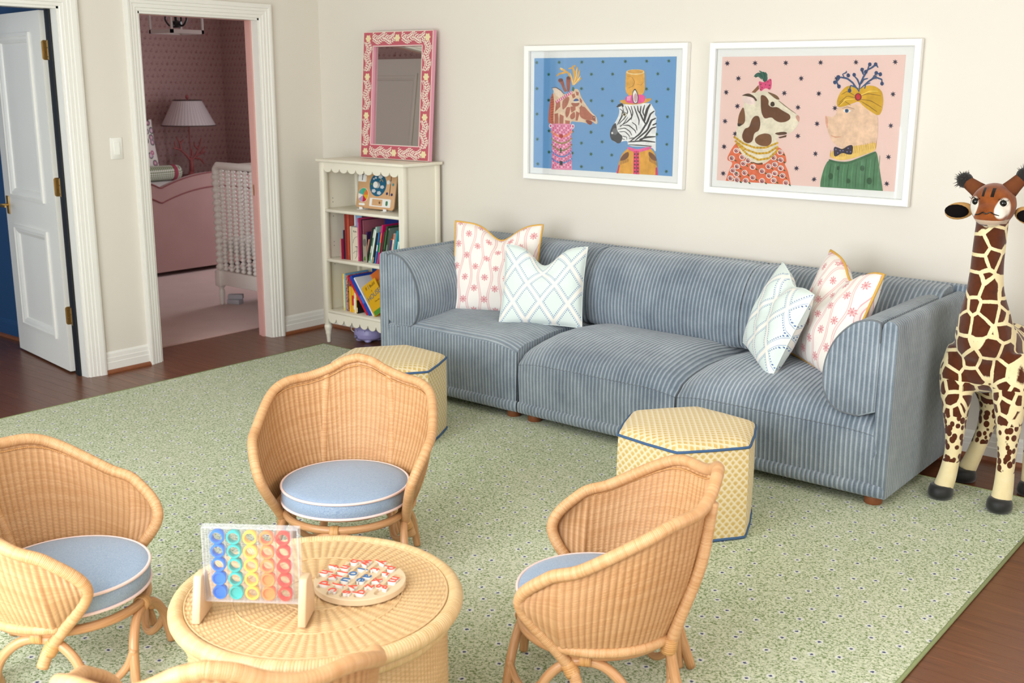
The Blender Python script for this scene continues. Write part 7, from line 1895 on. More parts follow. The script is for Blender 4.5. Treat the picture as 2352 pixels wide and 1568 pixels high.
8f6a14 3761,2446 3661,2502 3556,2556 3486,2512 3421,2472 3426,2462 3496,2496 3556,2536 3656,2486 3756,2436
8f6a14 3876,2336 3986,2266 4101,2202 4201,2142 4306,2082 4311,2092 4211,2156 4111,2222 3996,2282 3881,2342
8f6a14 3666,2236 3581,2286 3486,2342 3421,2286 3366,2232 3376,2222 3436,2272 3491,2326 3571,2276 3661,2226
efcb52 3871,2436 3981,2486 4086,2536 4191,2536 4296,2542 4296,2556 4186,2562 4076,2562 3966,2506 3866,2452
efcb52 3736,2372 3641,2372 3536,2372 3466,2302 3406,2232 3421,2222 3486,2286 3551,2346 3641,2352 3736,2356
7a1a20 3911,2416 3911,2386 3896,2362 3876,2342 3851,2332 3821,2326 3796,2342 3771,2356 3756,2386 3746,2416 3751,2446 3761,2472 3781,2492 3811,2502 3836,2506 3866,2492 3886,2476 3906,2446
c41f2c 3886,2422 3881,2402 3876,2382 3861,2366 3846,2362 3826,2362 3806,2366 3791,2382 3781,2402 3776,2422 3776,2442 3786,2462 3796,2476 3816,2482 3836,2482 3851,2476 3866,2462 3881,2442
33527c 3846,2522 3856,2612 3866,2696 3901,2772 3936,2852 3986,2942 4031,3031 4036,3096 4041,3152 4021,3156 4006,3102 3996,3046 3946,2962 3896,2872 3866,2792 3831,2706 3826,2616 3826,2522
33527c 3941,2982 4021,3011 4101,3046 4156,3086 4196,3122 4201,3096 4231,3062 4251,3072 4231,3112 4191,3162 4126,3122 4081,3082 4006,3041 3931,2997
33527c 3841,2552 3771,2646 3696,2742 3621,2796 3541,2852 3451,2866 3356,2876 3301,2816 3251,2762 3266,2746 3326,2796 3371,2842 3446,2826 3526,2812 3596,2766 3666,2716 3746,2632 3826,2542
33527c 3486,2836 3456,2886 3431,2922 3471,2932 3521,2952 3516,2987 3511,3001 3491,3001 3491,2982 3496,2977 3456,2957 3401,2926 3436,2872 3471,2832
33527c 3356,2852 3311,2812 3266,2756 3306,2682 3351,2616 3371,2626 3341,2696 3306,2752 3341,2792 3376,2842
33527c 3866,2592 3956,2666 4046,2742 4126,2792 4196,2842 4266,2816 4341,2796 4336,2752 4341,2696 4361,2692 4366,2752 4366,2822 4276,2852 4186,2882 4101,2826 4021,2772 3936,2686 3851,2606
33527c 4121,2802 4176,2862 4221,2922 4266,2922 4316,2926 4316,2947 4261,2952 4201,2952 4146,2882 4101,2816
33527c 3776,2636 3706,2666 3621,2692 3601,2616 3601,2546 3621,2542 3636,2606 3641,2662 3696,2636 3766,2616
33527c 3861,2656 3836,2736 3801,2816 3751,2856 3706,2892 3686,2876 3731,2836 3766,2796 3801,2726 3841,2646
33527c 3886,2702 3916,2746 3936,2792 3981,2806 4031,2822 4026,2842 3971,2836 3911,2822 3881,2762 3866,2706
33527c 3666,2752 3681,2696 3701,2642 3756,2612 3811,2592 3821,2606 3771,2642 3731,2662 3711,2706 3691,2756
33527c 3926,2916 3916,2967 3896,3011 3906,3021 3921,3046 3896,3062 3871,3046 3846,3016 3871,2957 3901,2906
33527c 3976,2596 3991,2652 3996,2692 4041,2706 4096,2722 4091,2742 4036,2732 3971,2716 3961,2656 3956,2602
25406c 3916,3026 3906,2997 3881,2982 3851,2987 3831,3011 3831,3041 3846,3066 3876,3072 3901,3056
25406c 4006,2977 4001,2947 3976,2932 3946,2936 3921,2962 3921,2992 3936,3016 3966,3021 3996,3006
25406c 4221,3142 4216,3112 4191,3096 4161,3102 4141,3126 4136,3156 4156,3182 4181,3186 4211,3172
25406c 4086,3142 4081,3112 4056,3096 4026,3102 4006,3126 4001,3156 4021,3182 4046,3186 4076,3172
25406c 3366,2862 3361,2826 3331,2812 3301,2816 3281,2842 3276,2876 3296,2902 3326,2906 3356,2892
25406c 3291,2742 3281,2712 3256,2692 3226,2702 3206,2726 3201,2756 3221,2782 3251,2786 3281,2772
25406c 3396,2652 3391,2616 3361,2602 3331,2606 3311,2632 3306,2666 3326,2692 3356,2696 3386,2682
25406c 4406,2716 4396,2692 4376,2672 4346,2676 4321,2702 4321,2736 4336,2756 4366,2766 4391,2746
25406c 4251,2952 4246,2922 4221,2906 4191,2912 4171,2932 4166,2967 4186,2992 4211,2997 4241,2982
25406c 4346,2922 4341,2896 4316,2876 4286,2882 4266,2906 4261,2942 4281,2962 4311,2972 4336,2952
25406c 3601,2896 3591,2866 3566,2852 3536,2856 3516,2882 3511,2916 3531,2942 3561,2947 3586,2926
25406c 3736,2912 3731,2882 3706,2866 3676,2872 3656,2896 3651,2926 3671,2952 3696,2957 3726,2942
25406c 3661,2556 3651,2526 3626,2512 3596,2516 3576,2542 3571,2576 3591,2602 3621,2606 3646,2592
ecc66a 3231,1066 3306,1182 3791,1306 4066,1342 4351,1422 4336,1222 4111,1132 3786,1012 3511,956 3321,1002
b98a26 3266,1002 3266,1096 3266,1192 3256,1192 3256,1096 3261,1002
b98a26 3311,1006 3311,1102 3306,1196 3301,1196 3301,1102 3301,1006
b98a26 3356,1016 3356,1112 3351,1206 3346,1206 3346,1112 3346,1016
b98a26 3401,1022 3401,1116 3396,1212 3386,1212 3386,1116 3391,1022
b98a26 3441,1032 3441,1126 3441,1222 3431,1222 3431,1126 3436,1032
b98a26 3486,1036 3486,1132 3481,1226 3476,1226 3476,1132 3476,1036
b98a26 3531,1046 3531,1142 3526,1232 3516,1232 3516,1142 3521,1046
b98a26 3571,1052 3571,1146 3571,1242 3561,1242 3561,1146 3566,1052
b98a26 3616,1062 3616,1142 3616,1222 3606,1222 3606,1142 3606,1062
b98a26 3661,1076 3661,1156 3656,1236 3651,1236 3651,1156 3651,1076
b98a26 3701,1086 3711,1166 3716,1246 3711,1252 3701,1172 3696,1086
b98a26 3746,1102 3751,1192 3756,1281 3751,1281 3741,1192 3736,1102
b98a26 3786,1112 3796,1202 3801,1296 3791,1296 3786,1206 3781,1112
b98a26 3831,1126 3836,1216 3841,1306 3836,1306 3826,1216 3821,1126
b98a26 3871,1136 3881,1226 3886,1322 3876,1322 3871,1232 3861,1136
b98a26 3916,1152 3921,1242 3926,1332 3921,1332 3911,1242 3906,1152
b98a26 3956,1162 3966,1252 3971,1342 3961,1346 3951,1257 3946,1162
b98a26 3996,1176 4006,1267 4011,1356 4001,1356 3996,1267 3991,1176
b98a26 4041,1186 4046,1277 4051,1366 4046,1372 4036,1277 4031,1186
b98a26 4081,1202 4091,1291 4096,1382 4086,1382 4081,1291 4076,1202
b98a26 4121,1212 4131,1301 4136,1392 4126,1392 4121,1301 4116,1212
b98a26 4166,1226 4171,1316 4176,1406 4171,1406 4161,1316 4156,1226
b98a26 4206,1236 4216,1326 4221,1416 4211,1416 4206,1326 4201,1236
b98a26 4246,1246 4256,1336 4261,1426 4251,1432 4246,1342 4241,1252
b98a26 4291,1262 4296,1352 4301,1442 4296,1442 4286,1352 4281,1262
b98a26 4331,1272 4341,1362 4341,1452 4336,1452 4326,1366 4321,1272
2c2338 3326,1286 3476,1242 3546,1216 3681,1316 3796,1332 3801,1116 3696,1102 3551,1146 3416,1046 3346,1056
7a7ab0 3406,1212 3401,1196 3381,1196 3371,1206 3381,1222 3396,1222
7a7ab0 3456,1132 3451,1116 3431,1116 3421,1132 3431,1146 3446,1146
7a7ab0 3511,1186 3501,1172 3486,1172 3476,1186 3481,1202 3501,1202
7a7ab0 3701,1246 3696,1236 3676,1232 3666,1246 3676,1262 3691,1262
7a7ab0 3766,1172 3756,1156 3741,1156 3731,1172 3736,1182 3756,1186
7a7ab0 3681,1166 3671,1152 3656,1152 3646,1166 3656,1182 3671,1182
7a7ab0 3581,1192 3571,1176 3556,1176 3546,1186 3551,1202 3571,1202
4d8058 3221,972 3426,926 3711,926 4036,1062 4341,1206 4381,1142 4471,776 4581,316 3066,316 3061,457 3121,762
6a9a70 3181,876 3166,752 3156,626 3156,482 3161,336 3171,336 3171,482 3171,626 3181,752 3191,876
33603e 3286,882 3271,756 3261,632 3266,486 3271,342 3286,342 3286,486 3286,632 3296,756 3301,882
6a9a70 3401,887 3386,762 3371,642 3376,492 3381,342 3391,342 3391,492 3391,636 3401,762 3411,887
33603e 3506,891 3491,766 3476,646 3481,492 3491,342 3506,342 3506,492 3501,646 3511,766 3521,891
6a9a70 3616,896 3601,772 3591,652 3596,496 3601,342 3611,342 3611,496 3606,652 3616,772 3626,896
33603e 3721,901 3706,782 3691,656 3696,502 3706,346 3721,346 3721,502 3716,656 3726,776 3731,901
6a9a70 3826,932 3816,796 3806,662 3811,506 3816,346 3826,346 3826,506 3821,662 3831,796 3836,932
33603e 3926,966 3916,816 3906,666 3911,506 3921,346 3936,346 3936,506 3931,666 3936,816 3941,962
6a9a70 4031,996 4021,836 4016,672 4021,512 4031,346 4036,346 4036,512 4031,672 4036,836 4041,996
33603e 4131,1026 4126,856 4116,682 4121,516 4131,352 4146,352 4146,516 4141,682 4146,852 4146,1026
6a9a70 4236,1056 4231,872 4226,686 4231,516 4241,352 4251,352 4246,516 4241,686 4246,872 4246,1056
33603e 4336,1092 4331,891 4326,692 4331,522 4341,352 4356,352 4356,522 4351,692 4351,891 4351,1086
6a9a70 4441,1122 4436,906 4431,696 4441,526 4451,352 4456,352 4456,526 4451,696 4451,906 4451,1122
2b5636 3371,582 3361,532 3326,506 3281,512 3251,552 3246,602 3271,646 3316,656 3351,632
2b5636 4111,812 4101,766 4071,741 4031,746 4006,782 4001,832 4021,866 4061,876 4096,856
2b5636 4311,526 4301,476 4261,442 4216,452 4186,492 4181,552 4206,596 4251,606 4291,582
2b5636 3796,496 3786,457 3756,436 3721,442 3696,472 3696,516 3716,552 3746,556 3781,536
2b5636 3521,782 3511,752 3491,732 3461,736 3446,762 3441,796 3456,822 3481,832 3506,812
3a6a46 3221,986 3426,936 3711,936 4036,1076 4341,1216 4351,1162 4051,1022 3716,876 3431,882 3241,932"""
# ================================================================== framed pictures
def picture_glass():
    m = bpy.data.materials.new('picture_glass'); m.use_nodes = True; nt = m.node_tree; nt.nodes.clear()
    o = nt.nodes.new('ShaderNodeOutputMaterial'); mx = nt.nodes.new('ShaderNodeMixShader'); t = nt.nodes.new('ShaderNodeBsdfTransparent'); g = nt.nodes.new('ShaderNodeBsdfGlossy'); f = nt.nodes.new('ShaderNodeFresnel')
    g.inputs['Roughness'].default_value = .02; f.inputs['IOR'].default_value = 1.45
    nt.links.new(f.outputs[0], mx.inputs[0]); nt.links.new(t.outputs[0], mx.inputs[1]); nt.links.new(g.outputs[0], mx.inputs[2]); nt.links.new(mx.outputs[0], o.inputs[0]); return m
m_pglass = picture_glass(); m_fwhite = flat('frame_white_lacquer', '#f6f5f0', .22, coat=.3); m_mat = painted('mat_board', '#f1f0ea', .8, .01, 60, .05)
def wash(c):
    """watercolour: one pigment with soft pooling"""
    k = 'wash_'+c
    if k in M: return M[k]
    n = NT(k); q = n.noise(n.co('Object'), 38, 3, .6); b = lin('#'+c); n.color(n.mix(q.ss(.3, .7), tuple(v*.85 for v in b), tuple(min(1, v*1.12+.01) for v in b))); n.set(rough=.85); M[k] = n.mat; return n.mat
def print_mesh(data, y0, name):
    me = bpy.data.meshes.new(name); V = []; F = []; MI = []; cols = []
    for i, row in enumerate(data.split('\n')):
        c, *pts = row.split(' ')
        P_ = [tuple(float(q)/5000 for q in p.split(',')) for p in pts]
        if c[0] == '!': c = c[1:]
        elif len(P_) >= 5:
            for _ in range(2):
                N_ = []
                for p0, p1, p2 in zip(P_[-1:]+P_[:-1], P_, P_[1:]+P_[:1]):
                    if p1[1] < .080: N_.append(p1)
                    else: N_ += [tuple(p1[k]*.78+p0[k]*.22 for k in (0, 1)), tuple(p1[k]*.78+p2[k]*.22 for k in (0, 1))]
                P_ = N_
        ar = sum(P_[k][0]*P_[(k+1) % len(P_)][1]-P_[(k+1) % len(P_)][0]*P_[k][1] for k in range(len(P_)))
        if c not in cols: cols.append(c)
        if ar < 0: P_ = P_[::-1]
        b = len(V); V += [(x, y0-.000004*i, z) for x, z in P_]; F.append(list(range(b, len(V)))); MI.append(cols.index(c))
    me.from_pydata(V, [], F)
    for c in cols: me.materials.append(wash(c))
    me.polygons.foreach_set('material_index', MI); me.update(); return me
def picture(label, x0, z0, W, Hh, rect, bgc, data, pname):
    t = thing('framed_picture', label, 'picture', (x0, 0, z0), 0, 'white framed animal pictures on the back wall')
    fw = .030; dp = .036
    fr = MB(); O = [(0, 0), (W, 0), (W, Hh), (0, Hh)]
    prof = [(0, -.002), (0, -dp), (.003, -dp-.002), (fw-.004, -dp-.002), (fw, -dp+.002), (fw, -.012)]
    k = len(prof); V = []
    for (x, z, sx, sz) in ((0, 0, 1, 1), (W, 0, -1, 1), (W, Hh, -1, -1), (0, Hh, 1, -1)):
        for u, y in prof: V.append((x+sx*u, y, z+sz*u))
    F = [(i*k+j, ((i+1) % 4)*k+j, ((i+1) % 4)*k+j+1, i*k+j+1) for i in range(4) for j in range(k-1)]
    fr.add(V, F).build('frame', m_fwhite, t)
    MB().box(.004, W-.004, -.010, -.002, .004, Hh-.004).build('mat_board', m_mat, t)
    pr = MB().box(rect[0], rect[1], -.0115, -.010, rect[2], rect[3]).build('print_sheet', flat('print_'+bgc, '#'+bgc, .85), t)
    link(pname, print_mesh(data, -.0120, pname), pr)
    MB().box(fw-.003, W-fw+.003, -.0205, -.0190, fw-.003, Hh-fw+.003).build('glass_pane', m_pglass, t)
    return t
picture('white framed print of a giraffe and a top-hatted zebra on blue', 1.7448, 1.1174, 1.047, .7356, (.056, .972, .0635, .669), '6c9ecb', ART_A, 'animal_portrait_print')
picture('white framed print of a spotted cow and a turbaned pig on pink', 2.9188, 1.1127, 1.0425, .7359, (.059, .969, .063, .669), 'f0cec2', ART_B, 'animal_portrait_print')

# ================================================================== plush giraffe
GO = Vector((4.5, -.45, 0))
gir = thing('plush_giraffe', 'tall standing plush giraffe with black hooves beside the right sofa arm', 'plush toy', tuple(GO))
def W_(x, y, z): return Vector((x, y, z))-GO
def gir_mat():
    n = NT('giraffe_plush'); co = n.co('Object'); x, y, z = n.xyz('Object')
    warp = n.noise(co, 9, 2); fine = n.noise(co, 160, 2)
    def spots(scale, thr, soft):
        v = n.vec(x+warp*.02, y*.9, z*.86+warp*.02); e = n.voro(v, scale, 'DISTANCE_TO_EDGE', rnd=.85)
        return (e+(fine-.5)*.03).ss(thr, thr+soft)
    big = spots(14.5, .075, .02); mid = spots(20.0, .11, .03)
    sm = (n.voro(n.vec(x, y, z*.8), 42, 'F1', rnd=1.0)+(fine-.5)*.06).ss(.52, .46)
    zz = z+(warp-.5)*.03
    f = big*(zz > .50)+mid*((zz > .36)*(zz < .50))+sm*((zz > .17)*(zz < .36))
    cream = n.mix(n.noise(co, 30, 3), '#e8d29a', '#f3e6bd'); brown = n.mix(n.noise(co, 40, 3), '#43200f', '#653218')
    c = n.mix(f, cream, brown)
    # face
    hx = x+.013; head = (z > 1.140)
    ax = hx.abs()
    tan = n.mix(n.noise(co, 26, 3).ss(.3, .7), '#6e3513', '#985323')
    white = ((ax-.052)*(ax-.052)*2300.0+(z-1.203)*(z-1.203)*700.0).ss(1.15, .75)*(y < -.175)
    low = (z < 1.158)*(y < -.17)
    cf_ = n.mix(white, tan, '#efe6d8'); cf_ = n.mix(low*.6, cf_, '#e9d8bd')
    st = (((hx-.012).abs() < .006)+((hx+.022).abs() < .005))*((z > 1.243)*(z < 1.275))*(y < -.16)
    cf_ = n.mix(st.clamp(), cf_, '#1c120c')
    c = n.mix(head, c, cf_); n.color(c); n.set(rough=1.0, sheen=.35, spec=.08); n.bump(fine*.4+n.noise(co, 600, 1), .35, .002); return n.mat
m_gir = gir_mat(); m_hoof = flat('black_plush', '#0d0c0d', .55, sheen=.3); m_fur = flat('dark_tuft', '#120d0b', .9, sheen=.3)
g = MB()
def limb(pts): g.tube(cr([W_(*p[:3]) for p in pts], 6), [v.x for v in cr([(p[3], 0, 0) for p in pts], 6)], 16)
limb([(4.42, -.54, .62, .07), (4.405, -.56, .52, .072), (4.418, -.595, .40, .055), (4.430, -.612, .28, .038), (4.430, -.615, .19, .033), (4.420, -.622, .10, .037), (4.408, -.628, .045, .040)])
limb([(4.585, -.54, .62, .075), (4.605, -.56, .53, .078), (4.622, -.595, .41, .056), (4.632, -.61, .29, .040), (4.636, -.615, .20, .035), (4.638, -.622, .10, .038), (4.636, -.63, .045, .041)])
limb([(4.46, -.30, .60, .08), (4.445, -.295, .48, .078), (4.468, -.275, .35, .05), (4.462, -.285, .24, .036), (4.438, -.310, .13, .034), (4.415, -.335, .045, .038)])
limb([(4.60, -.30, .60, .08), (4.63, -.295, .48, .08), (4.645, -.275, .35, .05), (4.65, -.285, .24, .036), (4.66, -.310, .13, .034), (4.672, -.335, .045, .038)])
limb([(4.50, -.40, .60, .12), (4.497, -.55, .66, .118), (4.490, -.580, .76, .098), (4.484, -.592, .87, .070), (4.483, -.598, .97, .061), (4.484, -.60, 1.06, .060), (4.487, -.602, 1.15, .058)])
for c, r in (((4.49, -.515, .585), (.135, .125, .14)), ((4.525, -.33, .565), (.145, .135, .14)), ((4.51, -.42, .57), (.13, .14, .13)), ((4.487, -.615, 1.207), (.083, .084, .084)), ((4.494, -.674, 1.178), (.062, .052, .048))):
    p = W_(*c); g.ball(tuple(p), r, 22, 14)
fuse('body', g, m_gir, gir, .0075, 8)
for (x, y, z) in ((4.405, -.636, RZ), (4.634, -.638, RZ), (4.410, -.342, .0), (4.674, -.342, .0)):
    p = W_(x, y, z); MB().lathe([(.030, .0), (.046, .004), (.050, .018), (.047, .038), (.041, .052), (.030, .056), (.004, .056)], 22, tuple(p), fn=lambda q, p=p: Vector((q.x, p.y+(q.y-p.y)*1.15, q.z))).build('hoof', m_hoof, gir, smooth=True)
m_earin = flat('ear_black', '#120d0e', .95, spec=.1); m_earout = painted('ear_tan_plush', '#c99a5c', .95, .08, 60, .4); m_ossi = painted('ossicone_brown', '#6f3a17', .95, .1, 60, .4); m_eyew = flat('eye_white_plush', '#f2ede4', .9); m_eyeb = flat('eye_black_glass', '#060505', .08)
for sx, cx in ((-1, 4.353), (1, 4.612)):
    p = W_(cx, -.588, 1.172); ee = MB().ball(tuple(p), (.056, .020, .034), 18, 10, fn=lambda q, p=p, sx=sx: Vector((q.x, q.y+abs(q.x-p.x)*.15, q.z-(q.x-p.x)*sx*.12))).build('ear', m_earout, gir, smooth=True)
    p2 = p+Vector((-.004*sx*-1, -.013, .0)); MB().ball(tuple(p2), (.046, .012, .026), 16, 8).build('inner_ear', m_earin, ee, smooth=True)
    a, b = (W_(4.435, -.60, 1.250), W_(4.368, -.595, 1.292)) if sx < 0 else (W_(4.532, -.60, 1.262), W_(4.582, -.595, 1.322))
    hn = MB(); hn.tube([a, a.lerp(b, .35), a.lerp(b, .75), b], [.034, .029, .025, .022], 14); oo = hn.build('ossicone', m_ossi, gir, smooth=True)
    tf = MB(); tf.ball(tuple(b), (.031, .027, .030), 14, 9); rg = random.Random(9)
    for k in range(90):
        d = Vector((rg.gauss(0, 1), rg.gauss(0, 1), rg.gauss(0, 1))).normalized(); dd = (d+(b-a).normalized()*.9).normalized()
        q = b+dd*.020; tf.tube([q, q+dd*rg.uniform(.014, .028)+Vector((0, 0, -.002))], [.0022, .0003], 4)
    tf.build('tuft', m_fur, oo)
    ex = 4.441 if sx < 0 else 4.538
    e1 = MB().ball(tuple(W_(ex, -.668, 1.221)), (.018, .015, .016), 14, 8).build('eye_patch', m_eyew, gir, smooth=True)
    MB().ball(tuple(W_(ex+sx*.001, -.681, 1.222)), (.0135, .010, .0125), 14, 8).build('eye', m_eyeb, e1, smooth=True)
    ls = MB()
    for k in range(7): q = W_(ex+(-.016+k*.0055), -.684, 1.232+.003*sin(k)); ls.tube([q, q+Vector((sx*.006, -.012, .008))], [.0016, .0004], 4)
    ls.build('lashes', m_eyeb, e1)
mth = MB(); mth.tube(cr([W_(4.452, -.712, 1.176), W_(4.468, -.722, 1.180), W_(4.482, -.7245, 1.188), W_(4.494, -.7255, 1.183), W_(4.508, -.7245, 1.190), W_(4.522, -.720, 1.183), W_(4.536, -.708, 1.178)], 5), .0022, 6); mth.build('mouth_stitch', m_eyeb, gir, smooth=True)
tl = MB(); tl.tube(cr([W_(4.56, -.205, .62), W_(4.60, -.16, .52), W_(4.62, -.15, .40), W_(4.625, -.15, .32)], 6), .012, 8); tl.ball(tuple(W_(4.626, -.15, .29)), (.022, .022, .04), 12, 8); tl.build('tail', m_fur, gir, smooth=True)
# ================================================================== bedroom seen through the doorway
m_uph = carpet('rose_upholstery', '#a57d78', '#b8918b'); m_uph2 = painted('rose_piping', '#8a4a4a', .8, .05, 50, .2)
bed = thing('bed', 'pink upholstered bed with a scalloped footboard in the bedroom', 'bed', (0, 0, 0))
def camel(y):
    c = .96; d = abs(y-c)
    if d < .57: return .765+.110*(1-(d/.57)**2)
    return .765+.062*sin(min(1, (d-.57)/.19)*PI/2)
ys = [.2+1.52*k/60 for k in range(61)]
poly = [(1.72, .05), (.2, .05)]+[(y, camel(y)) for y in ys]
MB().prism(poly, lambda u, v, d: (d, u, v), -2.56, -2.50).build('footboard', m_uph, bed)
for off, x in ((0, -2.5), (-.125, -2.499)):
    mb = MB(); mb.tube([(x, y, camel(y)+off) for y in ys if .22 < y < 1.70], .006, 6); mb.build('footboard_piping', m_uph2, bed, smooth=True)
MB().box(-4.30, -2.56, .25, 1.68, .06, .40).build('bed_base', m_uph, bed)
MB().box(-4.28, -2.57, .24, 1.69, .40, .685).build('mattress', painted('white_bedding', '#e9e4e2', .9, .03, 20, .2), bed, bevel=.05, seg=3)
poly = [(1.72, .05), (.2, .05)]+[(y, camel(y)-.04) for y in ys]
MB().prism(poly, lambda u, v, d: (d, u, v), -4.38, -4.31).build('headboard', m_uph, bed)
n = NT('green_gingham'); x, y, z = n.xyz('Object'); a = ((y/.022).frac() > .5); b = (((x+z)/.022).frac() > .5); n.color(n.mix((a+b)*.5, '#e8e6da', '#6f7a4c')); n.set(rough=.9); m_ging = n.mat
bo = thing('bolster', 'green gingham bolster with pink ends lying on the bed', 'bolster', (-3.9, 1.0, .766))
MB().lathe([(.06, -.50), (.072, -.49), (.074, -.3), (.074, .3), (.072, .44)], 24, fn=lambda p: Vector((p.x, p.z, p.y))).build('cover', m_ging, bo, smooth='auto')
MB().lathe([(.074, .44), (.080, .455), (.078, .475), (.072, .485)], 24, fn=lambda p: Vector((p.x, p.z, p.y))).build('pink_band', flat('berry_cotton', '#a8485c', .9), bo, smooth='auto')
MB().lathe([(.070, .485), (.074, .50), (.066, .53), (.03, .54), (.002, .54)], 24, fn=lambda p: Vector((p.x, p.z, p.y))).build('gathered_end', m_ging, bo, smooth='auto')
n = NT('floral_sham'); u, v, _ = n.xyz('UV'); vv = n.vec(u, v); q = n.voro(vv, 13, 'F1', rnd=.9, dims='2D'); cid = n.voro(vv, 13, 'F1', 'Color', .9, '2D'); wv = n.noise(vv, 30, 2)
c = n.mix((q+(wv-.5)*.2).ss(.46, .40)*(cid > .45), '#efe6df', '#2f5a3c'); c = n.mix((q+(wv-.5)*.15).ss(.34, .28), c, n.mix(cid, '#c85a86', '#d9b6cf')); c = n.mix(q.ss(.12, .08), c, '#f0e2d0'); n.color(c); n.set(rough=.9); m_sham = n.mat
ps = thing('floral_pillow', 'white floral pillow standing at the head of the bedroom bed', 'pillow', (-4.10, 1.10, .985)); ps.rotation_euler = (rad(-12), 0, rad(90))
pillow_mesh('cover', .66, .60, .18, m_sham, 0, .04, seed=8).build('cover', m_sham, ps, smooth=True)
# lamp on its night table
nt_ = thing('night_table', 'dark rose night table holding the coral lamp', 'table', (-4.1, 1.98, 0))
m_rose = painted('rose_lacquer', '#8c4f4c', .4, .05, 20, .05)
MB().box(-.22, .22, -.24, .24, .66, .70).build('top', m_rose, nt_, bevel=.005)
MB().box(-.20, .20, -.22, .22, .45, .66).build('drawer_box', m_rose, nt_, bevel=.004)
for x in (-.18, .18):
    for y in (-.2, .2): MB().lathe([(.014, .01), (.02, .45)], 10, (x, y, 0)).build('leg', m_rose, nt_)
lp_ = thing('table_lamp', 'coral branch table lamp with a pleated pale shade in the bedroom', 'lamp', (-4.1, 1.825, .7005))
m_coral = painted('coral_red_resin', '#a85a58', .5, .1, 40, .1); n = NT('pleated_shade'); u, v, _ = n.xyz('UV'); f = ((u*44.0).frac()-.5).abs(); n.color(n.mix(f.ss(.1, .4), '#cfc2c4', '#ddd2d2')); n.set(rough=.8); n.bump(f, .6, .006); m_shade = n.mat
br_ = MB(); br_.lathe([(.055, .0), (.06, .008), (.03, .02), (.02, .06)], 20); br_.tube([(0, 0, .02), (.0, .005, .10), (-.0, .0, .19)], [.026, .024, .018], 10)
def bra(pts, r): br_.tube(cr(pts, 5), [r*(1-.5*k/(len(pts)*5-5)) for k in range(len(pts)*5-4)], 8)
for s_ in (((0, 0, .15), (0, -.06, .22), (0, -.11, .26), (0, -.17, .30), (0, -.18, .36)), ((0, -.11, .26), (0, -.12, .33), (0, -.16, .40)), ((0, -.12, .33), (0, -.075, .37)), ((0, 0, .15), (0, .06, .20), (0, .10, .27), (0, .13, .34), (0, .14, .38)), ((0, .10, .27), (0, .06, .30), (0, .05, .34)), ((0, .06, .20), (0, .13, .22), (0, .19, .24)), ((0, .05, .18), (0, .12, .16), (0, .16, .11)), ((0, .12, .22), (0, .18, .29)), ((0, .02, .2), (0, .02, .26), (0, .0, .28)), ((0, -.15, .28), (0, -.20, .29))): bra(s_, .013)
br_.build('coral_base', m_coral, lp_, smooth=True)
MB().tube([(0, 0, .15), (0, 0, .78)], .006, 8).build('stem', m_coral, lp_)
MB().lathe([(.27, .512), (.142, .762)], 64, cap=False).build('shade', m_shade, lp_, smooth=True)
for r, z in ((.2705, .512), (.1425, .762)): MB().tube([(r*cos(2*PI*k/48), r*sin(2*PI*k/48), z) for k in range(48)], .005, 6, closed=True).build('shade_trim', flat('trim_dark', '#4a3a36', .8), lp_)
MB().ball((0, 0, .795), (.018, .018, .024), 10, 8).build('finial', m_coral, lp_, smooth=True)
# spindle crib
crib = thing('crib', 'white spindle crib with beaded rails behind the bedroom doorway', 'crib', (0, 0, 0))
m_crib = flat('crib_white', '#e9e2da', .35)
CX0, CX1, CY0, CY1 = -1.12, -.36, -.06, 1.30
def bead_prof(r, z0, z1, nb):
    out = [(r*.45, z0)]; h = (z1-z0)/nb
    for k in range(nb):
        z = z0+k*h; out += [(r*.55, z+h*.06), (r*.92, z+h*.28), (r, z+h*.5), (r*.92, z+h*.72), (r*.55, z+h*.94)]
    return out+[(r*.45, z1)]
sp = MB().lathe(bead_prof(.0200, .275, 1.025, 26), 10).mesh('spindle', m_crib, smooth=True)
sp2 = MB().lathe(bead_prof(.0125, .275, 1.025, 26), 8).mesh('spindle', m_crib, smooth=True)
po = MB().lathe(bead_prof(.033, .275, .99, 15), 14).mesh('post', m_crib, smooth=True)
lg = MB().lathe([(.012, .010), (.018, .02), (.016, .03), (.024, .09), (.022, .12), (.014, .135), (.026, .147), (.026, .153), (.030, .156)], 16).mesh('leg', m_crib, smooth=True)
for x in (CX0, CX1):
    for y in (CY0, CY1):
        link('post', po, crib, (x, y, 0)); link('leg', lg, crib, (x, y, 0)); MB().box(x-.034, x+.034, y-.034, y+.034, .155, .276).build('corner_block', m_crib, crib, bevel=.008)
for y in (CY0, CY1):
    for k in range(1, 11): link('spindle', sp, crib, (CX0+(CX1-CX0)*k/11, y, 0))
    MB().box(CX0, CX1, y-.014, y+.014, .165, .272).build('bottom_rail', m_crib, crib, bevel=.004)
    MB().tube(cr([(CX0, y, .985), (CX0+.004, y, 1.025), (CX0+.035, y, 1.050), (CX0+.08, y, 1.052), (CX1-.08, y, 1.052), (CX1-.035, y, 1.05), (CX1-.004, y, 1.025), (CX1, y, .985)], 5), .026, 12).build('top_rail', m_crib, crib, smooth=True)
for x in (CX0, CX1):
    for k in range(1, 12): link('spindle', sp2, crib, (x, CY0+(CY1-CY0)*k/12, 0))
    MB().box(x-.014, x+.014, CY0, CY1, .165, .272).build('bottom_rail', m_crib, crib, bevel=.004)
    MB().tube([(x, CY0, 1.03), (x, CY1, 1.03)], .024, 12).build('top_rail', m_crib, crib, smooth=True)
MB().box(CX0+.03, CX1-.03, CY0+.03, CY1-.03, .40, .52).build('mattress', flat('crib_mattress', '#efeae6', .9), crib, bevel=.03, seg=3)
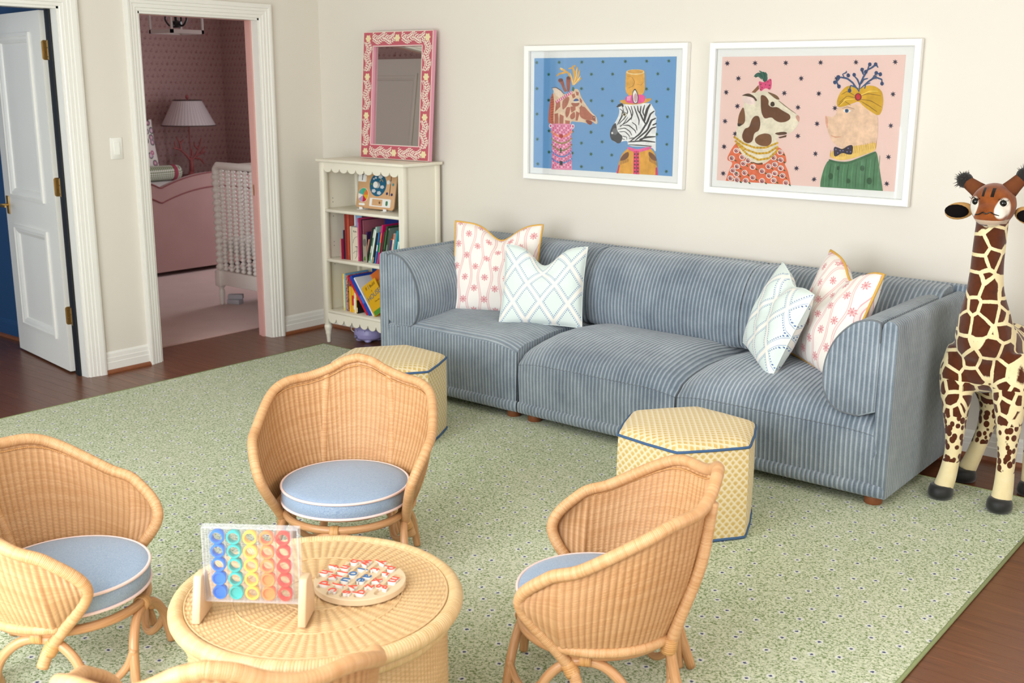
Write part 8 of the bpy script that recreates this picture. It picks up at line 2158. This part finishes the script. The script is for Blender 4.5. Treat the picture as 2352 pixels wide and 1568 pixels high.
for i, (x, y, z, r, lab) in enumerate(((-1.075, .022, .0105, .3, 'lower small grey block on the bedroom carpet by the crib leg'), (-1.072, .028, .047, .75, 'upper small grey block stacked skewed beside the crib leg'))):
    o = MB().box(-.055, .055, -.03, .03, 0, .036).build('grey_block', painted('grey_card', '#b4b2b8', .6, .03, 20, .05), None, bevel=.004, loc=(x, y, z)); o.rotation_euler = (0, 0, r); tag(o, lab, 'block', 'small grey blocks by the crib')
# lantern
ln = thing('pendant_lantern', 'white framed glass lantern with dark candle arms hanging in the bedroom', 'lamp', (-1.8, .155, 2.005))
lm = flat('lantern_white', '#d8d2ce', .4); lb = flat('lantern_black', '#14100e', .4)
q = .145; f_ = MB()
for z in (0, .46):
    for a, b, c_, d in ((-q, q, -q, -q+.02), (-q, q, q-.02, q), (-q, -q+.02, -q, q), (q-.02, q, -q, q)): f_.box(a, b, c_, d, z, z+.028)
for x in (-q, q-.014):
    for y in (-q, q-.014): f_.box(x, x+.014, y, y+.014, .028, .46)
f_.build('frame', lm, ln)
cl = MB(); cl.lathe([(.03, .045), (.045, .06), (.045, .09), (.012, .10), (.012, .42)], 14); 
for k in range(4):
    a = PI/2*k+.5; cl.tube(cr([(0, 0, .08), (.05*cos(a), .05*sin(a), .06), (.085*cos(a), .085*sin(a), .10), (.085*cos(a), .085*sin(a), .13)], 5), .008, 8); cl.lathe([(.018, .13), (.014, .14), (.014, .235), (.004, .25)], 12, (.085*cos(a), .085*sin(a), 0))
cl.build('candle_cluster', lb, ln, smooth='auto')
MB().tube([(0, 0, .40), (0, 0, .745)], .006, 8).build('stem', lb, ln)
# ---- arched railing behind the camera, mirrored in the picture glass
rl = thing('stair_railing', 'white hooped railing mirrored faintly in the glass of the pink picture', 'railing', (1.0, -5.25, 0))
m_rail = flat('railing_white', '#f4f0ec', .35)
MB().box(-.98, 1.02, -.03, .03, 1.235, 1.28).build('top_rail', m_rail, rl, bevel=.008)
MB().box(-.98, 1.02, -.015, .015, .10, .13).build('bottom_rail', m_rail, rl)
for x in (-.96, 1.0): MB().box(x-.03, x+.03, -.03, .03, 0, 1.235).build('newel_post', m_rail, rl, bevel=.004)
hp_ = MB(); hp_.tube([(-.085, 0, .12), (-.085, 0, 1.09)]+[(-.085*cos(PI*k/10), 0, 1.09+.085*sin(PI*k/10)) for k in range(1, 10)]+[(.085, 0, 1.09), (.085, 0, .12)], .008, 8)
hm_ = hp_.mesh('hoop', m_rail, smooth=True)
for k in range(8): link('hoop', hm_, rl, (-.78+k*.223, 0, 0))
